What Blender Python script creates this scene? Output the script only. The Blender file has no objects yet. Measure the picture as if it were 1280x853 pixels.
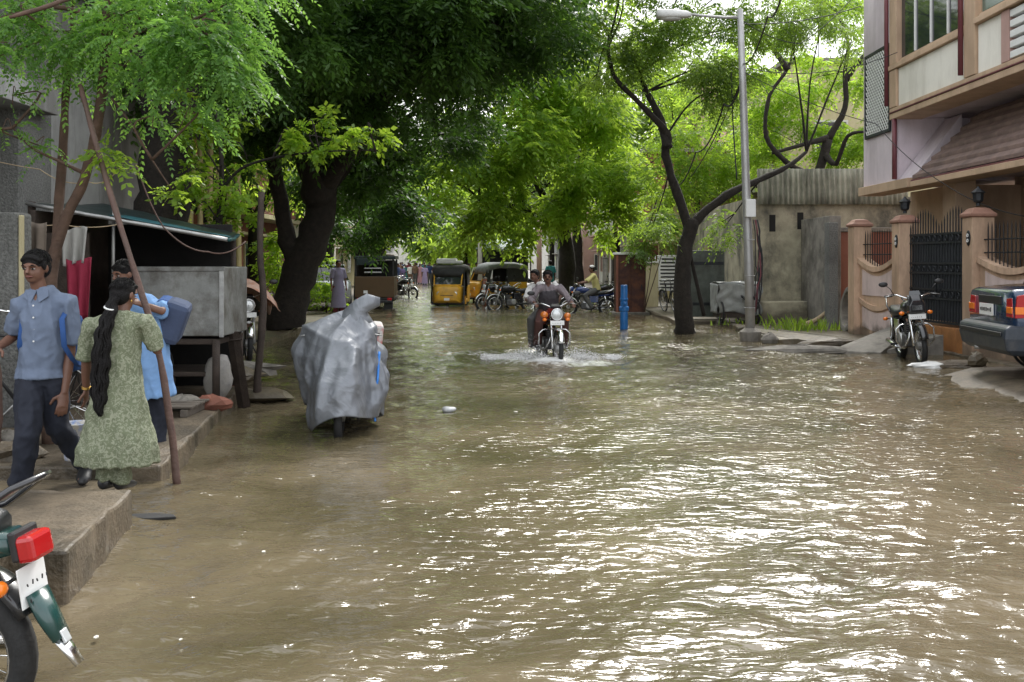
import bpy, bmesh, math, random
import numpy as np
from mathutils import Vector, Matrix, Euler, noise as mnoise

random.seed(7)
R = math.radians
scene = bpy.context.scene
COL = scene.collection

# ---------------------------------------------------------------- camera
CAM_H, FPX, HZ = 1.62, 1244.4, 328.0
cam_d = bpy.data.cameras.new('camera')
cam_d.lens = 35.0; cam_d.sensor_width = 36.0; cam_d.clip_end = 2000; cam_d.clip_start = .05
cam_d.shift_y = -(426.5 - HZ) / 1280.0
cam = bpy.data.objects.new('camera', cam_d); COL.objects.link(cam)
cam.location = (0, 0, CAM_H); cam.rotation_euler = (R(90), 0, 0)
scene.camera = cam

# ---------------------------------------------------------------- sky, sun, exposure
SUN_AZ, SUN_EL = R(17), R(48)          # azimuth to the right of the street axis (+Y)
world = bpy.data.worlds.new('World'); scene.world = world; world.use_nodes = True
nt = world.node_tree; nt.nodes.clear()
wo = nt.nodes.new('ShaderNodeOutputWorld')
sky = nt.nodes.new('ShaderNodeTexSky'); sky.sky_type = 'NISHITA'; sky.sun_disc = False
sky.sun_elevation = SUN_EL; sky.sun_rotation = SUN_AZ
sky.air_density = 1.6; sky.dust_density = 4.0; sky.ozone_density = 1.0
bg = nt.nodes.new('ShaderNodeBackground'); bg.inputs['Strength'].default_value = .115
# thin bright cloud sheet mixed over the clear sky
tc = nt.nodes.new('ShaderNodeTexCoord')
cn = nt.nodes.new('ShaderNodeTexNoise'); cn.inputs['Scale'].default_value = 2.2; cn.inputs['Detail'].default_value = 6
cr = nt.nodes.new('ShaderNodeMapRange')
cr.inputs['From Min'].default_value = .35; cr.inputs['From Max'].default_value = .65
cr.inputs['To Min'].default_value = .62; cr.inputs['To Max'].default_value = .96
mx = nt.nodes.new('ShaderNodeMixRGB'); mx.inputs['Color2'].default_value = (9.6, 9.8, 10.2, 1)
nt.links.new(tc.outputs['Generated'], cn.inputs['Vector'])
nt.links.new(cn.outputs['Fac'], cr.inputs['Value'])
nt.links.new(cr.outputs['Result'], mx.inputs['Fac'])
nt.links.new(sky.outputs['Color'], mx.inputs['Color1'])
nt.links.new(mx.outputs['Color'], bg.inputs['Color'])
nt.links.new(bg.outputs['Background'], wo.inputs['Surface'])
sun_d = bpy.data.lights.new('sun', 'SUN'); sun_d.energy = 2.3; sun_d.angle = R(20); sun_d.color = (1, .97, .92)
sun = bpy.data.objects.new('sun', sun_d); COL.objects.link(sun)
sdir = Vector((math.sin(SUN_AZ) * math.cos(SUN_EL), math.cos(SUN_AZ) * math.cos(SUN_EL), math.sin(SUN_EL)))
sun.rotation_euler = sdir.to_track_quat('Z', 'Y').to_euler(); sun.location = (5, 10, 30)
vs = scene.view_settings
vs.view_transform = 'Standard'; vs.look = 'None'; vs.gamma = 1; vs.use_curve_mapping = False; vs.exposure = .95
cy = scene.cycles
cy.max_bounces = 7; cy.diffuse_bounces = 3; cy.glossy_bounces = 3; cy.transmission_bounces = 5; cy.transparent_max_bounces = 8
cy.use_denoising = True
cy.sample_clamp_indirect = 6

# ---------------------------------------------------------------- helpers
def P(px, py, d):                       # photo pixel at a known distance
    return Vector(((px - 640) / FPX * d, d, CAM_H - (py - HZ) / FPX * d))
def G(px, py, z=0.0):                   # photo pixel on a level surface
    d = (CAM_H - z) * FPX / (py - HZ)
    return Vector(((px - 640) / FPX * d, d, z))
def V(*a): return Vector(a)

class MB:
    """collects shapes, builds ONE mesh object"""
    def __init__(s): s.v = []; s.f = []; s.mi = []; s.m = 0
    def add(s, vs_, fs):
        o = len(s.v); s.v.extend([tuple(q) for q in vs_])
        s.f.extend([tuple(i + o for i in q) for q in fs]); s.mi.extend([s.m] * len(fs)); return s
    def box(s, c, size, rot=None):
        hx, hy, hz = size[0] / 2, size[1] / 2, size[2] / 2
        M = rot if isinstance(rot, Matrix) else (Euler(rot).to_matrix() if rot else Matrix.Identity(3))
        c = Vector(c)
        vs_ = [c + M @ Vector((x * hx, y * hy, z * hz)) for z in (-1, 1) for y in (-1, 1) for x in (-1, 1)]
        return s.add(vs_, [(0, 2, 3, 1), (4, 5, 7, 6), (0, 1, 5, 4), (2, 6, 7, 3), (0, 4, 6, 2), (1, 3, 7, 5)])
    def hexa(s, b, t):                  # four bottom and four top corners (same winding, ccw from above)
        return s.add(list(b) + list(t), [(3, 2, 1, 0), (4, 5, 6, 7), (0, 1, 5, 4), (1, 2, 6, 5), (2, 3, 7, 6), (3, 0, 4, 7)])
    def rings(s, rs, cap=True, close=False):
        n = len(rs[0]); vs_ = [q for r_ in rs for q in r_]; fs = []
        m = len(rs)
        for i in range(m if close else m - 1):
            a, b = i * n, ((i + 1) % m) * n
            for j in range(n):
                k = (j + 1) % n
                fs.append((a + j, a + k, b + k, b + j))
        if cap and not close:
            fs.append(tuple(range(n - 1, -1, -1))); fs.append(tuple((m - 1) * n + j for j in range(n)))
        return s.add(vs_, fs)
    def tube(s, pts, r, n=8, side=None, cap=True, close=False):
        """r: scalar, list, or list of (ra, rb) with ra along `side`"""
        pts = [Vector(q) for q in pts]; m = len(pts)
        if not isinstance(r, (list, tuple)): r = [r] * m
        rs = []; nrm = None
        for i in range(m):
            if close: t = pts[(i + 1) % m] - pts[i - 1]
            else: t = pts[min(i + 1, m - 1)] - pts[max(i - 1, 0)]
            if t.length < 1e-9: t = Vector((0, 0, 1))
            t.normalize()
            if side is not None:
                u = Vector(side) - t * t.dot(Vector(side))
                if u.length < 1e-4: u = t.orthogonal()
            elif nrm is None: u = t.orthogonal()
            else:
                u = nrm - t * t.dot(nrm)
                if u.length < 1e-4: u = t.orthogonal()
            u.normalize(); nrm = u; w = t.cross(u)
            ra, rb = r[i] if isinstance(r[i], (list, tuple)) else (r[i], r[i])
            rs.append([pts[i] + u * (ra * math.cos(2 * math.pi * j / n)) + w * (rb * math.sin(2 * math.pi * j / n)) for j in range(n)])
        return s.rings(rs, cap, close)
    def lathe(s, prof, n=16, c=(0, 0, 0), axis=(0, 0, 1), cap=True):
        c = Vector(c); M = Vector(axis).to_track_quat('Z', 'Y').to_matrix()
        return s.rings([[c + M @ Vector((r_ * math.cos(2 * math.pi * j / n), r_ * math.sin(2 * math.pi * j / n), z)) for j in range(n)] for r_, z in prof], cap)
    def torus(s, c, axis, R_, r_, n=28, k=8, rb=None):
        c = Vector(c); M = Vector(axis).to_track_quat('Z', 'Y').to_matrix()
        rs = []
        for i in range(n):
            a = 2 * math.pi * i / n; e = Vector((math.cos(a), math.sin(a), 0))
            rs.append([c + M @ (e * (R_ + r_ * math.cos(2 * math.pi * j / k)) + Vector((0, 0, (rb or r_) * math.sin(2 * math.pi * j / k)))) for j in range(k)])
        return s.rings(rs, close=True)
    def ell(s, c, r, n=12, k=8, rot=None):
        c = Vector(c); M = Euler(rot).to_matrix() if rot else Matrix.Identity(3)
        rs = []
        for i in range(k + 1):
            a = math.pi * (i / k) ; a = min(max(a, .03), math.pi - .03)
            rs.append([c + M @ Vector((r[0] * math.sin(a) * math.cos(2 * math.pi * j / n), r[1] * math.sin(a) * math.sin(2 * math.pi * j / n), -r[2] * math.cos(a))) for j in range(n)])
        return s.rings(rs)
    def prism(s, poly, org, ux, uy, depth):      # polygon in plane (ux, uy) extruded along ux x uy by depth
        org, ux, uy = Vector(org), Vector(ux), Vector(uy); w = ux.cross(uy).normalized() * depth
        n = len(poly); a = [org + ux * p + uy * q for p, q in poly]
        vs_ = a + [q + w for q in a]
        fs = [tuple(range(n - 1, -1, -1)), tuple(range(n, 2 * n))] + [(i, (i + 1) % n, n + (i + 1) % n, n + i) for i in range(n)]
        return s.add(vs_, fs)
    def sheet(s, fn, nu, nv):                     # open grid surface fn(u,v)->point
        vs_ = [fn(i / nu, j / nv) for j in range(nv + 1) for i in range(nu + 1)]
        fs = [(j * (nu + 1) + i, j * (nu + 1) + i + 1, (j + 1) * (nu + 1) + i + 1, (j + 1) * (nu + 1) + i) for j in range(nv) for i in range(nu)]
        return s.add(vs_, fs)
    def mesh(s, name):
        me = bpy.data.meshes.new(name); me.from_pydata(s.v, [], s.f); me.update(); return me
    def build(s, name, mat, parent=None, smooth=False, bev=0, solid=0):
        me = s.mesh(name)
        for m_ in (mat if isinstance(mat, (list, tuple)) else [mat]): me.materials.append(m_)
        if any(s.mi): me.polygons.foreach_set('material_index', s.mi)
        if smooth: me.polygons.foreach_set('use_smooth', [True] * len(me.polygons))
        bm = bmesh.new(); bm.from_mesh(me); bmesh.ops.recalc_face_normals(bm, faces=bm.faces); bm.to_mesh(me); bm.free()
        o = bpy.data.objects.new(name, me); COL.objects.link(o)
        if parent: o.parent = parent
        if solid:
            md = o.modifiers.new('solid', 'SOLIDIFY'); md.thickness = solid; md.offset = 0
        if bev:
            md = o.modifiers.new('bevel', 'BEVEL'); md.width = bev; md.segments = 2; md.limit_method = 'ANGLE'; md.angle_limit = R(40)
            if smooth: pass
        return o

def tag(o, label=None, cat=None, group=None, kind=None):
    if label: o['label'] = label
    if cat: o['category'] = cat
    if group: o['group'] = group
    if kind: o['kind'] = kind
    return o
def thing(name, label, cat, loc=(0, 0, 0), rz=0, group=None, scale=1, rot=None):
    o = bpy.data.objects.new(name, None); COL.objects.link(o); o.empty_display_size = .2
    o.location = loc; o.rotation_euler = rot if rot else (0, 0, rz); o.scale = (scale,) * 3
    return tag(o, label, cat, group)
def copy_tree(o, parent=None):
    c = o.copy(); COL.objects.link(c); c.parent = parent
    for ch in list(o.children): copy_tree(ch, c)
    return c
def again(o, label, loc, rz=0, scale=None, group=None, rot=None):
    c = copy_tree(o); c.location = loc; c.rotation_euler = rot if rot else (0, 0, rz)
    if scale: c.scale = (scale,) * 3
    c['label'] = label
    if group: c['group'] = group
    return c
def recolour(o, d):                     # object-level materials on a copy: {part name: material}
    for ch in o.children_recursive:
        k = ch.name.split('.')[0]
        if k in d:
            ch.material_slots[0].link = 'OBJECT'; ch.material_slots[0].material = d[k]

# ---------------------------------------------------------------- materials
MATS = {}
def mk(name, col, rough=.75, metal=0, var=.22, scale=5, bump=.15, bscale=60, stain=None, stain_amt=.5, stain_scale=1.5, streak=False, spec=.5, coat=0, world=False, lo=.45, hi=.62, tide=0, zs=.25):
    m = bpy.data.materials.new(name); m.use_nodes = True; n = m.node_tree.nodes; L = m.node_tree.links
    b = n['Principled BSDF']; b.inputs['Roughness'].default_value = rough; b.inputs['Metallic'].default_value = metal
    b.inputs['Specular IOR Level'].default_value = spec; b.inputs['Coat Weight'].default_value = coat
    t = n.new('ShaderNodeTexCoord'); src = t.outputs['Object']
    if world:
        g = n.new('ShaderNodeNewGeometry'); src = g.outputs['Position']
    nz = n.new('ShaderNodeTexNoise'); nz.inputs['Scale'].default_value = scale; nz.inputs['Detail'].default_value = 8; nz.inputs['Roughness'].default_value = .65
    L.new(src, nz.inputs['Vector'])
    mr = n.new('ShaderNodeMapRange'); mr.inputs['From Min'].default_value = .3; mr.inputs['From Max'].default_value = .7
    L.new(nz.outputs['Fac'], mr.inputs['Value'])
    mix = n.new('ShaderNodeMixRGB')
    mix.inputs['Color1'].default_value = tuple(max(0, c * (1 - var)) for c in col[:3]) + (1,)
    mix.inputs['Color2'].default_value = tuple(min(1, c * (1 + var)) for c in col[:3]) + (1,)
    L.new(mr.outputs['Result'], mix.inputs['Fac']); out = mix.outputs['Color']
    if stain:
        mp = n.new('ShaderNodeMapping'); mp.inputs['Scale'].default_value = (1, 1, zs) if streak else (1, 1, 1)
        L.new(src, mp.inputs['Vector'])
        n2 = n.new('ShaderNodeTexNoise'); n2.inputs['Scale'].default_value = stain_scale; n2.inputs['Detail'].default_value = 10; n2.inputs['Roughness'].default_value = .7
        L.new(mp.outputs['Vector'], n2.inputs['Vector'])
        r2 = n.new('ShaderNodeMapRange'); r2.inputs['From Min'].default_value = lo; r2.inputs['From Max'].default_value = hi; r2.inputs['To Max'].default_value = stain_amt
        L.new(n2.outputs['Fac'], r2.inputs['Value'])
        m2 = n.new('ShaderNodeMixRGB'); m2.inputs['Color2'].default_value = tuple(stain) + (1,)
        L.new(out, m2.inputs['Color1']); L.new(r2.outputs['Result'], m2.inputs['Fac']); out = m2.outputs['Color']
    if tide:       # damp, dirty band left by the water at the foot of a wall
        g2 = n.new('ShaderNodeNewGeometry'); sx = n.new('ShaderNodeSeparateXYZ'); L.new(g2.outputs['Position'], sx.inputs[0])
        n3 = n.new('ShaderNodeTexNoise'); n3.inputs['Scale'].default_value = 2.5; n3.inputs['Detail'].default_value = 6; L.new(g2.outputs['Position'], n3.inputs['Vector'])
        ma = n.new('ShaderNodeMath'); ma.operation = 'MULTIPLY_ADD'; ma.inputs[1].default_value = -.9; L.new(n3.outputs['Fac'], ma.inputs[0]); L.new(sx.outputs['Z'], ma.inputs[2])
        r3 = n.new('ShaderNodeMapRange'); r3.inputs['From Min'].default_value = tide - .45; r3.inputs['From Max'].default_value = tide - .62; r3.inputs['To Max'].default_value = .7; L.new(ma.outputs[0], r3.inputs['Value'])
        m4 = n.new('ShaderNodeMixRGB'); m4.inputs['Color2'].default_value = (.07, .055, .038, 1); L.new(out, m4.inputs['Color1']); L.new(r3.outputs['Result'], m4.inputs['Fac']); out = m4.outputs['Color']
    L.new(out, b.inputs['Base Color'])
    if bump:
        nb = n.new('ShaderNodeTexNoise'); nb.inputs['Scale'].default_value = bscale; nb.inputs['Detail'].default_value = 5
        L.new(src, nb.inputs['Vector'])
        bp = n.new('ShaderNodeBump'); bp.inputs['Strength'].default_value = bump; bp.inputs['Distance'].default_value = .02
        L.new(nb.outputs['Fac'], bp.inputs['Height']); L.new(bp.outputs['Normal'], b.inputs['Normal'])
    MATS[name] = m; return m

def mk_glass(name, col=(.02, .025, .03), rough=.06):
    m = mk(name, col, rough, 0, .1, 2, 0); m.node_tree.nodes['Principled BSDF'].inputs['Specular IOR Level'].default_value = .8; return m

def mk_leaf(name, dark, light, trans, tw=.45):
    m = bpy.data.materials.new(name); m.use_nodes = True; n = m.node_tree.nodes; L = m.node_tree.links
    n.clear(); out = n.new('ShaderNodeOutputMaterial')
    at = n.new('ShaderNodeAttribute'); at.attribute_name = 'tone'
    mix = n.new('ShaderNodeMixRGB'); mix.inputs['Color1'].default_value = tuple(dark) + (1,); mix.inputs['Color2'].default_value = tuple(light) + (1,)
    L.new(at.outputs['Fac'], mix.inputs['Fac'])
    pb = n.new('ShaderNodeBsdfPrincipled'); pb.inputs['Roughness'].default_value = .45; pb.inputs['Specular IOR Level'].default_value = .35
    L.new(mix.outputs['Color'], pb.inputs['Base Color'])
    tr = n.new('ShaderNodeBsdfTranslucent')
    m3 = n.new('ShaderNodeMixRGB'); m3.inputs['Color1'].default_value = tuple(c * .6 for c in trans) + (1,); m3.inputs['Color2'].default_value = tuple(trans) + (1,)
    L.new(at.outputs['Fac'], m3.inputs['Fac']); L.new(m3.outputs['Color'], tr.inputs['Color'])
    ms = n.new('ShaderNodeMixShader'); ms.inputs['Fac'].default_value = tw
    L.new(pb.outputs['BSDF'], ms.inputs[1]); L.new(tr.outputs['BSDF'], ms.inputs[2]); L.new(ms.outputs['Shader'], out.inputs['Surface'])
    MATS[name] = m; return m

m_concrete = mk('concrete', (.24, .22, .19), .85, 0, .25, 4, .3, 50, stain=(.06, .055, .045), stain_amt=.75, stain_scale=1.2)
m_kerb = mk('kerb_concrete', (.125, .098, .066), .5, 0, .35, 6, .6, 35, stain=(.04, .032, .02), stain_amt=.85, stain_scale=1.8)
m_mud = mk('wet_mud', (.12, .095, .06), .45, 0, .4, 3, .7, 14, stain=(.045, .038, .026), stain_amt=.7, stain_scale=1.1)
m_oldwall = mk('stained_wall', (.36, .325, .235), .9, 0, .35, 2.2, .3, 40, stain=(.06, .06, .05), stain_amt=.85, stain_scale=.75, streak=True, lo=.45, hi=.60, zs=.7, tide=.5)
m_greywall = mk('grey_wall', (.36, .36, .35), .9, 0, .15, 3, .35, 60, stain=(.12, .115, .10), stain_amt=.7, stain_scale=1.0, streak=True)
m_rough_grey = mk('pebble_dash', (.17, .17, .16), .95, 0, .5, 40, .9, 45, stain=(.07, .07, .065), stain_amt=.6, stain_scale=1.1)
m_peach = mk('peach_paint', (.58, .40, .275), .75, 0, .12, 2, .12, 60, stain=(.20, .13, .085), stain_amt=.55, stain_scale=1.6, streak=True, tide=.35)
m_tan = mk('tan_paint', (.54, .385, .26), .75, 0, .1, 2, .08, 60, stain=(.2, .13, .085), stain_amt=.35, stain_scale=1.6, streak=True)
m_pink = mk('pale_pink_paint', (.66, .53, .50), .8, 0, .1, 2, .1, 70, stain=(.3, .22, .18), stain_amt=.5, stain_scale=1.6, streak=True, tide=.35)
m_lav = mk('lavender_paint', (.66, .58, .625), .85, 0, .1, 1.5, .2, 50, stain=(.30, .25, .26), stain_amt=.45, stain_scale=.9, streak=True)
m_cream = mk('cream_panel', (.82, .79, .71), .8, 0, .06, 1.5, .06, 60, stain=(.42, .38, .31), stain_amt=.4, stain_scale=.9, streak=True)
m_brownpipe = mk('maroon_pipe', (.16, .045, .055), .5, 0, .15)
m_awning = mk('brown_roof_tile', (.20, .135, .115), .75, 0, .25, 5, .25, 40, stain=(.07, .045, .04), stain_amt=.5)
m_redcap = mk('terracotta_cap', (.30, .16, .115), .7, 0, .2)
m_iron = mk('dark_iron', (.025, .028, .032), .55, .4, .3, 12, .1)
m_sheet = mk('weathered_corrugated', (.30, .30, .235), .85, 0, .2, 3, .25, 30, stain=(.05, .05, .035), stain_amt=.9, stain_scale=1.6, streak=True)
m_yellowwall = mk('ochre_wall', (.40, .32, .14), .85, 0, .15, 2, .2, 40, stain=(.16, .12, .06), stain_amt=.7, stain_scale=.8, streak=True)
m_paleyellow = mk('pale_yellow_wall', (.52, .46, .28), .85, 0, .12, 2, .2, 40, stain=(.28, .22, .12), stain_amt=.6, stain_scale=.7, streak=True)
m_brickred = mk('red_brown_wall', (.26, .10, .065), .85, 0, .2, 3, .2, 40, stain=(.1, .05, .04), stain_amt=.5)
m_pinkwall = mk('salmon_wall', (.48, .31, .27), .85, 0, .12, 2, .15, 40, stain=(.3, .2, .17), stain_amt=.5, stain_scale=.8, streak=True)
m_whitewall = mk('off_white_wall', (.6, .58, .53), .85, 0, .1, 2, .15, 40, stain=(.35, .33, .28), stain_amt=.5, stain_scale=.8, streak=True)
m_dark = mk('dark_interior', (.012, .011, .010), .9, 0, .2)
m_glass = mk_glass('window_glass')
m_glass_green = mk_glass('green_glass', (.10, .14, .11), .15)
m_white = mk('white_paint', (.72, .72, .70), .55, 0, .08, 4, .05)
m_steel = mk('galvanised_pole', (.46, .46, .45), .5, .55, .2, 6, .15, 40, stain=(.22, .2, .18), stain_amt=.5, stain_scale=3)
m_chrome = mk('chrome', (.7, .7, .7), .16, 1, .08, 6, 0)
m_alu = mk('dull_aluminium', (.4, .4, .39), .42, .8, .25, 8, .1)
m_rubber = mk('black_rubber', (.018, .018, .018), .75, 0, .3, 20, .2)
m_black = mk('black_plastic', (.02, .02, .021), .45, 0, .2, 10, .05)
m_seat = mk('black_vinyl', (.025, .027, .03), .38, 0, .2, 20, .15, 120)
m_engine = mk('engine_grey', (.12, .12, .12), .5, .6, .4, 12, .2)
m_bark = mk('dark_bark', (.02, .016, .012), .95, 0, .5, 9, 1.0, 22)  # wet bark, darkened further in place of shade from a canopy not built
m_bark2 = mk('brown_bark', (.085, .05, .034), .85, 0, .35, 9, .6, 30)
m_pole_wood = mk('red_brown_stick', (.11, .062, .048), .7, 0, .35, 10, .4, 40, stain=(.07, .05, .04), stain_amt=.6, stain_scale=5)
m_wood_dark = mk('dark_timber', (.05, .036, .028), .8, 0, .4, 8, .4)
m_wood_pale = mk('pale_timber', (.42, .32, .2), .8, 0, .2, 8, .3)
m_wire = mk('black_cable', (.02, .02, .022), .6, 0, .2)
m_metalbox = mk('dull_grey_sheet_metal', (.26, .265, .255), .5, .3, .25, 5, .2, 12, stain=(.09, .075, .06), stain_amt=.75, stain_scale=3.2)
m_tarp = mk('dark_green_tarp', (.018, .03, .03), .35, 0, .3, 5, .3, 15)
m_redlens = mk('red_lens', (.42, .008, .010), .22, 0, .08, 8, 0, coat=.6)
m_amberlens = mk('amber_lens', (.85, .20, .01), .2, 0, .1, 8, 0, coat=.5)
m_clearlens = mk('lamp_glass', (.62, .64, .64), .12, .3, .15, 20, 0, coat=.8)
m_plate = mk('white_plate', (.78, .78, .76), .45, 0, .05, 8, 0)
m_skin = mk('brown_skin', (.15, .072, .046), .5, 0, .15, 12, .05, 120)
m_hair = mk('black_hair', (.006, .005, .005), .55, 0, .4, 60, .6, 160, spec=.25)
m_lips = mk('lips', (.19, .07, .055), .5, 0, .1)
m_eyewhite = mk('eye_white', (.30, .27, .25), .3, 0, .03)
# ================================================================ setting: water, road, pavements
def water_height(X, Y):
    rng = np.random.RandomState(3); h = np.zeros_like(X)
    for i in range(50):
        wl = .10 * (1.10 ** i) * (1 + .2 * rng.rand())
        if wl > 3.5: break
        a = rng.normal(-1.25, .75) ; k = 2 * math.pi / wl
        ph = rng.rand() * 6.28
        warp = .35 * np.sin(X * .9 + i) + .35 * np.sin(Y * .7 + 1.7 * i)
        env = .55 + .45 * np.sin(X * (.35 + .05 * (i % 5)) + i * 1.3) * np.sin(Y * (.28 + .04 * (i % 7)) + i * .7)
        amp = .0023 * (wl / .3) ** .72
        arg = k * (X * math.cos(a) + Y * math.sin(a)) + ph + warp
        h += amp * env * (np.sin(arg) + .28 * np.sin(2 * arg + .5))
    gust = .62 + .38 * np.sin(X * .55 + 1.3 * np.sin(Y * .31) + .6) * np.sin(Y * .42 + 1.1 * np.sin(X * .37)) + .28 * np.sin(X * 1.3 + Y * .9 + 1.5 * np.sin(Y * .6))
    h *= np.clip(gust + .30, .35, 1.45)
    # bow waves around the moving motorcycle
    bx, by = .62, 16.8
    dx, dy = X - bx, Y - by
    r = np.sqrt(dx ** 2 + dy ** 2)
    h += .035 * np.exp(-r / 1.6) * np.sin(r * 9.0) * np.clip(r / .3, 0, 1)
    return h
def make_water():
    ys = [2.6]
    while ys[-1] < 170: ys.append(ys[-1] + max(.026, ys[-1] * .0052))
    ys = np.array(ys); nu = 420
    us = np.linspace(-1, 1, nu)
    half = np.minimum(ys * .62 + 1.0, 30)
    X = us[None, :] * half[:, None]; Y = np.repeat(ys[:, None], nu, 1)
    fade = 1 / (1 + (Y / 60) ** 2)
    Z = water_height(X, Y) * np.clip(fade * 1.15, 0, 1)
    foam = np.zeros_like(X)
    def blob(cx, cy, rx, ry, a):
        nonlocal foam
        foam = np.maximum(foam, a * np.exp(-((X - cx) / rx) ** 2 - ((Y - cy) / ry) ** 2))
    blob(.58, 16.3, 1.0, .6, .95); blob(.1, 16.9, .8, .8, .7); blob(1.25, 16.0, .8, .6, .75); blob(-.9, 17.6, 1.0, .7, .5)
    blob(-2.0, 20.5, 1.6, .8, .5); blob(-1.2, 26, 2.2, 1.6, .4); blob(-3.0, 36.0, 1.2, .9, .7); blob(1.5, 19.5, 3, 1.0, .25)
    blob(4.6, 19.4, 1.0, .3, .45); blob(6.3, 18.2, 1.6, .35, .45)
    Z += foam * .012 * np.sin(X * 31 + 3 * np.sin(Y * 17)) * np.sin(Y * 27 + 2 * np.sin(X * 13))
    n, m = X.shape
    co = np.stack([X, Y, Z], -1).reshape(-1, 3)
    idx = np.arange(n * m).reshape(n, m)
    q = np.stack([idx[:-1, :-1], idx[:-1, 1:], idx[1:, 1:], idx[1:, :-1]], -1).reshape(-1, 4)
    me = np_mesh('water', co, q)
    at = me.attributes.new('foam', 'FLOAT', 'POINT'); at.data.foreach_set('value', foam.reshape(-1).astype(np.float32))
    me.polygons.foreach_set('use_smooth', np.ones(len(q), dtype=bool))
    mt = bpy.data.materials.new('flood_water'); mt.use_nodes = True; nd = mt.node_tree.nodes; L = mt.node_tree.links
    b = nd['Principled BSDF']; b.inputs['Roughness'].default_value = .055; b.inputs['IOR'].default_value = 1.34
    b.inputs['Specular IOR Level'].default_value = .85
    g = nd.new('ShaderNodeNewGeometry')
    n1 = nd.new('ShaderNodeTexNoise'); n1.inputs['Scale'].default_value = .5; n1.inputs['Detail'].default_value = 5
    L.new(g.outputs['Position'], n1.inputs['Vector'])
    mixc = nd.new('ShaderNodeMixRGB'); mixc.inputs['Color1'].default_value = (.076, .063, .035, 1); mixc.inputs['Color2'].default_value = (.150, .120, .075, 1)
    mrg = nd.new('ShaderNodeMapRange'); mrg.inputs['From Min'].default_value = .38; mrg.inputs['From Max'].default_value = .62
    L.new(n1.outputs['Fac'], mrg.inputs['Value']); L.new(mrg.outputs['Result'], mixc.inputs['Fac'])
    fa = nd.new('ShaderNodeAttribute'); fa.attribute_name = 'foam'
    n2 = nd.new('ShaderNodeTexNoise'); n2.inputs['Scale'].default_value = 9; n2.inputs['Detail'].default_value = 9; n2.inputs['Roughness'].default_value = .75
    L.new(g.outputs['Position'], n2.inputs['Vector'])
    ad = nd.new('ShaderNodeMath'); ad.operation = 'MULTIPLY_ADD'; ad.inputs[1].default_value = .62; ad.inputs[2].default_value = -.02
    L.new(fa.outputs['Fac'], ad.inputs[0])
    th = nd.new('ShaderNodeMath'); th.operation = 'ADD'; L.new(ad.outputs[0], th.inputs[0]); L.new(n2.outputs['Fac'], th.inputs[1])
    mf = nd.new('ShaderNodeMapRange'); mf.inputs['From Min'].default_value = .72; mf.inputs['From Max'].default_value = 1.0
    L.new(th.outputs[0], mf.inputs['Value'])
    mfo = nd.new('ShaderNodeMixRGB'); mfo.inputs['Color2'].default_value = (.88, .88, .85, 1)
    L.new(mixc.outputs['Color'], mfo.inputs['Color1']); L.new(mf.outputs['Result'], mfo.inputs['Fac'])
    L.new(mfo.outputs['Color'], b.inputs['Base Color'])
    # ripples finer than the mesh
    mp = nd.new('ShaderNodeMapping'); mp.inputs['Scale'].default_value = (.8, 1.8, 1); L.new(g.outputs['Position'], mp.inputs['Vector'])
    nb = nd.new('ShaderNodeTexNoise'); nb.inputs['Scale'].default_value = 9; nb.inputs['Detail'].default_value = 3; nb.inputs['Distortion'].default_value = .6
    L.new(mp.outputs['Vector'], nb.inputs['Vector'])
    bp = nd.new('ShaderNodeBump'); bp.inputs['Strength'].default_value = .55; bp.inputs['Distance'].default_value = .03
    L.new(nb.outputs['Fac'], bp.inputs['Height']); L.new(bp.outputs['Normal'], b.inputs['Normal'])
    me.materials.append(mt)
    o = bpy.data.objects.new('water', me); COL.objects.link(o); o['kind'] = 'structure'
    tag(o, 'muddy brown flood water covering the whole street', 'water')
def np_mesh(name, co, faces, smooth=False):
    me = bpy.data.meshes.new(name); nv, nf, k = len(co), len(faces), faces.shape[1]
    me.vertices.add(nv); me.vertices.foreach_set('co', np.ascontiguousarray(co, dtype=np.float32).reshape(-1))
    me.loops.add(nf * k); me.loops.foreach_set('vertex_index', np.ascontiguousarray(faces, dtype=np.int32).reshape(-1))
    me.polygons.add(nf); me.polygons.foreach_set('loop_start', np.arange(0, nf * k, k, dtype=np.int32))
    me.update(calc_edges=True)
    return me
make_water()

def struct(name, mb, mat, label, bev=0, smooth=False):
    o = mb.build(name, mat, None, smooth, bev); tag(o, label, name.replace('_', ' '), kind='structure'); return o
mb = MB(); mb.add([(-400, -30, -.17), (400, -30, -.17), (400, 800, -.17), (-400, 800, -.17)], [(0, 1, 2, 3)])
struct('ground', mb, m_mud, 'muddy street bed under the flood water')

def slab(name, poly, z0, z1, mat, label, bev=.02, rough=.012, seed=0, step=.12):
    """concrete slab with a broken, uneven edge: polygon (x,y) list ccw"""
    rnd = random.Random(seed); pts = []
    for i in range(len(poly)):
        a, b = Vector(poly[i]), Vector(poly[(i + 1) % len(poly)])
        k = max(1, int((b - a).length / step)); k = min(k, 60)
        for j in range(k):
            q = a.lerp(b, j / k); pts.append(q + Vector((rnd.uniform(-1, 1), rnd.uniform(-1, 1))) * rough)
    mb = MB(); n = len(pts)
    bot = [(q.x, q.y, z0) for q in pts]; top = [(q.x, q.y, z1 + rnd.uniform(-.6, .6) * rough) for q in pts]
    mb.add(bot + top, [tuple(range(n, 2 * n))] + [(i, (i + 1) % n, n + (i + 1) % n, n + i) for i in range(n)])
    return struct(name, mb, mat, label, bev)
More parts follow.
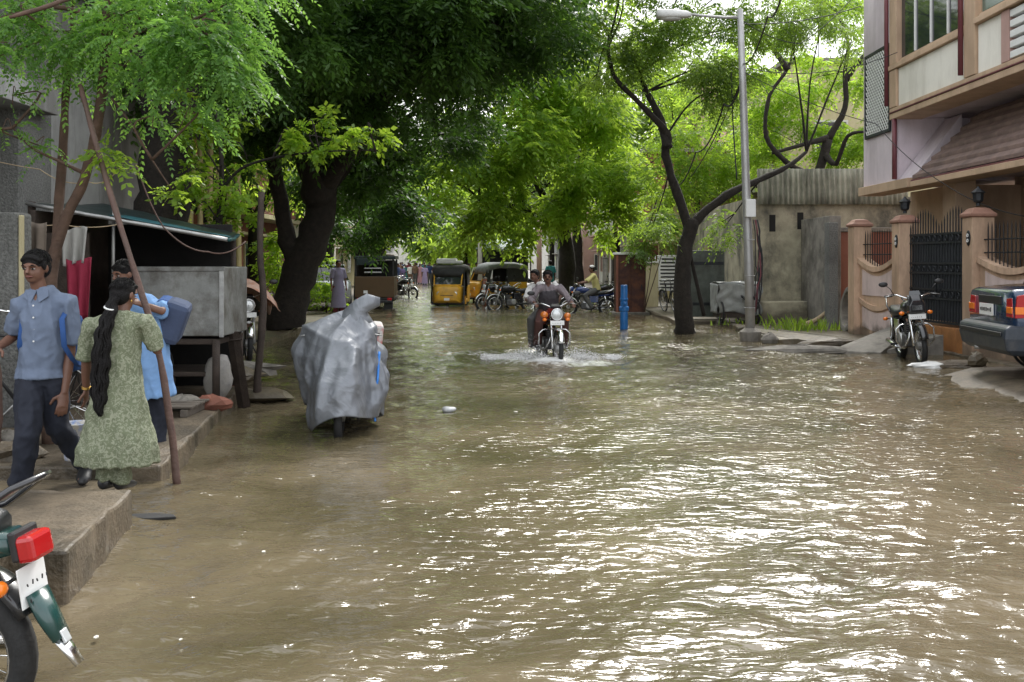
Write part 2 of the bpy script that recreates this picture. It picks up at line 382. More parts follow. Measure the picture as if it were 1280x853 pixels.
# raised slab beside the parked motorcycle at the bottom corner
slab('pavement', [(-6, 4.80), (-2.14, 4.80), (-2.31, 6.05), (-6, 6.05)], -.17, .235, m_kerb, 'worn concrete slab with a broken edge above the water', seed=1)
slab('pavement', [(-6, 4.45), (-2.42, 4.45), (-2.42, 5.0), (-6, 5.0)], -.17, .30, m_kerb, 'low concrete block against the worn slab', seed=5)
slab('path', [(-7, 6.06), (-2.62, 6.06), (-2.78, 7.19), (-7, 7.19)], -.17, .055, m_mud, 'muddy gap between two concrete pavements', seed=2)
# long pavement under the stall, towards the trees
slab('pavement', [(-9, 7.2), (-2.54, 7.2), (-3.22, 11.9), (-9, 11.9)], -.17, .145, m_kerb, 'long concrete pavement under the vendor stall', seed=3)
slab('pavement', [(-14, 11.91), (-3.9, 11.91), (-4.6, 17), (-5.2, 30), (-14, 30)], -.17, .10, m_mud, 'muddy verge round the big dark tree', seed=4, rough=.04)
slab('pavement', [(-22, 30.02), (-5.6, 30.02), (-10, 120), (-22, 120)], -.17, .09, m_mud, 'far verge along the tree side of the street', seed=8, rough=.05, step=1.5)
# right hand side: pavement by the lamp post, gateway apron, far verge
slab('pavement', [(5.35, 20.2), (6.9, 19.2), (7.55, 19.2), (7.55, 22.2), (9.6, 23.2), (9.6, 26.2), (5.4, 26.2)], -.17, .07, m_mud, 'muddy pavement between lamp post and house gate', seed=6, rough=.05)
slab('pavement', [(4.3, 26.22), (14, 26.22), (14, 60), (4.3, 60)], -.17, .09, m_kerb, 'pavement beyond the old stained wall', seed=9, rough=.04, step=.5)
slab('pavement', [(4.3, 60.1), (26, 60.1), (30, 130), (2.5, 130)], -.17, .09, m_mud, 'far verge on the house side of the street', seed=10, rough=.04, step=1.5)
mb = MB(); mb.hexa([(5.55, 11.2, -.17), (13, 10.8, -.17), (13, 14.6, -.17), (5.6, 14.35, -.17)], [(6.35, 11.2, .14), (13, 10.8, .22), (13, 14.6, .22), (6.55, 14.2, .12)])
struct('driveway', mb, m_kerb, 'sloping concrete driveway apron under the blue car', .02)
slab('pavement', [(7.75, 14.9), (14, 14.9), (14, 22.4), (7.6, 22.4)], -.17, .03, m_kerb, 'house forecourt behind the gate pillars', seed=12)
# ================================================================ trees
def leaf_arrays(clumps, rng, L=.30, k=9, ll=.09, lw=.032, droop=.5, tri=False, sub=7, subr=.42):
    """pinnate sprays in clumps; clump = (centre, (rx,ry,rz), sprays). Returns verts (F*4,3) and tone per face"""
    cs, tn = [], []
    for c, rad, n in clumps:
        c = np.array(c); rad = np.array(rad, dtype=float)
        m = max(3, int(sub * max(1, rad.mean() / 1.2)))
        d = rng.normal(size=(m, 3)); d /= np.linalg.norm(d, axis=1)[:, None]
        cen = d * (rng.rand(m, 1) ** .45) * rad * .95
        srad = rad.mean() * subr * (.6 + .8 * rng.rand(m))
        w = rng.randint(0, m, n)
        e = rng.normal(size=(n, 3)); e /= np.linalg.norm(e, axis=1)[:, None]
        pos = c + cen[w] + e * (rng.rand(n, 1) ** .4) * srad[w][:, None] * np.array([1, 1, .7])
        out = e * np.array([1, 1, .35]) + cen[w] / rad.mean() * .5 + rng.normal(size=(n, 3)) * .35
        out /= np.linalg.norm(out, axis=1)[:, None]
        tone = np.clip(.5 + .22 * rng.normal(size=m)[w] + .13 * rng.normal(size=n), 0, 1)
        cs.append(np.concatenate([pos, out], 1)); tn.append(tone)
    A = np.concatenate(cs); tone = np.concatenate(tn); n = len(A)
    p, d = A[:, :3], A[:, 3:]
    up = np.array([0, 0, 1.0]) + rng.normal(size=(n, 3)) * .3
    s = np.cross(d, up); s /= np.linalg.norm(s, axis=1)[:, None] + 1e-9
    nn = np.cross(s, d)
    Ls = L * (.5 + 1.0 * rng.rand(n, 1))
    vs_, to = [], []
    for j in range(k):
        t = (j // 2 + .6) / (k / 2.0 + .3); side = 1 if j % 2 else -1
        if j == k - 1: side = 0
        base = p + d * Ls * t + np.array([0, 0, -1]) * (Ls * droop * t * t)
        ld = s * side * (.85 if side else 0) + d * (.45 if side else 1) + np.array([0, 0, -.25 - .5 * droop]) + rng.normal(size=(n, 3)) * .16
        ld /= np.linalg.norm(ld, axis=1)[:, None]
        wd = np.cross(ld, nn + rng.normal(size=(n, 3)) * .35); wd /= np.linalg.norm(wd, axis=1)[:, None] + 1e-9
        l = ll * (.75 + .5 * rng.rand(n, 1)) * (Ls / L); w_ = lw * .5 * (Ls / L)
        q = np.stack([base, base + ld * l * .45 + wd * w_, base + ld * l, base + ld * l * .45 - wd * w_], 1)
        vs_.append(q); to.append(np.clip(tone + .06 * rng.normal(size=n), 0, 1))
    return np.concatenate(vs_).reshape(-1, 3), np.concatenate(to)
NLEAF = 0
def crown(parent, clumps, mat, seed, name='crown', **kw):
    global NLEAF
    rng = np.random.RandomState(seed)
    co, tone = leaf_arrays(clumps, rng, **kw)
    f = np.arange(len(co), dtype=np.int32).reshape(-1, 4); NLEAF += len(f)
    me = np_mesh(name, co, f); me.materials.append(mat)
    a = me.attributes.new('tone', 'FLOAT', 'FACE'); a.data.foreach_set('value', tone.astype(np.float32))
    o = bpy.data.objects.new(name, me); COL.objects.link(o); o.parent = parent; return o
def limb(mb, pts, r0, r1, n=9, wob=.04, rnd=random):
    """tapered, slightly crooked limb through the given points"""
    pts = [Vector(q) for q in pts]; out = []
    for i in range(len(pts) - 1):
        p0 = pts[max(i - 1, 0)]; p1 = pts[i]; p2 = pts[i + 1]; p3 = pts[min(i + 2, len(pts) - 1)]
        for t in (0, .25, .5, .75):
            q = .5 * ((2 * p1) + (p2 - p0) * t + (2 * p0 - 5 * p1 + 4 * p2 - p3) * t * t + (3 * p1 - p0 - 3 * p2 + p3) * t ** 3)
            out.append(q)
    out.append(pts[-1]); m = len(out)
    rs = [r0 + (r1 - r0) * (i / (m - 1)) ** .8 for i in range(m)]
    out = [q + Vector((rnd.uniform(-1, 1), rnd.uniform(-1, 1), rnd.uniform(-.4, .4))) * rs[i] * wob * 4 * (1 if 0 < i < m - 1 else 0) for i, q in enumerate(out)]
    rs = [r_ * rnd.uniform(.9, 1.12) for r_ in rs]
    mb.tube(out, rs, n); return mb
def twigs(mb, ends, clumps, r=.03, rnd=random, k=2):
    ends = [Vector(e) for e in ends]
    for c, rad, n in clumps:
        c = Vector(c); e = min(ends, key=lambda q: (q - c).length)
        limb(mb, [e, e.lerp(c, .5) + Vector((rnd.uniform(-.2, .2), rnd.uniform(-.2, .2), rnd.uniform(0, .3))), c], r * 1.6, r * .5, 6, .05, rnd)
        for _ in range(k):
            t = c + Vector((rnd.uniform(-1, 1) * rad[0], rnd.uniform(-1, 1) * rad[1], rnd.uniform(-.8, .8) * rad[2])) * .8
            limb(mb, [c.lerp(e, .3), c.lerp(t, .4) + Vector((0, 0, .08)), t], r * .7, r * .2, 5, .05, rnd)
def C(px, py, d, r, n, ry=None, rz=None):
    return (P(px, py, d), (r, ry or r, rz or r * .8), n)

lf_dark = mk_leaf('deep_green_leaf', (.02, .05, .012), (.07, .145, .03), (.14, .30, .035), .4)
lf_mid = mk_leaf('neem_leaf', (.026, .065, .014), (.12, .20, .045), (.42, .62, .075), .54)
lf_bright = mk_leaf('bright_leaf', (.04, .10, .015), (.18, .30, .045), (.62, .86, .09), .60)
lf_yellow = mk_leaf('yellow_green_leaf', (.06, .13, .016), (.18, .32, .035), (.62, .88, .08), .60)
lf_grey = mk_leaf('moringa_leaf', (.05, .12, .032), (.17, .33, .09), (.36, .66, .10), .52)

# --- big dark tree in the verge, its crown hanging over the street
t = thing('street_tree', 'massive dark trunked tree overhanging the street behind the covered motorcycle', 'tree', G(362, 408, .1))
o0 = t.location.copy()
def LOC(*pts): return [Vector(q) - o0 for q in pts]
mb = MB()
limb(mb, LOC(P(357, 412, 22.3), P(366, 372, 22.3), P(381, 325, 22.3), P(399, 275, 22.3), P(402, 225, 22.2)), .45, .31, 14, .03)
limb(mb, LOC(P(374, 340, 22.3), P(360, 300, 22.2), P(350, 250, 22), P(335, 170, 21), P(320, 60, 20)), .26, .12, 9)
limb(mb, LOC(P(400, 245, 22.2), P(385, 190, 21.5), P(390, 110, 20.5), P(405, 20, 19.5), P(430, -80, 19)), .36, .16, 10)
limb(mb, LOC(P(402, 250, 22.2), P(440, 205, 22.5), P(495, 160, 23), P(540, 120, 23)), .12, .05, 8)
limb(mb, LOC(P(401, 235, 22.2), P(445, 170, 21), P(500, 90, 20), P(570, 20, 20), P(640, -40, 20)), .30, .12, 9)
big_cl = [C(330, 60, 18, 1.5, 420), C(420, 45, 18, 1.6, 560), C(505, 30, 18, 1.6, 600), C(585, 20, 19, 1.6, 560), C(655, 5, 20, 1.4, 420),
          C(355, 150, 20, 1.4, 380), C(450, 130, 20, 1.5, 540), C(540, 115, 21, 1.4, 460), C(600, 75, 21, 1.2, 300), C(300, 150, 20, 1.2, 300),
          C(485, 205, 23, 1.3, 380), C(555, 185, 24, 1.2, 300), C(420, 215, 24, 1.3, 360), C(690, -20, 22, 1.4, 320), C(455, 275, 26, 1.1, 260), C(520, 262, 27, 1.0, 220),
          C(350, -90, 18, 2.2, 800), C(480, -100, 18, 2.4, 950), C(600, -80, 20, 2.2, 750), C(420, -230, 18, 2.6, 950), C(560, -220, 20, 2.6, 900), C(700, -110, 23, 2.0, 500),
          C(480, -20, 22, 2.2, 800), C(580, 60, 24, 1.8, 500), C(380, 40, 23, 2.0, 650)]
big_cl = [(c - o0, r_, n) for c, r_, n in big_cl]
twigs(mb, LOC(P(320, 60, 20), P(430, -80, 19), P(540, 120, 23), P(640, -40, 20), P(400, 60, 20), P(500, 90, 20), P(440, 205, 22.5)), big_cl, .045)
mb.build('trunk', m_bark, t, True)
crown(t, [(c, r_, int(n * 2.1)) for c, r_, n in big_cl], lf_dark, 11, L=.34, k=9, ll=.12, lw=.05, droop=.5)

# --- dark leaning trunk behind the stall
t = thing('street_tree', 'dark leaning tree trunk rising behind the vendor stall roof', 'tree', (-4.95, 14.2, .1))
o0 = t.location.copy(); mb = MB()
limb(mb, LOC(V(-4.75, 14.2, -.1), P(200, 330, 14.2), P(203, 240, 14.2), P(214, 150, 14.2), P(232, 80, 14.2), P(262, -10, 14)), .46, .27, 12, .03)
limb(mb, LOC(P(210, 170, 14.2), P(175, 90, 13.8), P(140, -20, 13.5), P(110, -150, 13)), .22, .1, 8)
limb(mb, LOC(P(255, 10, 14), P(310, -80, 14), P(380, -150, 14)), .22, .1, 8)
cl = [C(250, 30, 14.5, 1.1, 420), C(330, 20, 15, 1.1, 420), C(290, 90, 15.5, .9, 300), C(200, 20, 15, 1.1, 380), C(120, -60, 14, 1.4, 420), C(240, -110, 14, 1.6, 600), C(370, -120, 14.5, 1.6, 560), C(160, -190, 13, 1.7, 500), C(310, -220, 14, 1.9, 650), C(190, 110, 16, .8, 220)]
cl = [(c - o0, r_, n) for c, r_, n in cl]
twigs(mb, LOC(P(262, -10, 14), P(110, -150, 13), P(380, -150, 14), P(140, -20, 13.5)), cl, .035)
mb.build('trunk', m_bark, t, True)
crown(t, [(c, r_, int(n * 1.7)) for c, r_, n in cl], lf_dark, 12, L=.3, k=9, ll=.10, lw=.04)

# --- slender feathery tree in front of the grey building
t = thing('young_tree', 'slender feathery leaved tree with reddish stems behind the schoolboy', 'tree', (-3.72, 8.1, .145))
o0 = t.location.copy(); mb = MB()
limb(mb, LOC(V(-3.76, 8.1, .1), P(62, 420, 8.1), P(66, 330, 8.1), P(84, 270, 8.1), P(106, 222, 8.1), P(123, 150, 8.0), P(130, 80, 8.0), P(136, -20, 7.9), P(150, -120, 7.9)), .062, .03, 8, .02)
limb(mb, LOC(P(70, 322, 8.1), P(74, 250, 8.3), P(79, 180, 8.3), P(84, 100, 8.3), P(92, 40, 8.3), P(84, -60, 8.3)), .048, .022, 8, .02)
limb(mb, LOC(P(108, 218, 8.1), P(70, 200, 8.0), P(40, 185, 7.9), P(16, 160, 7.8)), .017, .006, 6, .02)
limb(mb, LOC(P(128, 110, 8), P(160, 150, 7.9), P(190, 200, 7.8), P(214, 236, 7.8)), .014, .005, 6, .02)
limb(mb, LOC(P(130, 80, 8), P(175, 40, 7.9), P(230, 30, 7.8), P(285, 60, 7.7)), .02, .007, 6, .02)
limb(mb, LOC(P(132, 30, 8), P(80, 10, 7.8), P(30, 15, 7.7), P(-20, 30, 7.6)), .025, .01, 6, .02)
limb(mb, LOC(P(12, 22, 6.8), P(60, 8, 7.0), P(95, -6, 7.2)), .012, .02, 6, .02)
cl = [C(150, 20, 7.9, .42, 150), C(200, 50, 7.8, .45, 190), C(245, 70, 7.7, .42, 180), C(280, 80, 7.7, .30, 110), C(228, 105, 7.8, .28, 80), C(165, 85, 8.0, .28, 70),
      C(110, 30, 8.0, .4, 130), C(60, 20, 7.8, .38, 100), C(15, 30, 7.7, .3, 60), C(95, 75, 8.2, .28, 70), C(245, 20, 7.9, .4, 150), C(180, -30, 7.9, .5, 170), C(90, -40, 8, .5, 150), C(280, 30, 7.8, .35, 110),
      C(190, 145, 7.8, .12, 18), C(240, 142, 7.7, .13, 20), C(14, 160, 7.8, .08, 10), C(15, 120, 7.8, .07, 8), C(0, 70, 7.5, .15, 18), C(58, 185, 8, .07, 9), C(150, -110, 8, .6, 150), C(290, -20, 8, .5, 140)]
cl = [(c - o0, r_, n) for c, r_, n in cl]
twigs(mb, LOC(P(130, 80, 8), P(136, -20, 7.9), P(92, 40, 8.3), P(230, 30, 7.8), P(285, 60, 7.7), P(30, 15, 7.7), P(175, 40, 7.9), P(16, 160, 7.8), P(190, 200, 7.8)), cl, .008, k=1)
mb.build('trunk', m_bark2, t, True)
crown(t, [(c, r_, int(n * .85)) for c, r_, n in cl], lf_grey, 13, L=.21, k=23, ll=.037, lw=.018, droop=.7, sub=6)
for i, c in enumerate([C(135, 190, 7.6, .11, 22), C(150, 205, 7.6, .08, 14), C(216, 240, 7.8, .09, 16), C(235, 225, 7.8, .06, 8)]):
    crown(t, [(c[0] - o0, c[1], c[2])], lf_bright, 14 + i, name='leaf_spray', L=.12, k=9, ll=.045, lw=.026, droop=.5)['kind'] = 'stuff'

# --- sapling, sunlight put into its leaf colour, between the stall and the big tree
t = thing('sapling', 'thin sapling with leaves coloured as if sunlit beyond the vendor stall', 'tree', V(*P(274, 400, 13.5)[:2], .1))
o0 = t.location.copy(); mb = MB()
limb(mb, LOC(V(o0.x, o0.y, .05), P(274, 300, 13.5), P(277, 230, 13.5), P(276, 180, 13.5), P(270, 140, 13.5)), .06, .02, 7, .02)
limb(mb, LOC(P(276, 240, 13.5), P(300, 212, 13.3), P(340, 198, 13), P(400, 190, 12.6), P(470, 188, 12.4)), .026, .008, 6, .02)
limb(mb, LOC(P(277, 220, 13.5), P(262, 195, 13.5), P(248, 175, 13.5)), .018, .006, 6, .02)
cl = [C(378, 162, 12.7, .17, 30), C(402, 148, 12.7, .10, 18), C(415, 176, 12.6, .12, 18), C(442, 166, 12.5, .11, 16), C(470, 172, 12.4, .13, 20), C(363, 176, 12.8, .12, 16), C(398, 182, 12.5, .1, 14),
      C(245, 215, 13.5, .3, 34), C(262, 170, 13.6, .35, 44), C(292, 150, 13.8, .35, 44), C(300, 240, 13.4, .3, 34), C(285, 262, 13.6, .3, 34), C(315, 275, 13.7, .3, 34), C(250, 255, 13.6, .25, 24), C(240, 130, 13.6, .3, 30), C(310, 205, 13.7, .2, 16)]
cl = [(c - o0, r_, n) for c, r_, n in cl]
twigs(mb, LOC(P(400, 194, 12.6), P(470, 190, 12.4), P(276, 180, 13.5), P(340, 200, 13), P(248, 175, 13.5), P(277, 230, 13.5), P(274, 280, 13.5)), cl, .01, k=1)
mb.build('trunk', m_bark, t, True)
crown(t, [(c, r_, int(n * 1.25)) for c, r_, n in cl], lf_yellow, 15, L=.14, k=7, ll=.075, lw=.045, droop=.4, sub=4)

# --- bright spreading trees over the middle of the street
def street_tree(name, label, base, fork, limbs_, cl, mat, seed, r0, group=None, bark=m_bark, dens=1, tw=.04, **kw):
    global o0
    t = thing(name, label, 'tree', base, group=group); o0 = t.location.copy(); mb = MB()
    limb(mb, LOC(V(base[0], base[1], -.1), *fork), r0, r0 * .62, 10, .03)
    ends = []
    for l in limbs_:
        limb(mb, LOC(*l), r0 * .5, r0 * .16, 8); ends += [l[-1], l[len(l) // 2]]
    cl = [(c - o0, r_, n) for c, r_, n in cl]
    twigs(mb, LOC(*ends), cl, tw, k=1)
    mb.build('trunk', bark, t, True)
    crown(t, [(c, r_, int(n * dens)) for c, r_, n in cl], mat, seed, **kw)
    return t
street_tree('street_tree', 'bright green spreading tree with a dark trunk behind the two riders', V(2.35, 42, .09),
            [P(709, 345, 42), P(707, 310, 42), P(700, 270, 41.5)],
            [[P(702, 280, 41.6), P(670, 230, 40), P(640, 170, 38), P(620, 110, 37)], [P(702, 280, 41.6), P(720, 220, 41), P(740, 150, 40), P(750, 90, 40)], [P(703, 285, 41.6), P(655, 262, 39), P(600, 250, 37)]],
            [C(600, 120, 36, 1.9, 420), C(655, 95, 37, 1.9, 420), C(710, 120, 38, 2.0, 420), C(760, 150, 39, 1.8, 380), C(640, 165, 37, 1.9, 420), C(700, 190, 38, 1.9, 400), C(755, 215, 39, 1.6, 320), C(590, 200, 36, 1.6, 320), C(650, 235, 38, 1.6, 320), C(705, 255, 39, 1.4, 260), C(610, 262, 37, 1.3, 220), C(770, 265, 40, 1.2, 180), C(670, 30, 39, 1.9, 320), C(740, 60, 40, 2, 340), C(600, 60, 38, 1.8, 300), C(720, -30, 41, 2.4, 380), C(560, 230, 38, 1.2, 200), C(660, 285, 39, .9, 110)],
            lf_bright, 21, .42, dens=1.5, L=.48, k=9, ll=.20, lw=.085, droop=.55)
street_tree('street_tree', 'broad leaved green tree standing farther down the street centre', V(3.6, 55, .09),
            [P(722, 330, 55), P(720, 280, 55)],
            [[P(720, 285, 55), P(690, 230, 54), P(650, 180, 54)], [P(720, 280, 55), P(740, 200, 55), P(760, 120, 55)]],
            [C(640, 190, 54, 2.6, 300), C(690, 150, 55, 2.8, 320), C(740, 180, 55, 2.6, 300), C(620, 250, 54, 2.0, 200), C(690, 240, 55, 2.2, 220), C(780, 230, 56, 2.0, 200), C(650, 100, 56, 2.6, 260), C(590, 280, 56, 1.6, 160), C(800, 160, 57, 2.6, 260)],
            lf_mid, 22, .4, L=.6, k=9, ll=.30, lw=.13)

# --- forked tree standing in the water by the lamp post
street_tree('street_tree', 'forked black trunk tree standing in the water beside the lamp post', G(855, 414, 0),
            [P(856, 415, 23), P(853, 370, 23), P(855, 320, 23), P(866, 275, 23)],
            [[P(864, 290, 23), P(848, 245, 23), P(832, 195, 22.9), P(834, 168, 22.8), P(800, 130, 22.6), P(768, 96, 22.4), P(760, 60, 22.3)],
             [P(834, 185, 22.8), P(826, 150, 22.9), P(808, 115, 23), P(800, 92, 23)],
             [P(862, 285, 23), P(885, 262, 23), P(915, 240, 23.1), P(950, 225, 23.4), P(985, 208, 23.7), P(1008, 190, 24)]],
            [C(762, 45, 22.3, .75, 230), C(790, 75, 22.6, .7, 200), C(830, 50, 22.8, .8, 260), C(872, 85, 22.9, .8, 260), C(895, 110, 22.7, .55, 150), C(850, 10, 22.6, .95, 300), C(905, 40, 22.8, .8, 230), C(780, -10, 22.4, .9, 260), C(745, 100, 22.3, .4, 80), C(925, 85, 23, .5, 110), C(945, 30, 23.2, .7, 170), C(985, 25, 23.5, .8, 200), C(1030, 20, 24, .8, 190), C(870, -70, 23, 1.3, 380), C(960, -50, 23.5, 1.2, 340), C(790, -90, 23, 1.3, 360), C(1065, 50, 24, .5, 90), C(815, 285, 23.2, .5, 70), C(905, 285, 23.6, .5, 70)],
            lf_mid, 23, .26, dens=1.45, tw=.02, L=.27, k=11, ll=.085, lw=.03, droop=.8)

# --- yellow green tree behind the corrugated sheet
t = street_tree('garden_tree', 'yellow green tree with black crooked branches behind the corrugated sheet', V(8.6, 28.5, .09),
            [P(1016, 300, 28.5), P(1018, 240, 28.5), P(1035, 175, 28.5)],
            [[P(1035, 175, 28.5), P(1056, 135, 28.4), P(1056, 90, 28.3), P(1060, 50, 28.2), P(1045, 15, 28)], [P(1036, 172, 28.5), P(1000, 182, 28.2), P(965, 192, 28)], [P(1020, 220, 28.5), P(985, 205, 28), P(958, 170, 28), P(962, 120, 28), P(985, 85, 28), P(993, 50, 28)], [P(985, 88, 28), P(965, 60, 28), P(950, 45, 27.8)], [P(1030, 190, 28.5), P(1045, 205, 28), P(1060, 170, 27.5), P(1085, 165, 27)], [P(1057, 100, 28.4), P(1080, 70, 28.2), P(1100, 50, 28)]],
            [C(950, 110, 30, .9, 90), C(1000, 110, 30.5, .9, 90), C(950, 160, 30, .9, 90), C(1010, 160, 30, .8, 80), C(985, 60, 29.5, .8, 70), C(1050, 190, 29.5, .7, 80), C(1025, 90, 30, .7, 60), C(1075, 110, 30, .7, 70), C(930, 80, 30, .9, 80), C(1060, 20, 29, .8, 80), C(960, 200, 30, .7, 70), C(1095, 170, 29, .9, 100), C(1110, 80, 29, 1.2, 120), C(1020, 0, 29, 1.1, 110)],
            lf_yellow, 24, .2, dens=3.4, tw=.009, L=.3, k=11, ll=.10, lw=.036, droop=.7)
# --- feathery green tree behind the lamp post
street_tree('garden_tree', 'feathery mid green tree filling the gap behind the lamp post', V(6.4, 36, .09),
            [P(870, 300, 36), P(872, 240, 36)],
            [[P(872, 245, 36), P(850, 190, 36), P(840, 140, 36)], [P(872, 245, 36), P(895, 180, 36), P(910, 120, 36)]],
            [C(850, 160, 34, 1.3, 240), C(890, 190, 34, 1.3, 260), C(850, 220, 34, 1.2, 220), C(900, 240, 35, 1.1, 180), C(835, 120, 36, 1.1, 160), C(925, 140, 36, 1.2, 170), C(880, 110, 36, 1.2, 160), C(830, 260, 35, .9, 130), C(795, 220, 37, 1.1, 160), C(930, 200, 35, 1.0, 150)],
            lf_bright, 25, .16, dens=1.2, tw=.02, L=.4, k=11, ll=.13, lw=.05, droop=.7)
# --- far trees on both sides
def far_tree(label, px, d, top, w, mat, seed, n=420, r0=.3, grp='trees lining the far street'):
    base = V((px - 640) / FPX * d, d, .05); rnd = random.Random(seed); cl = []
    zt = P(px, top, d).z
    for i in range(9):
        a = rnd.uniform(0, 6.28); q = rnd.uniform(0, 1) ** .6
        cl.append((V(base.x + math.cos(a) * w * q * .7, d + math.sin(a) * w * q * .7, zt * rnd.uniform(.60, .95)), (w * .5, w * .5, w * .4), n // 9))
    tp = V(base.x, d, zt * .45)
    return street_tree('street_tree', label, base, [tp], [[tp, V(base.x - w * .4, d, zt * .65), V(base.x - w * .5, d, zt * .8)], [tp, V(base.x + w * .3, d, zt * .7), V(base.x + w * .4, d, zt * .85)]], cl, mat, seed, r0, group=grp, tw=.05, L=.011 * d, k=7, ll=.0048 * d, lw=.0022 * d)
far_tree('dark leafy tree behind the parked goods vehicle', 452, 36, 150, 3.0, lf_dark, 31, 2000)
far_tree('broad green tree leaning over the far road beyond the goods vehicle', 474, 48, 200, 3.2, lf_mid, 32, 1700)
far_tree('bright tree standing left of the far crowd', 478, 66, 250, 3.0, lf_bright, 33, 1300)
far_tree('dark round tree closing the end of the street', 552, 200, 290, 7, lf_mid, 34, 1500)
far_tree('pale green tree beyond the yellow autorickshaw', 582, 82, 262, 4.0, lf_bright, 35, 1300)
far_tree('tall green tree over the distant awning', 628, 74, 230, 4.2, lf_mid, 36, 1500)
far_tree('low green tree closing the far end beside the crowd', 575, 215, 305, 9, lf_bright, 37, 1200)
far_tree('tall tree in the yard beyond the ochre house', 770, 62, 120, 4.5, lf_mid, 38, 1500)
far_tree('tree rising behind the red brown house', 850, 58, 40, 4.5, lf_mid, 39, 1500)
far_tree('bright tree behind the leaning trunk and the stall', 270, 22, 120, 2.2, lf_bright, 40, 1600)
far_tree('mid green tree between the two big dark trunks', 320, 28, 120, 2.4, lf_bright, 41, 1700)
far_tree('dense green tree behind the big dark tree', 410, 44, 60, 4.0, lf_dark, 42, 1800)
far_tree('green tree on the bend at the far end', 462, 95, 230, 5, lf_mid, 43, 1200)
far_tree('green tree behind the far houses', 690, 100, 190, 7, lf_mid, 44, 1400)
# climbing shrub between wall and big tree
def shrub(name, label, cl, mat, seed, **kw):
    b = cl[0][0]; t = thing(name, label, 'plant', V(b.x, b.y, .08)); o0 = t.location.copy(); mb = MB()
    for c, r_, n in cl: limb(mb, [V(0, 0, 0), (c - o0) * .5 + V(.05, 0, .1), c - o0], .02, .006, 5, .03)
    mb.build('stem', m_bark2, t, True); crown(t, [(c - o0, r_, n) for c, r_, n in cl], mat, seed, name='foliage', **kw); return t
shrub('climbing_shrub', 'bright climbing plant on the wall beside the big dark trunk', [C(347, 330, 26, .5, 130), C(345, 300, 26, .45, 110), C(352, 355, 26, .4, 90)], lf_yellow, 51, L=.2, k=7, ll=.09, lw=.06)
shrub('shrub', 'leafy bush growing between the big trunk and the silver car', [C(408, 372, 30, .5, 110), C(402, 350, 30, .4, 80), C(398, 325, 30, .4, 70)], lf_yellow, 52, L=.2, k=7, ll=.1, lw=.06)
shrub('shrub', 'low green bush hanging over the ochre house wall', [C(805, 300, 31, .6, 150), C(835, 290, 31, .5, 110), C(820, 275, 31, .5, 110)], lf_mid, 53, L=.25, k=9, ll=.1, lw=.045, droop=.8)
# ================================================================ pink house with balcony and gate
WX = 8.0                                   # street facade plane
house = thing('house', 'lavender and tan two storey house with cream balcony and gate', 'house', (WX, 18, 0))
ho = house.location.copy()
def hbox(name, mat, x0, x1, y0, y1, z0, z1, par=None, bev=.008):
    mb = MB(); mb.box(((x0 + x1) / 2 - ho.x, (y0 + y1) / 2 - ho.y, (z0 + z1) / 2), (abs(x1 - x0), abs(y1 - y0), abs(z1 - z0)))
    return mb.build(name, mat, par or house, bev=bev)
# masses
hbox('wall', m_lav, WX, 16, 20.75, 22.65, 3.32, 9.4)                       # far bay with the lattice
hbox('wall', m_lav, WX + .55, 16, 8, 20.75, 4.62, 9.4)                     # wall behind the balcony
w = hbox('lower_wall', m_tan, 10.4, 16, 8, 20.6, 0, 4.58)                  # set back ground floor
hbox('lower_wall', m_tan, 9.0, 10.39, 20.3, 22.5, 0, 3.2)
hbox('porch_soffit', m_lav, WX + .45, 10.38, 8, 20.3, 3.36, 3.46)
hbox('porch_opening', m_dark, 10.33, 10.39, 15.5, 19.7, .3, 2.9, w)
hbox('column', m_tan, 8.55, 8.95, 19.2, 19.75, 0, 3.3)
# ledge under the far bay and awning lip
hbox('ledge', m_tan, WX - .10, WX + .45, 19.9, 22.72, 3.12, 3.31)
hbox('ledge', m_tan, WX - .06, WX + .44, 8, 19.88, 3.12, 3.23)
hbox('ledge', m_brownpipe, WX - .035, WX + .40, 8, 19.9, 3.235, 3.265)
# sloped tiled awning in courses, each overlapping the one below
for i in range(7):
    t0, t1 = i / 7, (i + 1) / 7
    xa, xb = WX - .02 + t0 * 1.0, WX - .02 + t1 * 1.0 + .03
    za, zb = 3.28 + t0 * 1.22, 3.28 + t1 * 1.22
    mb = MB(); y0, y1 = 8 - ho.y, 19.85 - ho.y + .0 - t0 * .75
    mb.hexa([(xa - ho.x, y0, za), (xb - ho.x, y0, zb - .0), (xb - ho.x, y1 - .1, zb), (xa - ho.x, y1, za)][::1],
            [(xa - ho.x, y0, za + .07), (xb - ho.x, y0, zb + .02), (xb - ho.x, y1 - .1, zb + .02), (xa - ho.x, y1, za + .07)])
    mb.build('awning_course', m_awning, house, bev=.006)
mb = MB(); mb.add([(WX + .03 - ho.x, 19.9 - ho.y, 3.32), (WX + .99 - ho.x, 19.9 - ho.y, 3.32), (WX + .99 - ho.x, 19.9 - ho.y, 4.58), (WX + .03 - ho.x, 20.70 - ho.y, 3.32), (WX + .99 - ho.x, 20.70 - ho.y, 3.32), (WX + .99 - ho.x, 20.70 - ho.y, 4.58)],
               [(0, 1, 2), (5, 4, 3), (0, 3, 4, 1), (1, 4, 5, 2), (2, 5, 3, 0)])
mb.build('awning_end', m_lav, house)
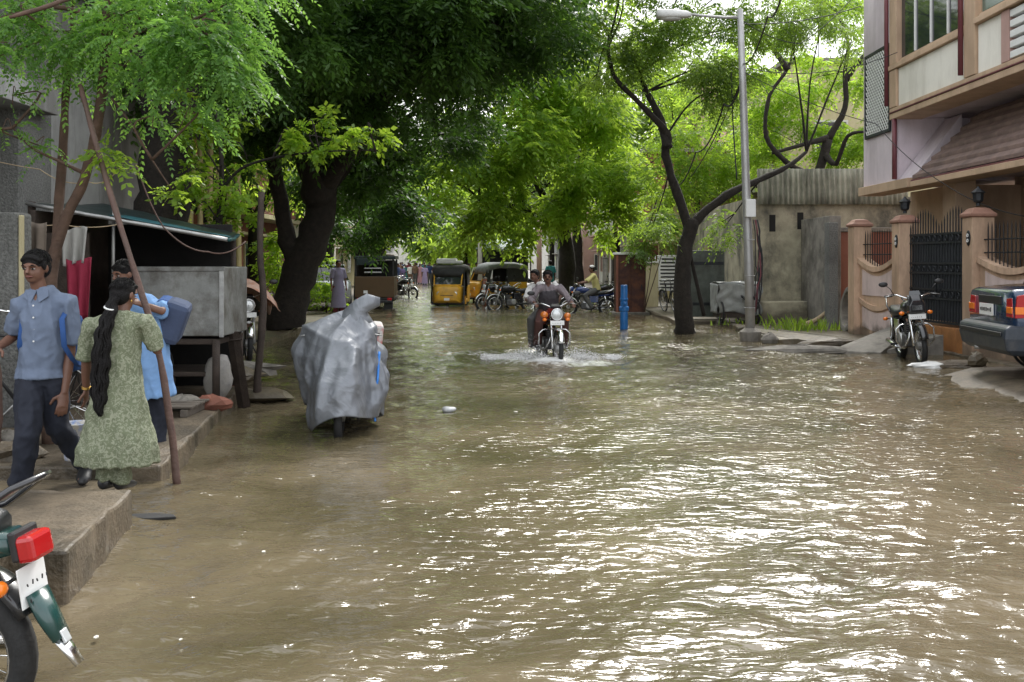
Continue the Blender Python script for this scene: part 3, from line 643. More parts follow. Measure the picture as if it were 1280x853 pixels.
# balcony
B0 = WX - .08
bal_y0, bal_y1 = 8.0, 20.9
hbox('balcony_floor', m_tan, B0, WX + .54, bal_y0, bal_y1, 4.60, 4.72)
hbox('balcony_band', m_brownpipe, B0 - .02, B0 + .3, bal_y0, bal_y1 + .02, 4.725, 4.75)
hbox('balcony_band', m_tan, B0 + .0, B0 + .3, bal_y0, bal_y1, 4.755, 4.83)
hbox('balcony_rail', m_tan, B0 - .03, B0 + .22, 17.45, bal_y1 + .03, 5.62, 5.72)
hbox('balcony_rail', m_tan, B0 - .05, B0 + .22, bal_y0, 17.0, 5.68, 5.78)
hbox('balcony_post', m_tan, B0 - .01, B0 + .16, 20.52, 20.88, 4.84, 5.61)
hbox('balcony_post', m_tan, B0 - .01, B0 + .22, 17.02, 17.44, 4.84, 8.5)
hbox('balcony_post', m_tan, B0 - .01, B0 + .2, 20.5, 20.88, 5.73, 8.5)
hbox('balcony_post', m_pinkwall, B0 + .01, B0 + .16, 15.9, 16.15, 4.84, 5.67)
hbox('parapet_panel', m_cream, B0 + .04, B0 + .14, 17.45, 20.5, 4.84, 5.61)
hbox('parapet_panel', m_cream, B0 + .04, B0 + .14, 16.16, 17.0, 4.84, 5.67)
for i in range(5): hbox('vent_slat', m_white, B0 + .02, B0 + .14, 8.2, 15.88, 4.87 + i * .165, 4.98 + i * .165)
hbox('vent_back', m_dark, B0 + .17, B0 + .2, 8.2, 15.88, 4.84, 5.67)
for y in (20.93, 17.47):
    mb = MB(); mb.tube([(B0 - .05 - ho.x, y - ho.y, 4.9), (B0 - .05 - ho.x, y - ho.y, 9)], .045, 10); mb.build('drain_pipe', m_brownpipe, house, True)
mb = MB(); mb.tube([(WX - .04 - ho.x, 20.72 - ho.y, 3.35), (WX - .04 - ho.x, 20.72 - ho.y, 4.6)], .05, 10); mb.build('drain_pipe', m_brownpipe, house, True)
# big window above the parapet: frame, panes, mullions
wf = hbox('window', m_tan, B0 + .05, B0 + .12, 17.46, 20.48, 5.73, 5.80)
m_curtain = mk('brown_curtain', (.10, .06, .035), .9, 0, .5, 6, .3, 12, stain=(.03, .05, .02), stain_amt=.8, stain_scale=2)
for i in range(4):
    ya = 17.5 + i * .742
    hbox('pane', m_glass, B0 + .085, B0 + .095, ya + .02, ya + .72, 5.82, 8.4, wf)
    hbox('mullion', m_white, B0 + .05, B0 + .12, ya - .02, ya + .02, 5.81, 8.4, wf)
for i in range(4):
    hbox('curtain', m_curtain, B0 + .3, B0 + .34, 17.6 + i * .74, 18.1 + i * .74, 5.8, 8.4, wf)
wf = hbox('window', m_tan, B0 + .05, B0 + .12, 8.2, 17.0, 5.79, 5.86)
for i in range(3): hbox('pane', m_glass_green, B0 + .085, B0 + .095, 17.0 - (i + 1) * 1.1, 17.0 - i * 1.1 - .05, 5.88, 8.4, wf)
hbox('wall', m_tan, B0 + .1, WX + .54, 16.55, 17.02, 5.8, 8.4)
# lattice screen on the far bay
lat = hbox('lattice_backing', m_dark, WX - .008, WX - .003, 21.05, 22.40, 4.45, 6.18)
for y0, y1, z0, z1 in ((20.98, 21.05, 4.38, 6.25), (22.40, 22.47, 4.38, 6.25), (21.05, 22.40, 4.38, 4.45), (21.05, 22.40, 6.18, 6.25)):
    hbox('frame', m_iron, WX - .05, WX - .002, y0, y1, z0, z1, lat)
mb = MB(); n = 14
for s_ in (1, -1):
    for i in range(-n, 2 * n):
        pts = []
        for t_ in (0, 1):
            pass
        # diagonal strip clipped to the frame rectangle (u: 0..1.35, v: 0..1.73)
        c0 = i * .125; U, W_ = 1.35, 1.73
        a = max(0, -c0) if s_ == 1 else max(0, c0 - W_); b = min(U, W_ - c0) if s_ == 1 else min(U, c0)
        if b - a < .02: continue
        f_ = (lambda u: c0 + u) if s_ == 1 else (lambda u: c0 - u)
        p, q = V(WX - .03 - s_ * .006, 21.05 + a, 4.45 + f_(a)) - ho, V(WX - .03 - s_ * .006, 21.05 + b, 4.45 + f_(b)) - ho
        mb.tube([p, q], [(.02, .005)] * 2, 4, side=(0, 1, 0))
lo_ = mb.build('lattice', m_white, lat); lo_['kind'] = 'stuff'

# ---------------------------------------------------------------- gate wall: pillars, curved walls, gate
def line_x(d): return 7.72 + (19.5 - d) * .085
gw = thing('gate_wall', 'peach compound wall with curved pale pink panels and spiked railings', 'wall', (7.7, 19, 0)); go = gw.location.copy()
def pillar(d, lamp, z=2.38):
    x = line_x(d); t = V(x - go.x, d - go.y, 0)
    mb = MB(); mb.box(t + V(0, 0, z / 2 - .05), (.38, .38, z + .1)); p = mb.build('pillar', m_peach, gw, bev=.012)
    mb = MB(); mb.lathe([(.28, z), (.315, z + .02), (.315, z + .06), (.25, z + .10), (.19, z + .15), (.1, z + .17)], 4, t, cap=True)
    M_ = Matrix.Rotation(R(45), 4, 'Z')
    mb.v = [tuple(t + (M_ @ (Vector(q) - t))) for q in mb.v]
    mb.build('cap', m_redcap, p, bev=.006)
    if lamp:
        l = MB(); l.lathe([(.04, z + .2), (.035, z + .25), (.07, z + .265), (.085, z + .29), (.095, z + .41), (.125, z + .425), (.03, z + .50), (.012, z + .53)], 8, t); l.build('gate_lantern', m_iron, p)
    return p
p1 = pillar(21.6, False); p2 = pillar(19.55, True); p3 = pillar(16.95, True)
for d in (19.55, 16.95):               # oval number plaques on the gate pillars
    x = line_x(d); q = MB()
    q.lathe([(.075, 0), (.075, .012), (.055, .015)], 16, (x - .19 - go.x, d - go.y - .06, 2.03), (-1, 0, 0)); q.v = [(a, b, 2.03 + (c - 2.03) * 1.75) for a, b, c in q.v]
    q.build('plaque', m_iron, gw, True)
    q = MB()
    for k in (-.045, .045): q.torus((x - .212 - go.x, d - go.y - .06, 2.03 + k), (-1, 0, 0), .026, .008, 12, 5)
    q.build('numeral', m_white, gw, True)
def swag_wall(da, db, x0=None):
    """wall panel between two pillars with swag tops: peach frame and recessed pink fields"""
    xa, xb = line_x(da), line_x(db); n = 14
    def pt(u, z, off): return V(xa + (xb - xa) * u + off - go.x, da + (db - da) * u - go.y, z)
    mb = MB()
    top = lambda u: 1.62 - .20 * math.sin(math.pi * u)
    for off0, off1, fz0, fz1, mat, nm, u0, u1 in (
            (-.08, .08, lambda u: -.05, lambda u: top(u) - .01, m_peach, 'wall_panel', 0, 1),
            (-.14, .14, lambda u: top(u), lambda u: top(u) + .10, m_peach, 'coping', 0, 1),
            (-.095, .05, lambda u: .92 + .0, lambda u: top(u) - .09, m_pink, 'pink_field', .1, .9),
            (-.12, .07, lambda u: .78 - .17 * math.sin(math.pi * u), lambda u: .88 - .17 * math.sin(math.pi * u), m_peach, 'moulding', .02, .98),
            (-.095, .05, lambda u: .30 - .12 * math.sin(math.pi * u), lambda u: .74 - .17 * math.sin(math.pi * u), m_pink, 'pink_field', .1, .9)):
        mb = MB(); rs = []
        for i in range(n + 1):
            u = u0 + (u1 - u0) * i / n
            rs.append([pt(u, fz0(u), off0), pt(u, fz0(u), off1), pt(u, fz1(u), off1), pt(u, fz1(u), off0)])
        mb.rings(rs); mb.build(nm, mat, gw)
    rl = MB(); rl.tube([pt(0, 2.0, 0), pt(1, 2.0, 0)], .012, 5); rl.build('rail', m_iron, gw)
    rl = MB(); rl.tube([pt(0, 1.78, 0), pt(1, 1.78, 0)], .012, 5); rl.build('rail', m_iron, gw)
    L_ = (pt(1, 0, 0) - pt(0, 0, 0)).length; k = int(L_ / .11)
    for i in range(1, k):
        u = i / k; b = MB(); b.tube([pt(u, top(u) + .08, 0), pt(u, 2.2, 0), pt(u, 2.3, 0)], [.011, .011, .002], 5); b.build('spike', m_iron, gw)
swag_wall(21.42, 19.74); swag_wall(16.76, 14.85)
# gate step and tiles
m_tile = mk('orange_step_tile', (.42, .19, .07), .4, 0, .25, 4, .05, 40, stain=(.2, .09, .04), stain_amt=.5)
for i in range(5):
    da = 19.3 - i * .44; db = da - .425
    mb = MB(); mb.hexa([(line_x(da) - .08 - go.x, da - go.y, -.17), (line_x(db) - .08 - go.x, db - go.y, -.17), (line_x(db) + .4 - go.x, db - go.y, -.17), (line_x(da) + .4 - go.x, da - go.y, -.17)],
                       [(line_x(da) - .08 - go.x, da - go.y, .45), (line_x(db) - .08 - go.x, db - go.y, .45), (line_x(db) + .4 - go.x, db - go.y, .45), (line_x(da) + .4 - go.x, da - go.y, .45)])
    mb.build('step_tile', m_tile, gw, bev=.006)
gate = thing('iron_gate', 'dark iron double gate with vertical bars between peach pillars', 'gate', (line_x(18.2), 18.2, .47)); gt = gate.location.copy()
def gp(d, z, off=0): return V(line_x(d) + off, d, z) - gt
k = 22
for i in range(k + 1):
    d = 19.32 - i * (2.14 / k); b = MB()
    zt = 2.35 + .28 * math.sin(math.pi * ((i % (k // 2 + .5)) / (k / 2)))
    b.tube([gp(d, .5), gp(d, zt - .08), gp(d, zt)], [.012, .012, .002], 5); b.build('bar', m_iron, gate)
for z in (.52, .95, 1.12, 1.42, 1.60, 1.98, 2.14):
    b = MB(); b.box((gp(19.32, z) + gp(17.18, z)) / 2, (.03, 2.17, .04), Matrix.Rotation(R(4.9), 3, 'Z')); b.build('rail', m_iron, gate)
b = MB(); b.sheet(lambda u, v: gp(19.32 - 2.14 * u, .55 + 1.6 * v, .03), 1, 1); b.build('sheet_backing', mk('gate_sheet', (.05, .055, .062), .6, .3, .3), gate, solid=.006)
for z in (1.03, 1.5, 2.06):
    for i in range(10):
        d = 19.2 - i * .205; b = MB(); b.torus(gp(d, z, -.015), (1, 0, 0), .045, .010, 10, 4); b.build('scroll', m_iron, gate)
for s_ in (-.06, .06):
    b = MB(); b.tube([gp(18.25 + s_, 1.1, -.03), gp(18.25 + s_, 1.35, -.05)], .015, 6); b.build('handle', m_iron, gate)

# ---------------------------------------------------------------- old stained outhouse with corrugated sheet
out = thing('outhouse', 'old stained outhouse wall with black damp streaks behind the lamp post', 'house', (7.6, 27.5, 0)); oo = out.location.copy()
def bx(root, name, mat, x0, x1, y0, y1, z0, z1, par=None, bev=.01, o=None):
    o = o if o is not None else root.location
    mb = MB(); mb.box(((x0 + x1) / 2 - o.x, (y0 + y1) / 2 - o.y, (z0 + z1) / 2 - o.z), (abs(x1 - x0), abs(y1 - y0), abs(z1 - z0)))
    return mb.build(name, mat, par or root, bev=bev)
w = bx(out, 'wall', m_oldwall, 6.25, 10.5, 26.0, 26.3, -.1, 3.15)
bx(out, 'vent_hole', m_dark, 6.72, 6.88, 25.985, 26.02, 2.42, 2.86, w); bx(out, 'vent_hole', m_dark, 7.45, 7.61, 25.985, 26.02, 2.48, 2.92, w)
bx(out, 'wall', m_oldwall, 6.22, 6.50, 26.32, 36.0, -.1, 3.3)
bx(out, 'plinth', m_oldwall, 6.2, 8.3, 25.35, 25.98, -.1, .62, bev=.03)
bx(out, 'parapet_beam', m_concrete, 8.0, 10.6, 25.9, 26.34, 3.16, 3.32)
bx(out, 'door', m_wood_dark, 6.17, 6.215, 29.6, 30.6, .1, 2.0); bx(out, 'door', m_yellowwall, 6.17, 6.215, 31.2, 32.0, .1, 2.1)
mb = MB()
def corr(u, v): return V(6.35 + 3.9 * u + .02, 25.82 + .028 * math.sin(u * 3.9 / .135 * 2 * math.pi) + .06 * v, 3.12 + .93 * v) - oo
mb.sheet(corr, 240, 3); mb.build('corrugated_sheet', m_sheet, out, True, solid=.008)
bx(out, 'sheet_batten', m_wood_dark, 6.35, 10.2, 25.90, 25.95, 3.55, 3.62)
# stub wall and grey post between outhouse and gate wall
sw = thing('stub_wall', 'narrow grey concrete stub wall beside the ring', 'wall', (7.9, 24.2, 0))
bx(sw, 'wall', m_concrete, 7.52, 7.8, 23.6, 25.9, -.1, 2.72); bx(sw, 'post', m_rough_grey, 7.40, 7.62, 23.25, 23.58, -.1, 2.55)
sw = thing('painted_wall', 'short orange painted wall between stub wall and gate pillar', 'wall', (8.2, 23.9, 0))
bx(sw, 'wall', m_brickred, 7.95, 9.6, 24.1, 24.3, -.1, 2.35); bx(sw, 'coping', m_concrete, 7.9, 9.6, 24.05, 24.35, 2.36, 2.46)

# ---------------------------------------------------------------- generic street houses
def street_house(label, x0, y0, y1, h, mat, side=1, floors=2, trim=m_white, seed=0, win=m_glass, depth=7, front=True, roof=None, cat='house'):
    """box house whose street facade lies at x0 between y0 and y1; side=1 means it extends to +x"""
    rnd = random.Random(seed); t = thing('house', label, cat, (x0, (y0 + y1) / 2, 0))
    x1 = x0 + side * depth
    bx(t, 'wall', mat, x0, x1, y0, y1, -.1, h)
    bx(t, 'roof', m_concrete, x0 - side * .25, x1, y0 - .15, y1 + .15, h + .005, h + .18)
    fh = h / floors; L_ = y1 - y0
    def opening(nm, ax, a0, a1, z0, z1, m=win):
        if ax == 'x':     # on street facade
            f = bx(t, nm, trim, x0 - side * .05, x0 + side * .02, a0 - .07, a1 + .07, z0 - .07, z1 + .07)
            bx(t, 'pane', m, x0 - side * .056, x0 - side * .051, a0, a1, z0, z1, f)
        else:             # on the face looking at the camera
            f = bx(t, nm, trim, a0 - .07, a1 + .07, y0 - .05, y0 + .02, z0 - .07, z1 + .07)
            bx(t, 'pane', m, a0, a1, y0 - .056, y0 - .051, z0, z1, f)
        return f
    for fl in range(floors):
        z = fl * fh
        nwin = max(1, int(L_ / 2.6))
        for i in range(nwin):
            c = y0 + (i + .5) * L_ / nwin
            if fl == 0 and i % 2 == 0: opening('door', 'x', c - .5, c + .5, .05, 2.1, m_wood_dark)
            else: opening('window', 'x', c - .55, c + .55, z + 1.0, z + 2.2)
        if front:
            for i in range(2):
                c = x0 + side * (1.4 + i * 2.6)
                opening('window', 'y', c - .5, c + .5, z + 1.0, z + 2.2)
        if fl:
            bx(t, 'balcony', trim, x0 - side * .75, x0 - side * .001, y0 + .4, y1 - .4, z - .06, z + .08)
            bx(t, 'balcony_rail', mat, x0 - side * .75, x0 - side * .66, y0 + .4, y1 - .4, z + .085, z + .85)
        bx(t, 'sunshade', trim, x0 - side * .5, x0 - side * .002, y0 + .3, y1 - .3, z + 2.42, z + 2.5)
    return t
street_house('ochre house with dark doorways beyond the forked tree', 6.6, 36.3, 45, 4.0, m_yellowwall, 1, 1, m_paleyellow, 1)
street_house('red brown house with upper balcony behind the bright tree', 6.2, 45.2, 53, 6.6, m_brickred, 1, 2, m_paleyellow, 2)
street_house('tall salmon block showing above the forked branches', 10.2, 53.5, 62, 11.5, m_pinkwall, 1, 4, m_whitewall, 3, depth=9)
street_house('pale yellow house behind the yellow green tree', 9.5, 34, 44, 8.4, m_paleyellow, 1, 2, m_whitewall, 4, depth=10)
street_house('off white shop building farther down the gate side', 6.5, 63, 76, 7, m_whitewall, 1, 2, m_pinkwall, 5)
street_house('salmon shop house near the far crowd', 5.6, 78, 96, 6.5, m_pinkwall, 1, 2, m_whitewall, 6)
street_house('grey house at the far end of the gate side', 4.5, 98, 125, 8, m_greywall, 1, 2, m_whitewall, 7)
street_house('ochre house behind the sapling and the stall', -8.0, 17, 25, 6.5, m_yellowwall, -1, 2, m_paleyellow, 8)
street_house('brown house half hidden behind the big dark tree', -8.2, 26, 36, 6.0, m_brickred, -1, 2, m_paleyellow, 9)
street_house('off white house behind the silver car', -9.2, 38, 52, 7, m_whitewall, -1, 2, m_paleyellow, 10)
street_house('yellow house down the tree side of the street', -10.5, 54, 74, 7, m_paleyellow, -1, 2, m_whitewall, 11)
street_house('grey house at the far end of the tree side', -13, 78, 110, 8, m_greywall, -1, 2, m_whitewall, 12)
street_house('building whitened for haze closing the end of the street', -32, 230, 240, 6, m_whitewall, 1, 2, m_whitewall, 13, depth=70)  # white walls stand in for the pale haze behind the crowd

# bright bamboo screen posts behind the leaning trunk
sc = thing('bamboo_screen', 'row of pale bamboo poles standing beyond the stall', 'fence', (-5.4, 16.2, .1)); so = sc.location.copy()
m_bamboo = mk('yellow_bamboo', (.42, .34, .15), .6, 0, .3, 6, .1, 40, stain=(.2, .2, .06), stain_amt=.5)
for i in range(6):
    mb = MB(); x = -5.25 + i * .16 + random.uniform(-.02, .02)
    mb.tube([V(x, 16.2 + .02 * i, .05) - so, V(x + random.uniform(-.04, .04), 16.2 + .02 * i, random.uniform(2.4, 3.4) if i > 2 else 4.2) - so], [.05, .042], 7); mb.build('pole', m_bamboo, sc, True)

# ---------------------------------------------------------------- grey concrete building on the stall side
gb = thing('house', 'grey concrete building with projecting ledge behind the schoolboy', 'house', (-6.2, 10, 0))
bx(gb, 'wall', m_greywall, -12, -5.95, 6, 11.55, -.1, 3.5)
bx(gb, 'upper_wall', m_rough_grey, -12, -5.9, 6, 11.7, 3.66, 8.5)
bx(gb, 'ledge', m_greywall, -12, -5.35, 5.8, 11.75, 3.35, 3.65)
bx(gb, 'corner_pier', m_rough_grey, -5.95, -5.55, 11.2, 12.0, -.1, 8.5)
bx(gb, 'side_wall', m_greywall, -12, -5.9, 12.01, 16.5, -.1, 7.5)
bx(gb, 'doorway', m_dark, -5.948, -5.93, 8.0, 9.0, .15, 2.2)
w = bx(gb, 'window', m_wood_dark, -5.948, -5.9, 9.7, 10.7, 1.0, 2.1)
bx(gb, 'pane', m_glass, -5.895, -5.89, 9.75, 10.65, 1.05, 2.05, w)
# yard wall and posts by the slender tree
yw = thing('yard_post', 'rough grey concrete yard post behind the schoolboy', 'post', (-4.55, 9.0, .14))
mb = MB(); mb.box((0, 0, .95), (.30, .28, 1.95)); mb.build('post', m_rough_grey, yw, bev=.03)
mb = MB(); mb.box((.165, -.10, .95), (.03, .06, 1.9)); mb.build('painted_edge', m_paleyellow, yw, bev=.01)
# ================================================================ lamp post, wires, street furniture
lp = thing('street_lamp', 'galvanised street lamp post with cable bundle and white meter box', 'street lamp', V(4.92, 20.5, 0)); l0 = lp.location.copy()
def lpp(px, py): return P(px, py, 20.5) - l0
mb = MB(); mb.tube([lpp(938, 420), lpp(936, 330), lpp(933, 245), lpp(929, 120), lpp(925, 12)], [.10, .095, .085, .075, .06], 14); mb.build('pole', m_steel, lp, True)
mb = MB(); mb.tube([lpp(925, 22), lpp(905, 22), lpp(880, 20), lpp(862, 18)], [.035, .03, .028, .028], 10); mb.build('arm', m_steel, lp, True)
hd = MB(); c = lpp(842, 19)
hd.rings([[c + V(x, y * w_, z * h_ - .0) for y, z in ((-1, -.35), (-.75, .6), (0, 1), (.75, .6), (1, -.35), (.6, -.6), (-.6, -.6))] for x, w_, h_ in ((.36, .04, .05), (.28, .09, .09), (.05, .13, .12), (-.25, .14, .13), (-.35, .10, .09))])
hd.build('lamp_head', mk('lamp_head_white', (.66, .66, .63), .5, 0, .12, 6, .05, stain=(.35, .33, .3), stain_amt=.5), lp, True)
mb = MB(); mb.ell(c + V(-.06, 0, -.075), (.24, .10, .05), 14, 8); mb.build('lamp_lens', mk('lamp_lens_dull', (.45, .45, .42), .25, 0, .1), lp, True)
mb = MB(); mb.box(lpp(936, 261) + V(0, -.13, 0), (.20, .13, .36)); mb.build('meter_box', m_white, lp, bev=.01)
mb = MB(); mb.lathe([(.20, -.2), (.22, .0), (.23, .12), (.15, .17), (.11, .20)], 12, lpp(938, 428) + V(0, 0, .1)); mb.build('footing', m_concrete, lp, bev=.01)
rnd = random.Random(5)
for i in range(9):                        # hanging cable bundle beside the pole
    mb = MB(); x0 = rnd.uniform(.04, .14); pts = []
    for k in range(9):
        u = k / 8; pts.append(lpp(936, 275) + V(x0 + .10 * math.sin(u * 3.1) * rnd.uniform(.5, 1.2) + .05 * i / 9, -.10 + rnd.uniform(-.03, .03), -u * rnd.uniform(1.5, 1.95)))
    mb.tube(pts, rnd.choice([.009, .012, .015]), 5); mb.build('cable', m_wire if i % 3 else m_brownpipe, lp, True)
for py in (300, 345, 385):
    mb = MB(); mb.torus(lpp(937, py), (0, 0, 1), .105, .008, 14, 4); mb.build('strap', m_steel, lp)
def cable(label, pts, r=.012, sag=0, group=None, name='overhead_cable', mat=None, cat='cable'):
    a = []; pts = [Vector(q) for q in pts]
    for i in range(len(pts) - 1):
        for k in range(10):
            u = k / 10; a.append(pts[i].lerp(pts[i + 1], u) - V(0, 0, sag * 4 * u * (1 - u)))
    a.append(pts[-1]); mb = MB(); mb.tube(a, r, 5)
    o = mb.build(name, mat or m_wire, None, True); o.location = pts[0]; o.data.transform(Matrix.Translation(-pts[0])); return tag(o, label, cat, group)
top = P(926, 30, 20.5); midp = P(931, 85, 20.45)
cable('pair of wires from the lamp post top to the pink house corner', [top, P(1076, 8, 22.2)], .010, .12)
cable('sagging wire from the lamp post to the lattice bay', [P(927, 25, 20.5), P(1000, 55, 21), P(1076, -15, 22)], .009, .1)
cable('thin wire from the lamp post to the balcony window', [midp, V(7.86, 20.3, 5.9)], .008, .25)
cable('drooping service wire from lamp post to the gate porch', [midp + V(0, 0, -.1), P(1095, 155, 20.4), P(1180, 230, 18.2), P(1290, 272, 16)], .008, .1)
cable('service wire slanting down from lamp post to the red brown house', [P(931, 92, 20.5), P(845, 240, 40), P(790, 300, 46)], .016, .4)
cable('thick cable climbing from the forked tree to the lamp post', [P(930, 88, 20.5), P(905, 130, 22), P(870, 190, 26), P(842, 232, 32)], .02, .3)
cable('long cable crossing over the forked tree crown', [P(929, 80, 20.5), P(960, 20, 15), P(985, -40, 11)], .014, .2)
cable('thin telephone wire running to the yellow house', [midp, P(905, 150, 33), P(880, 210, 40)], .012, .3)
cable('black cable hanging straight behind the lamp post', [P(914, 90, 22.5), P(916, 150, 22.5), P(921, 225, 22.5)], .016, 0)
cable('loose cord drooping along the stall roof edge', [P(170, 205, 9.8), P(205, 285, 9.8), P(260, 315, 10), P(307, 302, 10.4)], .008, .06, mat=m_pole_wood)
cable('orange twine stretched between grey wall and slender tree', [V(-5.88, 9.6, 2.9), P(50, 212, 8.6), P(112, 228, 8.1), P(150, 210, 7.9)], .004, .05, mat=m_wood_pale, name='twine')

# dark red cabinet and blue pipe standing in the water
cb = thing('cabinet', 'tall dark red metal cabinet with white top beyond the blue pipe', 'cabinet', V(*G(787, 392, 0)[:2], -.17)); q = cb.location
m_cab = mk('rusty_dark_red', (.055, .02, .016), .6, .2, .4, 4, .2, 30, stain=(.16, .055, .02), stain_amt=.7, stain_scale=3)
mb = MB(); mb.box((0, 0, 1.03), (.92, .7, 2.0)); mb.build('body', m_cab, cb, bev=.02)
mb = MB(); mb.box((0, 0, 2.06), (1.0, .78, .07)); mb.build('top', m_white, cb, bev=.01)
mb = MB(); mb.box((-.43, -.37, 1.05), (.07, .05, 1.9)); mb.build('door_edge', m_brickred, cb, bev=.006)
for x, s_ in ((-.2, .36), (.23, .42)):
    mb = MB(); mb.box((x, -.36, 1.05), (s_, .02, 1.8)); d_ = mb.build('door', m_cab, cb, bev=.006)
    mb = MB(); mb.tube([(x + .1, -.385, .95), (x + .1, -.385, 1.1)], .015, 6); mb.build('handle', m_iron, d_)
mb = MB(); mb.box((0, 0, .12), (1.15, .9, .22)); mb.build('base', m_concrete, cb, bev=.02)
bp_ = thing('blue_pipe', 'bright blue iron standpipe rising out of the flood water', 'pipe', V(*G(780, 412, 0)[:2], -.17))
m_blue = mk('blue_enamel', (.012, .14, .42), .45, 0, .25, 8, .15, 30, stain=(.02, .05, .12), stain_amt=.5)
mb = MB(); mb.lathe([(.095, 0), (.095, .62), (.085, .66), (.082, 1.24)], 14, cap=True); mb.build('pipe', m_blue, bp_, True, bev=.008)
mb = MB(); mb.lathe([(.10, .60), (.118, .63), (.118, .70), (.10, .73)], 14); mb.build('flange', m_blue, bp_, bev=.006)
mb = MB(); mb.tube([(0, -.1, .82), (0, -.16, .82), (0, -.18, .76)], .03, 8); mb.build('spout', m_blue, bp_, True)
mb = MB(); mb.lathe([(.09, .86), (.10, .90), (.09, .93)], 14); mb.build('collar', m_blue, bp_)

# concrete ring, timber, grass, ramp planks by the gate
rg = thing('concrete_ring', 'upright concrete well ring leaning beside the peach pillar', 'concrete ring', V(7.62, 22.45, .05), rot=(0, R(6), R(-3)))
mb = MB()
prof = [(.52, -.14), (.52, .14), (.40, .14), (.40, -.14)]
rs = []
for i in range(36):
    a = 2 * math.pi * i / 36; rs.append([V(x_, r_ * math.cos(a), .5 + r_ * math.sin(a)) for r_, x_ in prof])
mb.rings(rs, close=True); mb.build('ring', m_concrete, rg, bev=.02)
lg = thing('timber', 'pale broken timber lying in the weeds below the stained wall', 'timber', G(1015, 410, .07))
mb = MB(); limb(mb, [V(-.25, -.1, .04), V(.2, .2, .2), V(.55, .5, .38)], .07, .05, 7, .05); mb.build('log', m_wood_pale, lg, True)
mb = MB(); mb.tube([V(.0, .02, .1), V(-.05, -.1, .2)], [.03, .015], 6); mb.build('branch_stub', m_wood_pale, lg, True)
for lab, cx, cy, n, s_ in (('fresh green weeds growing beside the concrete ring', 6.75, 22.9, 150, .42), ('scrappy weeds along the foot of the stained wall', 6.2, 24.6, 40, .6)):
    rng = np.random.RandomState(int(cx * 10)); co = []
    for i in range(n):
        x, y = cx + rng.normal() * s_, cy + rng.normal() * s_ * .6; h_ = rng.uniform(.1, .34); a = rng.rand() * 6.28; w_ = rng.uniform(.012, .03)
        dx, dy = math.cos(a) * h_ * .5, math.sin(a) * h_ * .5
        co += [(x - w_ * math.sin(a), y + w_ * math.cos(a), .05), (x + w_ * math.sin(a), y - w_ * math.cos(a), .05), (x + dx * .5 + w_ * .6, y + dy * .5, .05 + h_ * .7), (x + dx, y + dy, .05 + h_)]
    me = np_mesh('weeds', np.array(co), np.arange(len(co)).reshape(-1, 4)); me.materials.append(lf_bright)
    a_ = me.attributes.new('tone', 'FLOAT', 'FACE'); a_.data.foreach_set('value', np.clip(rng.rand(n), 0, 1).astype(np.float32))
    o = bpy.data.objects.new('weeds', me); COL.objects.link(o); tag(o, lab, 'weeds', kind='stuff')
rp = thing('ramp', 'grey concrete gate ramp sloping up from the water behind the parked motorcycle', 'ramp', (6.9, 18.3, 0)); ro = rp.location
mb = MB(); mb.hexa([V(5.75, 18.0, -.05) - ro, V(6.5, 17.55, -.05) - ro, V(7.55, 18.6, .32) - ro, V(7.45, 19.3, .32) - ro], [V(5.75, 18.0, .03) - ro, V(6.5, 17.55, .03) - ro, V(7.55, 18.6, .43) - ro, V(7.45, 19.3, .43) - ro]); mb.build('slab', m_concrete, rp, bev=.012)
mb = MB(); mb.hexa([V(6.65, 17.75, -.17) - ro, V(7.5, 17.3, -.17) - ro, V(7.6, 18.5, -.17) - ro, V(7.2, 18.6, -.17) - ro], [V(6.65, 17.75, .04) - ro, V(7.5, 17.3, .36) - ro, V(7.6, 18.5, .3) - ro, V(7.2, 18.6, .2) - ro]); mb.build('support', m_concrete, rp, bev=.01)
def rubble(label, p, s_, seed, mat=m_concrete, rz=0):
    rnd = random.Random(seed); mb = MB(); mb.ell((0, 0, s_[2] * .4), s_, 9, 6)
    mb.v = [(x * rnd.uniform(.75, 1.2), y * rnd.uniform(.75, 1.2), z * rnd.uniform(.8, 1.15)) for x, y, z in mb.v]
    o = mb.build('rubble_block', mat, None); o.location = p; o.rotation_euler = (0, 0, rz); return tag(o, label, 'rubble')
rubble('long flat broken kerb piece awash beside the gate ramp', G(1005, 440, 0), (1.0, .25, .09), 1, m_concrete)
rubble('shorter broken kerb piece behind the awash kerb', G(1040, 432, 0), (.75, .22, .1), 2, m_kerb, .2)
rubble('small stone leaning against the lamp post footing', G(962, 428, 0), (.16, .14, .14), 3)
rubble('flat grey rubble at the foot of the end pillar', V(6.75, 15.3, .0), (.6, .3, .08), 4, m_kerb)
rubble('dark stone lump beside the car wheel', V(6.98, 14.95, .1), (.16, .14, .12), 5, m_mud)
rubble('pale paper covered stone lying in front of the end pillar', V(6.35, 15.2, .02), (.3, .16, .06), 6, m_white)
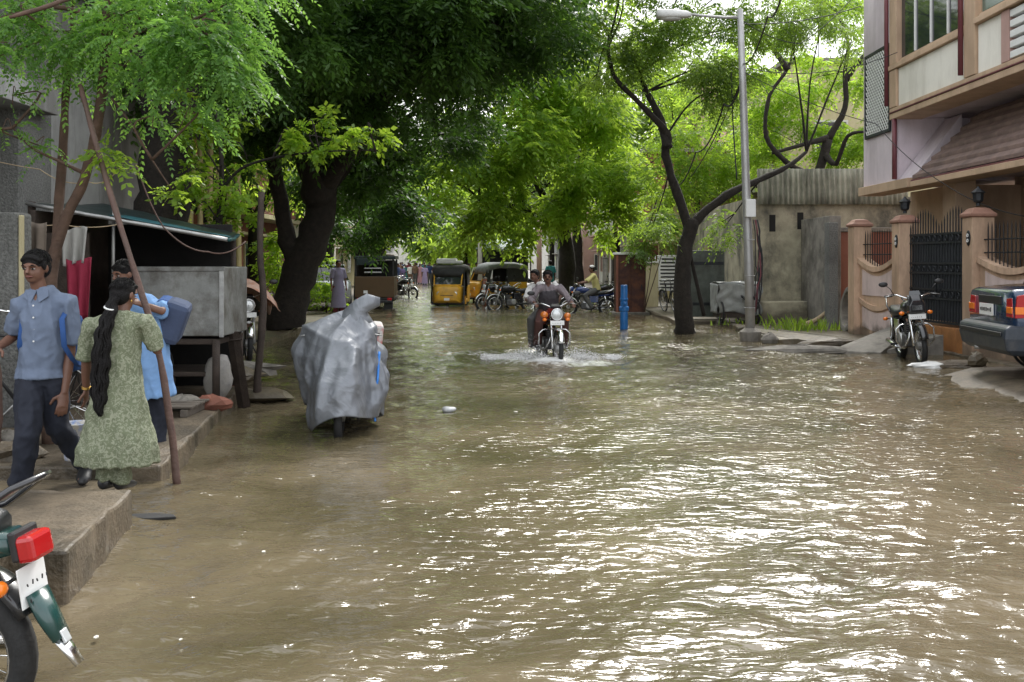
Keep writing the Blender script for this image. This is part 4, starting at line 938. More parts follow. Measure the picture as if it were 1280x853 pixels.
# floating litter
def litter(label, p, s_, mat, seed):
    rnd = random.Random(seed); mb = MB(); mb.ell((0, 0, 0), s_, 12, 8)
    mb.v = [tuple(Vector(q) * (1 + .35 * mnoise.noise(Vector(q) * 14 + Vector((seed, 0, 0))))) for q in mb.v]
    o = mb.build('floating_bag', mat, None, True); o.location = p; return tag(o, label, 'litter')
m_bag = mk('grey_plastic_bag', (.42, .43, .43), .3, 0, .3, 14, .4, 20)
litter('crumpled grey plastic bag floating beyond the covered motorcycle', G(561, 512, .02), (.08, .06, .038), m_bag, 1)
m_scrap = mk('pale_scrap', (.62, .6, .52), .6, 0, .2)
for i, (px, py, s_) in enumerate(((120, 797, 5), (226, 800, 3), (527, 788, 3), (645, 515, 4), (470, 690, 3), (330, 690, 3), (700, 545, 3))):
    d = G(px, py, 0).y; w_ = s_ / FPX * d
    rnd = random.Random(i); mb = MB(); poly = [(w_ * rnd.uniform(.6, 1.3) * math.cos(a * 1.05), w_ * rnd.uniform(.4, 1.0) * math.sin(a * 1.05)) for a in range(6)]
    mb.prism(poly, (0, 0, 0), (1, 0, 0), (0, 1, 0), .004); o = mb.build('paper_scrap', m_scrap, None); o.location = G(px, py, .012); o.rotation_euler = (rnd.uniform(-.1, .1), rnd.uniform(-.1, .1), rnd.uniform(0, 3))
    tag(o, 'tiny pale scrap floating loose on the brown water', 'litter', 'scraps floating on the flood water')
mb = MB(); mb.prism([(-.14, -.02), (-.02, -.05), (.16, -.02), (.13, .02), (0, .04), (-.13, .03)], (0, 0, 0), (1, 0, 0), (0, 1, .15), .02); o = mb.build('rubber_scrap', m_rubber, None, bev=.005); o.location = G(190, 648, .01); tag(o, 'black rubber scrap lying against the slab corner', 'litter')
# ================================================================ motorcycles (local: +x forward, +y its left, origin on the ground)
def mat_variant(name, col, rough=.25, coat=.6, var=.12): return mk(name, col, rough, 0, var, 6, .02, 40, coat=coat)
m_tank_black = mat_variant('gloss_black', (.018, .018, .02))
m_tank_red = mat_variant('gloss_maroon', (.20, .02, .015))
m_tank_blue = mat_variant('gloss_blue', (.015, .04, .16))
m_tank_green = mat_variant('gloss_dark_green', (.01, .05, .045))
m_orange = mat_variant('gloss_orange', (.62, .17, .02))
m_red_plastic = mat_variant('red_plastic', (.45, .02, .02))
m_print = mk('black_print', (.02, .02, .02), .6, 0, .1)
GLY = {'T': [((0, 1), (1, 1)), ((.5, 1), (.5, 0))], 'N': [((0, 0), (0, 1)), ((0, 1), (1, 0)), ((1, 0), (1, 1))], '0': [((0, 0), (0, 1)), ((0, 1), (1, 1)), ((1, 1), (1, 0)), ((1, 0), (0, 0))],
       '7': [((0, 1), (1, 1)), ((1, 1), (.4, 0))], 'X': [((0, 0), (1, 1)), ((0, 1), (1, 0))], '1': [((.5, 0), (.5, 1)), ((.5, 1), (.25, .8))], '4': [((.8, 0), (.8, 1)), ((.8, 1), (0, .35)), ((0, .35), (1, .35))],
       '9': [((1, .5), (0, .5)), ((0, .5), (0, 1)), ((0, 1), (1, 1)), ((1, 1), (1, 0))], '3': [((0, 1), (1, 1)), ((1, 1), (1, 0)), ((1, 0), (0, 0)), ((.2, .5), (1, .5))], '5': [((1, 1), (0, 1)), ((0, 1), (0, .5)), ((0, .5), (1, .5)), ((1, .5), (1, 0)), ((1, 0), (0, 0))]}
def glyphs(mb, text, org, ux, uz, n, h, w, gap, r):
    """stroke lettering as thin raised bars in the plane ux, uz"""
    org, ux, uz = Vector(org), Vector(ux).normalized(), Vector(uz).normalized()
    x = 0
    for ch in text:
        for a, b in GLY.get(ch, []):
            p, q = org + ux * (x + a[0] * w) + uz * a[1] * h + Vector(n) * .002, org + ux * (x + b[0] * w) + uz * b[1] * h + Vector(n) * .002
            mb.tube([p, q], r, 4)
        x += w + gap
def smudges(sgn, org, t, par, n):
    """faint worn marks left of the painted number"""
    rnd = random.Random(int(abs(org[2]) * 1000)); mb = MB()
    for i in range(n):
        p = V(org[0] + sgn * .003, org[1] - sgn * -1 * (.028 * i) * (1 if sgn > 0 else 1), org[2]) if sgn > 0 else V(org[0] - .003, org[1] - .028 * i, org[2])
        mb.tube([p, p + V(0, rnd.uniform(-.006, .006), rnd.uniform(.006, .018))], .0028, 4)
    mb.build('worn_marks', m_print, par)['kind'] = 'stuff'
def make_bike(label, loc, rz, tank, group=None, fairing=False, detail=True, crash=True, seat=m_seat, mirrors=True, scale=1, side_mat=None, plate=m_plate, lean=0, steer=0, name='motorcycle'):
    t = thing(name, label, 'motorcycle', loc, group=group, scale=scale, rot=(lean, 0, rz))
    def b(mb, nm, mat, par=None, smooth=True, bev=0): return mb.build(nm, mat, par or t, smooth, bev)
    xf, xr, zr = .64, -.63, .30
    for x, nm in ((xf, 'front_wheel'), (xr, 'rear_wheel')):
        mb = MB(); mb.torus((x, 0, zr), (0, 1, 0), .262, .042 if x > 0 else .05, 30 if detail else 20, 8, .04 if x > 0 else .052); w = b(mb, nm, m_rubber)
        mb = MB(); mb.torus((x, 0, zr), (0, 1, 0), .218, .014, 28 if detail else 18, 6, .03); b(mb, 'rim', m_chrome, w)
        mb = MB(); mb.lathe([(.03, -.06), (.065, -.05), (.065, .05), (.03, .06)], 14, (x, 0, zr), (0, 1, 0)); b(mb, 'hub', m_alu, w, False)
        if detail:
            mb = MB()
            for i in range(18):
                a = 2 * math.pi * i / 18; a2 = a + (.35 if i % 2 else -.35); y = .035 if i % 2 else -.035
                mb.tube([(x + .06 * math.cos(a), y, zr + .06 * math.sin(a)), (x + .212 * math.cos(a2), 0, zr + .212 * math.sin(a2))], .0028, 4)
            o = b(mb, 'spokes', m_chrome, w); o['kind'] = 'stuff'
    # forks, mudguards
    for s in (-1, 1):
        mb = MB(); mb.tube([(xf, s * .085, zr), (xf - .09, s * .085, .52), (xf - .21, s * .085, .88)], [.024, .024, .018], 8); b(mb, 'fork_leg', m_chrome if detail else m_alu)
        mb = MB(); mb.tube([(xr, s * .13, zr), (xr + .10, s * .13, .66)], [.032, .022], 8); b(mb, 'shock_absorber', m_chrome)
        mb = MB(); mb.tube([(xr, s * .09, zr), (-.08, s * .09, .30)], .02, 6); b(mb, 'swing_arm', m_black)
    def guard(x, a0, a1, w, r, nm, mat):
        mb = MB(); n = 14; rs = []
        for i in range(n + 1):
            a = a0 + (a1 - a0) * i / n; cx, cz = math.cos(a), math.sin(a)
            rs.append([V(x + cx * (r - .012), -w, zr + cz * (r - .012)), V(x + cx * (r + .008), -w * .6, zr + cz * (r + .008)), V(x + cx * (r + .016), 0, zr + cz * (r + .016)), V(x + cx * (r + .008), w * .6, zr + cz * (r + .008)), V(x + cx * (r - .012), w, zr + cz * (r - .012)), V(x + cx * (r - .004), 0, zr + cz * (r - .004))])
        mb.rings(rs); return b(mb, nm, mat)
    guard(xf, R(20), R(165), .058, .335, 'front_mudguard', m_chrome if not fairing else tank)
    guard(xr, R(10), R(150), .075, .355, 'rear_mudguard', m_tank_black)
    # frame, engine, exhaust
    mb = MB()
    mb.tube([(.42, 0, .86), (.36, 0, .60), (.20, 0, .26), (-.12, 0, .24), (-.22, 0, .62), (-.75, 0, .70)], .02, 6); mb.tube([(.42, 0, .84), (.1, 0, .72), (-.25, 0, .66)], .022, 6); b(mb, 'frame', m_black)
    mb = MB(); mb.box((.06, 0, .34), (.34, .26, .20)); e = b(mb, 'engine', m_engine, None, False, .03)
    mb = MB(); mb.lathe([(.09, -.15), (.10, -.12), (.10, .12), (.09, .15)], 14, (-.02, 0, .36), (0, 1, 0)); b(mb, 'crankcase', m_alu, e, False, .008)
    mb = MB()
    for i in range(6): mb.box((.16, 0, .45 + i * .03), (.17, .19, .014), (0, -.25, 0))
    o = b(mb, 'cylinder_fins', m_engine, e, False); o['kind'] = 'stuff'
    mb = MB(); mb.tube([(.24, -.03, .52), (.33, -.08, .40), (.22, -.13, .24), (-.2, -.15, .22)], .02, 8); ex = b(mb, 'exhaust', m_chrome)
    mb = MB(); mb.tube([(-.2, -.16, .22), (-.3, -.16, .235), (-.72, -.17, .285), (-.78, -.17, .29)], [.022, .042, .046, .03], 12); b(mb, 'silencer', m_chrome, ex)
    # tank, side panels, seat, tail
    mb = MB(); mb.tube([(.40, 0, .84), (.33, 0, .845), (.15, 0, .85), (-.03, 0, .81), (-.14, 0, .775)], [(.05, .04), (.125, .10), (.14, .115), (.115, .085), (.06, .05)], 16, side=(0, 1, 0)); tk = b(mb, 'fuel_tank', tank)
    mb = MB(); mb.lathe([(.035, 0), (.035, .02), (.02, .025)], 12, (.12, 0, .955)); b(mb, 'fuel_cap', m_chrome, tk, False)
    for s in (-1, 1):
        mb = MB(); mb.prism([(-.32, .46), (-.06, .44), (-.04, .66), (-.34, .66)], (0, s * .11 - .012, 0), (1, 0, 0), (0, 0, 1), .024) ; b(mb, 'side_panel', side_mat or tank, None, False, .008)
    mb = MB(); rs = []
    for x, w, z0, z1 in ((-.10, .09, .74, .80), (-.16, .12, .72, .81), (-.35, .14, .70, .80), (-.50, .14, .71, .83), (-.72, .12, .73, .85), (-.80, .09, .75, .84)):
        rs.append([V(x, -w, z0), V(x, w, z0), V(x, w * 1.02, z1 - .03), V(x, w * .75, z1), V(x, -w * .75, z1), V(x, -w * 1.02, z1 - .03)])
    mb.rings(rs); st = b(mb, 'seat', seat)
    mb = MB(); rs = []
    for x, w, z0, z1 in ((-.34, .12, .64, .70), (-.62, .12, .66, .74), (-.84, .08, .70, .78), (-.92, .05, .72, .77)):
        rs.append([V(x, -w, z0), V(x, w, z0), V(x, w, z1), V(x, -w, z1)])
    mb.rings(rs); b(mb, 'tail_cowl', tank, None, True)
    mb = MB(); mb.tube([(-.52, .15, .76), (-.74, .15, .84), (-.95, .11, .98), (-1.0, 0, 1.0), (-.95, -.11, .98), (-.74, -.15, .84), (-.52, -.15, .76)], .013, 8); b(mb, 'grab_rail', m_tank_black if fairing else m_chrome)
    mb = MB(); mb.box((-.955, 0, .735), (.075, .135, .10), (0, .18, 0)); tl = b(mb, 'tail_lamp', m_redlens, None, False, .018)
    mb = MB(); mb.box((-.915, 0, .745), (.03, .145, .115), (0, .18, 0)); b(mb, 'lamp_housing', m_black, tl, False, .01)
    mb = MB(); mb.prism([(-.08, 0), (.08, 0), (.08, .15), (-.08, .15)], (-.955, 0, .515), (0, 1, 0), (.13, 0, 1), .006); pl = b(mb, 'number_plate', plate, None, False, .004)
    if detail:
        smudges(-1, (-.962, .06, .60), t, pl, 5); smudges(-1, (-.972, .06, .54), t, pl, 4)
    for s in (-1, 1):
        mb = MB(); mb.tube([(-.90, 0, .62), (-.90, s * .12, .62)], .008, 6); st_ = b(mb, 'indicator_stalk', m_black)
        mb = MB(); mb.ell((-.91, s * .15, .62), (.03, .042, .03), 10, 6); b(mb, 'indicator', m_amberlens, st_)
        mb = MB(); mb.tube([(.50, 0, .78), (.50, s * .17, .78)], .008, 6); st_ = b(mb, 'indicator_stalk', m_black)
        mb = MB(); mb.ell((.51, s * .20, .78), (.03, .042, .03), 10, 6); b(mb, 'indicator', m_amberlens, st_)
    # headlight, bars, mirrors
    hc = V(.56, 0, .87)
    if fairing:
        mb = MB(); mb.rings([[V(x, y * w, z) for y, z in ((-1, z0), (1, z0), (1, (z0 + z1) / 2), (.55, z1), (-.55, z1), (-1, (z0 + z1) / 2))] for x, w, z0, z1 in ((.44, .10, .80, 1.06), (.54, .135, .76, 1.05), (.62, .11, .79, .98))]); hl = b(mb, 'headlight_cowl', tank, None, False, .015)
        mb = MB(); mb.box((.60, 0, .86), (.04, .17, .10)); b(mb, 'headlight', m_clearlens, hl, False, .015)
        mb = MB(); mb.prism([(-.10, 0), (.10, 0), (.07, .12), (-.07, .12)], (.555, 0, .985), (0, 1, 0), (-.5, 0, 1), .006); b(mb, 'visor', m_glass, hl, False, .004)
    else:
        mb = MB(); mb.lathe([(.03, -.14), (.075, -.10), (.10, -.02), (.105, .01), (.095, .015)], 18, hc, (1, 0, 0)); hl = b(mb, 'headlight_shell', tank)
        mb = MB(); mb.ell(hc + V(.012, 0, 0), (.03, .092, .092), 18, 10); b(mb, 'headlight', m_clearlens, hl)
        mb = MB(); mb.torus(hc + V(.012, 0, 0), (1, 0, 0), .097, .009, 20, 6); b(mb, 'headlight_rim', m_chrome, hl)
    mb = MB(); mb.prism([(-.12, 0), (.12, 0), (.12, .075), (-.12, .075)], (.60, 0, .69), (0, 1, 0), (-.1, 0, 1), .006); fp = b(mb, 'front_plate', plate, None, False, .004)
    if detail:
        smudges(1, (.606, -.09, .715), t, fp, 6)
    for s in (-1, 1):
        mb = MB(); mb.tube([(.40, 0, .96), (.40, s * .10, 1.0), (.34, s * .22, 1.05), (.24, s * .36, 1.03)], .012, 8); h = b(mb, 'handlebar', m_chrome)
        mb = MB(); mb.tube([(.30, s * .28, 1.043), (.235, s * .37, 1.03)], .018, 8); b(mb, 'grip', m_rubber, h)
        mb = MB(); mb.tube([(.33, s * .26, 1.05), (.36, s * .40, 1.03)], .007, 5); b(mb, 'lever', m_alu, h)
        if mirrors:
            mb = MB(); mb.tube([(.33, s * .25, 1.05), (.36, s * .31, 1.15), (.34, s * .36, 1.20)], .006, 5); mr = b(mb, 'mirror_stem', m_black)
            mb = MB(); mb.ell((.34, s * .40, 1.22), (.02, .068, .04), 12, 8); b(mb, 'mirror', m_black, mr)
        mb = MB(); mb.tube([(-.12, s * .05, .28), (-.12, s * .24, .28)], .012, 6); fr = b(mb, 'foot_peg', m_black)
        mb = MB(); mb.tube([(-.12, s * .16, .28), (-.12, s * .26, .28)], .02, 6); b(mb, 'peg_rubber', m_rubber, fr)
    if crash:
        mb = MB(); mb.tube([(.36, -.04, .62), (.36, -.20, .60), (.37, -.27, .54), (.36, -.27, .36), (.30, -.2, .27), (.22, -.05, .25)], .013, 8); mb.tube([(.36, .04, .62), (.36, .20, .60), (.37, .27, .54), (.36, .27, .36), (.30, .2, .27), (.22, .05, .25)], .013, 8); mb.tube([(.36, -.05, .62), (.36, .05, .62)], .013, 8); b(mb, 'crash_guard', m_chrome)
    mb = MB(); mb.tube([(-.1, .1, .26), (-.12, .22, .02)], .012, 6); b(mb, 'side_stand', m_black)
    mb = MB(); mb.box((.42, 0, 1.0), (.10, .17, .05), (0, .4, 0)); b(mb, 'instrument_pod', m_black, None, False, .012)
    return t
# near motorcycle cut by the frame edge: rear end seen, nose pointing away to the stall side
near = make_bike('dark green motorcycle with red tail lamp beside the worn slab', V(-2.72, 3.92, -.17), R(171), m_tank_green, fairing=True, lean=R(-4))
mb = MB(); mb.tube([(-.955, 0, .56), (-1.0, 0, .47), (-1.05, 0, .385)], [(.06, .03), (.058, .028), (.048, .022)], 10, side=(0, 1, 0)); fl_ = mb.build('rear_flap', m_tank_green, near, True)
mb = MB(); mb.tube([(-1.04, 0, .395), (-1.12, 0, .29)], [(.042, .012), (.03, .01)], 8, side=(0, 1, 0)); mb.build('flap_tip', m_chrome, fl_, True)
mb = MB(); mb.box((-1.065, 0, .395), (.012, .04, .05), (0, .5, 0)); mb.build('reflector', m_clearlens, fl_, bev=.004)
for ch in list(near.children):          # the far indicator is folded away behind the lamp
    if ch.name.startswith('indicator_stalk') and min(v_.co.y for v_ in ch.data.vertices) < -.1 and min(v_.co.x for v_ in ch.data.vertices) < 0:
        for g_ in list(ch.children): bpy.data.objects.remove(g_)
        bpy.data.objects.remove(ch)
# parked by the gate, facing the camera
gate_bike = make_bike('black and silver motorcycle parked facing the street before the iron gate', V(6.62, 16.5, -.03), R(-99), m_tank_black, fairing=True, lean=R(4), side_mat=m_chrome, scale=1.08)
ride = make_bike('orange and maroon motorcycle splashing through the water with two riders', V(.66, 17.35, -.13), R(-80), m_tank_red, side_mat=m_orange)
mb = MB(); 
for s in (-1, 1): mb.ell((.42, s * .13, .84), (.06, .05, .06), 10, 8)
mb = MB(); mb.ell((.47, -.2, .86), (.07, .07, .06), 12, 8); mb.build('orange_panel', m_orange, ride, True)
mb = MB(); mb.ell((.47, .2, .84), (.06, .06, .055), 12, 8); mb.build('orange_panel', m_orange, ride, True)
blue_bike = make_bike('blue motorcycle with yellow shirted rider beside the dark tree trunk', V(*G(735, 391, 0)[:2], -.12), R(178), m_tank_blue, detail=False, crash=False)
tmpl = make_bike('black motorcycle first in the row beside the open autorickshaw', V(*G(640, 386, 0)[:2], -.12), R(200), m_tank_black, 'motorcycles parked in rows', detail=False)
g_ = 'motorcycles parked in rows'
for lab, px, py, rz in (('black motorcycle second in the row, nearest the open autorickshaw', 622, 385, 215), ('black motorcycle behind the row beside the open autorickshaw', 650, 378, 195),
                        ('dark motorcycle parked beyond the blue motorcycle', 752, 384, 10), ('dark motorcycle at the end beside the red cabinet', 768, 378, 40), ('dark motorcycle parked behind the goods vehicle', 502, 372, -30),
                        ('dark motorcycle farther along the verge past the goods vehicle', 496, 366, -60), ('small dark motorcycle by the far awning', 662, 368, 190)):
    again(tmpl, lab, V(*G(px, py, 0)[:2], -.12), R(rz))
cl_bike = make_bike('dark motorcycle under an orange cloth beyond the stall post', P(306, 440, 15.0) * 1.0, R(-70), m_tank_black, detail=False, crash=False)
cl_bike.location = V((306 - 640) / FPX * 15.5, 15.5, .1)
def drape(name, label, cat, pts_fn, nu, nv, mat, loc, rz=0, solid=.006, subd=True, parent=None):
    mb = MB(); mb.sheet(pts_fn, nu, nv); o = mb.build(name, mat, parent, True, solid=solid)
    o.location = loc; o.rotation_euler = (0, 0, rz); return tag(o, label, cat)
m_orcloth = mk('orange_white_cloth', (.62, .42, .33), .85, 0, .1, 3, .2, 30, stain=(.5, .14, .04), stain_amt=.9, stain_scale=2.5)
drape('cloth_cover', 'pale and orange cloth thrown over the dark motorcycle beyond the stall', 'cloth', lambda u, v: V((u - .5) * 1.5, (v - .5) * .9, 1.02 + .22 * math.sin(u * 2.6) - 1.5 * (v - .5) ** 2 + .03 * math.sin(u * 17 + v * 9)), 20, 14, m_orcloth, cl_bike.location, R(-70))

# ---------------------------------------------------------------- covered motorcycle
m_silver = bpy.data.materials.new('silver_cover'); m_silver.use_nodes = True
def _sil():
    n, L = m_silver.node_tree.nodes, m_silver.node_tree.links; b = n['Principled BSDF']
    b.inputs['Metallic'].default_value = .28; b.inputs['Roughness'].default_value = .42
    t = n.new('ShaderNodeTexCoord'); z = n.new('ShaderNodeTexNoise'); z.inputs['Scale'].default_value = 3.5; z.inputs['Detail'].default_value = 7; L.new(t.outputs['Object'], z.inputs['Vector'])
    r = n.new('ShaderNodeValToRGB'); r.color_ramp.elements[0].color = (.12, .13, .145, 1); r.color_ramp.elements[1].color = (.25, .265, .29, 1); L.new(z.outputs['Fac'], r.inputs['Fac']); L.new(r.outputs['Color'], b.inputs['Base Color'])
    v = n.new('ShaderNodeTexVoronoi'); v.feature = 'F1'; v.inputs['Scale'].default_value = 4.5; z2 = n.new('ShaderNodeTexNoise'); z2.inputs['Scale'].default_value = 3; L.new(t.outputs['Object'], z2.inputs['Vector']); vm = n.new('ShaderNodeVectorMath'); vm.operation = 'MULTIPLY_ADD'; vm.inputs[1].default_value = (.5, .5, .5); L.new(z2.outputs['Color'], vm.inputs[0]); L.new(t.outputs['Object'], vm.inputs[2]); L.new(vm.outputs[0], v.inputs['Vector'])
    z3 = n.new('ShaderNodeTexNoise'); z3.inputs['Scale'].default_value = 4; z3.inputs['Detail'].default_value = 4; z3.inputs['Distortion'].default_value = 1.2; L.new(t.outputs['Object'], z3.inputs['Vector'])
    a = n.new('ShaderNodeMath'); a.operation = 'ADD'; L.new(v.outputs['Distance'], a.inputs[0]); L.new(z3.outputs['Fac'], a.inputs[1])
    bp = n.new('ShaderNodeBump'); bp.inputs['Strength'].default_value = .42; bp.inputs['Distance'].default_value = .07; sq = n.new('ShaderNodeMath'); sq.operation = 'MULTIPLY'; sq.inputs[1].default_value = .7; L.new(a.outputs[0], sq.inputs[0]); L.new(sq.outputs[0], bp.inputs['Height']); L.new(bp.outputs['Normal'], b.inputs['Normal'])
_sil()
cov_loc = V(-1.72, 10.1, -.13)
cbk = make_bike('blue motorcycle hidden under the silver cover in the water', cov_loc, R(-83), m_tank_blue, mirrors=False, detail=False, crash=False, plate=m_black)
mb = MB(); rnd = random.Random(4)
SUP = [(.64, .08, 1.0), (.40, .30, 1.10), (.26, .35, 1.12), (-.2, .22, .92), (-.95, .15, 1.0), (-.95, -.15, 1.0), (-.2, -.22, .92), (.26, -.38, 1.13), (.40, -.32, 1.11), (.64, -.08, 1.0)]
CX, CY = .12, .03
def sup_at(a):
    """where the ray at angle a leaves the polygon of supports (bars, headlight, seat, tail)"""
    d = (math.cos(a), math.sin(a))
    for i in range(len(SUP)):
        x0, y0, z0 = SUP[i]; x1, y1, z1 = SUP[(i + 1) % len(SUP)]
        ex, ey = x1 - x0, y1 - y0; den = d[0] * ey - d[1] * ex
        if abs(den) < 1e-9: continue
        r = ((x0 - CX) * ey - (y0 - CY) * ex) / den; t = ((x0 - CX) * d[1] - (y0 - CY) * d[0]) / den
        if r > 0 and -1e-6 <= t <= 1 + 1e-6: return r, z0 + (z1 - z0) * t
    return .4, 1.0
def cover_fn(u, v):
    a = 2 * math.pi * u + .0007; r, zt = sup_at(a); ca, sa = math.cos(a), math.sin(a)
    top = V(CX + r * ca, CY + r * sa, zt)
    rh = 1 / math.sqrt((ca / (1.02 if ca > 0 else .95)) ** 2 + (sa / .37) ** 2)
    crease = .075 * (.55 - abs(math.sin(a * 3 + .8))) + .05 * (.6 - abs(math.sin(a * 7 + 1.9 + .6 * math.sin(a * 2)))) + .018 * (.6 - abs(math.sin(a * 15 + .3)))
    hz_ = .25 + .07 * math.sin(a * 4 + .6) + .05 * math.sin(a * 7 + 2) + .06 * (1 - abs(ca))
    hem = V(CX - .10 + (rh + crease) * ca, CY + (rh + crease) * sa, hz_)
    if v < .7:
        t = v / .7; p = hem.lerp(top, t)
        sag = math.sin(math.pi * t); p += V(ca, sa, 0) * (.05 * sag + crease * .35 * sag)
        n1 = mnoise.voronoi(V(p.x * 2.6 + p.z, p.y * 2.8 + 3, p.z * 1.9))[0][0]; n2 = mnoise.voronoi(V(p.x * 5.2 + p.z * 2, p.y * 5.2 - p.z * 2, p.z * 3.4 + 7))[0][0]
        p += V(ca, sa, 0) * ((.15 * (n1 - .42) + .075 * (n2 - .42)) * min(1, sag * 1.6))
    else:
        t = (v - .7) / .3; pk_ = V(CX + .10, CY + .13, 1.30); p = top.lerp(pk_, t)
        p.z -= -.03 * math.sin(math.pi * t) + .045 * abs(math.sin(a * 4 + 1)) * math.sin(math.pi * t)
    return p
mb.sheet(cover_fn, 240, 70)
# peak of gathered cloth standing above the handlebar
mb.tube([(CX + .10, .14, 1.16), (CX + .12, .16, 1.25), (CX + .14, .19, 1.31), (CX + .15, .27, 1.36), (CX + .15, .38, 1.36)], [(.21, .18), (.13, .11), (.09, .08), (.085, .05), (.04, .006)], 9, side=(0, .6, -.5), cap=False)
cov = mb.build('motorcycle_cover', m_silver, None, True, solid=.004)
bm = bmesh.new(); bm.from_mesh(cov.data); bmesh.ops.remove_doubles(bm, verts=bm.verts, dist=.0015); bm.to_mesh(cov.data); bm.free(); cov.location = cov_loc; cov.rotation_euler = (0, 0, R(-83))
tag(cov, 'wrinkled silver grey tarpaulin cover draped over the motorcycle in the water', 'cover'); cov['kind'] = 'thing'
cable('bright blue strap hanging from the silver cover hem', [P(474, 440, 9.75), P(472, 475, 9.6), P(466, 500, 9.6), P(469, 527, 9.6)], .012, .02, name='strap', mat=mk('blue_strap', (.03, .2, .62), .5, 0, .2), cat='strap')
m_redwhite = mk('red_white_box', (.55, .53, .5), .6, 0, .1, 3, .1, stain=(.5, .02, .03), stain_amt=1, stain_scale=5)
pk = thing('parcel', 'red and white parcel tied beside the silver cover', 'parcel', P(470, 440, 10.6)); mb = MB(); mb.box((0, 0, .13), (.12, .3, .36), (.1, .1, .2)); mb.build('box', m_redwhite, pk, bev=.03)
mb = MB(); mb.box((.03, 0, -.14), (.14, .25, .14), (.1, .1, .2)); mb.build('base', m_rubber, pk, bev=.03); pk['label'] = 'red and white parcel tied beside the silver cover'

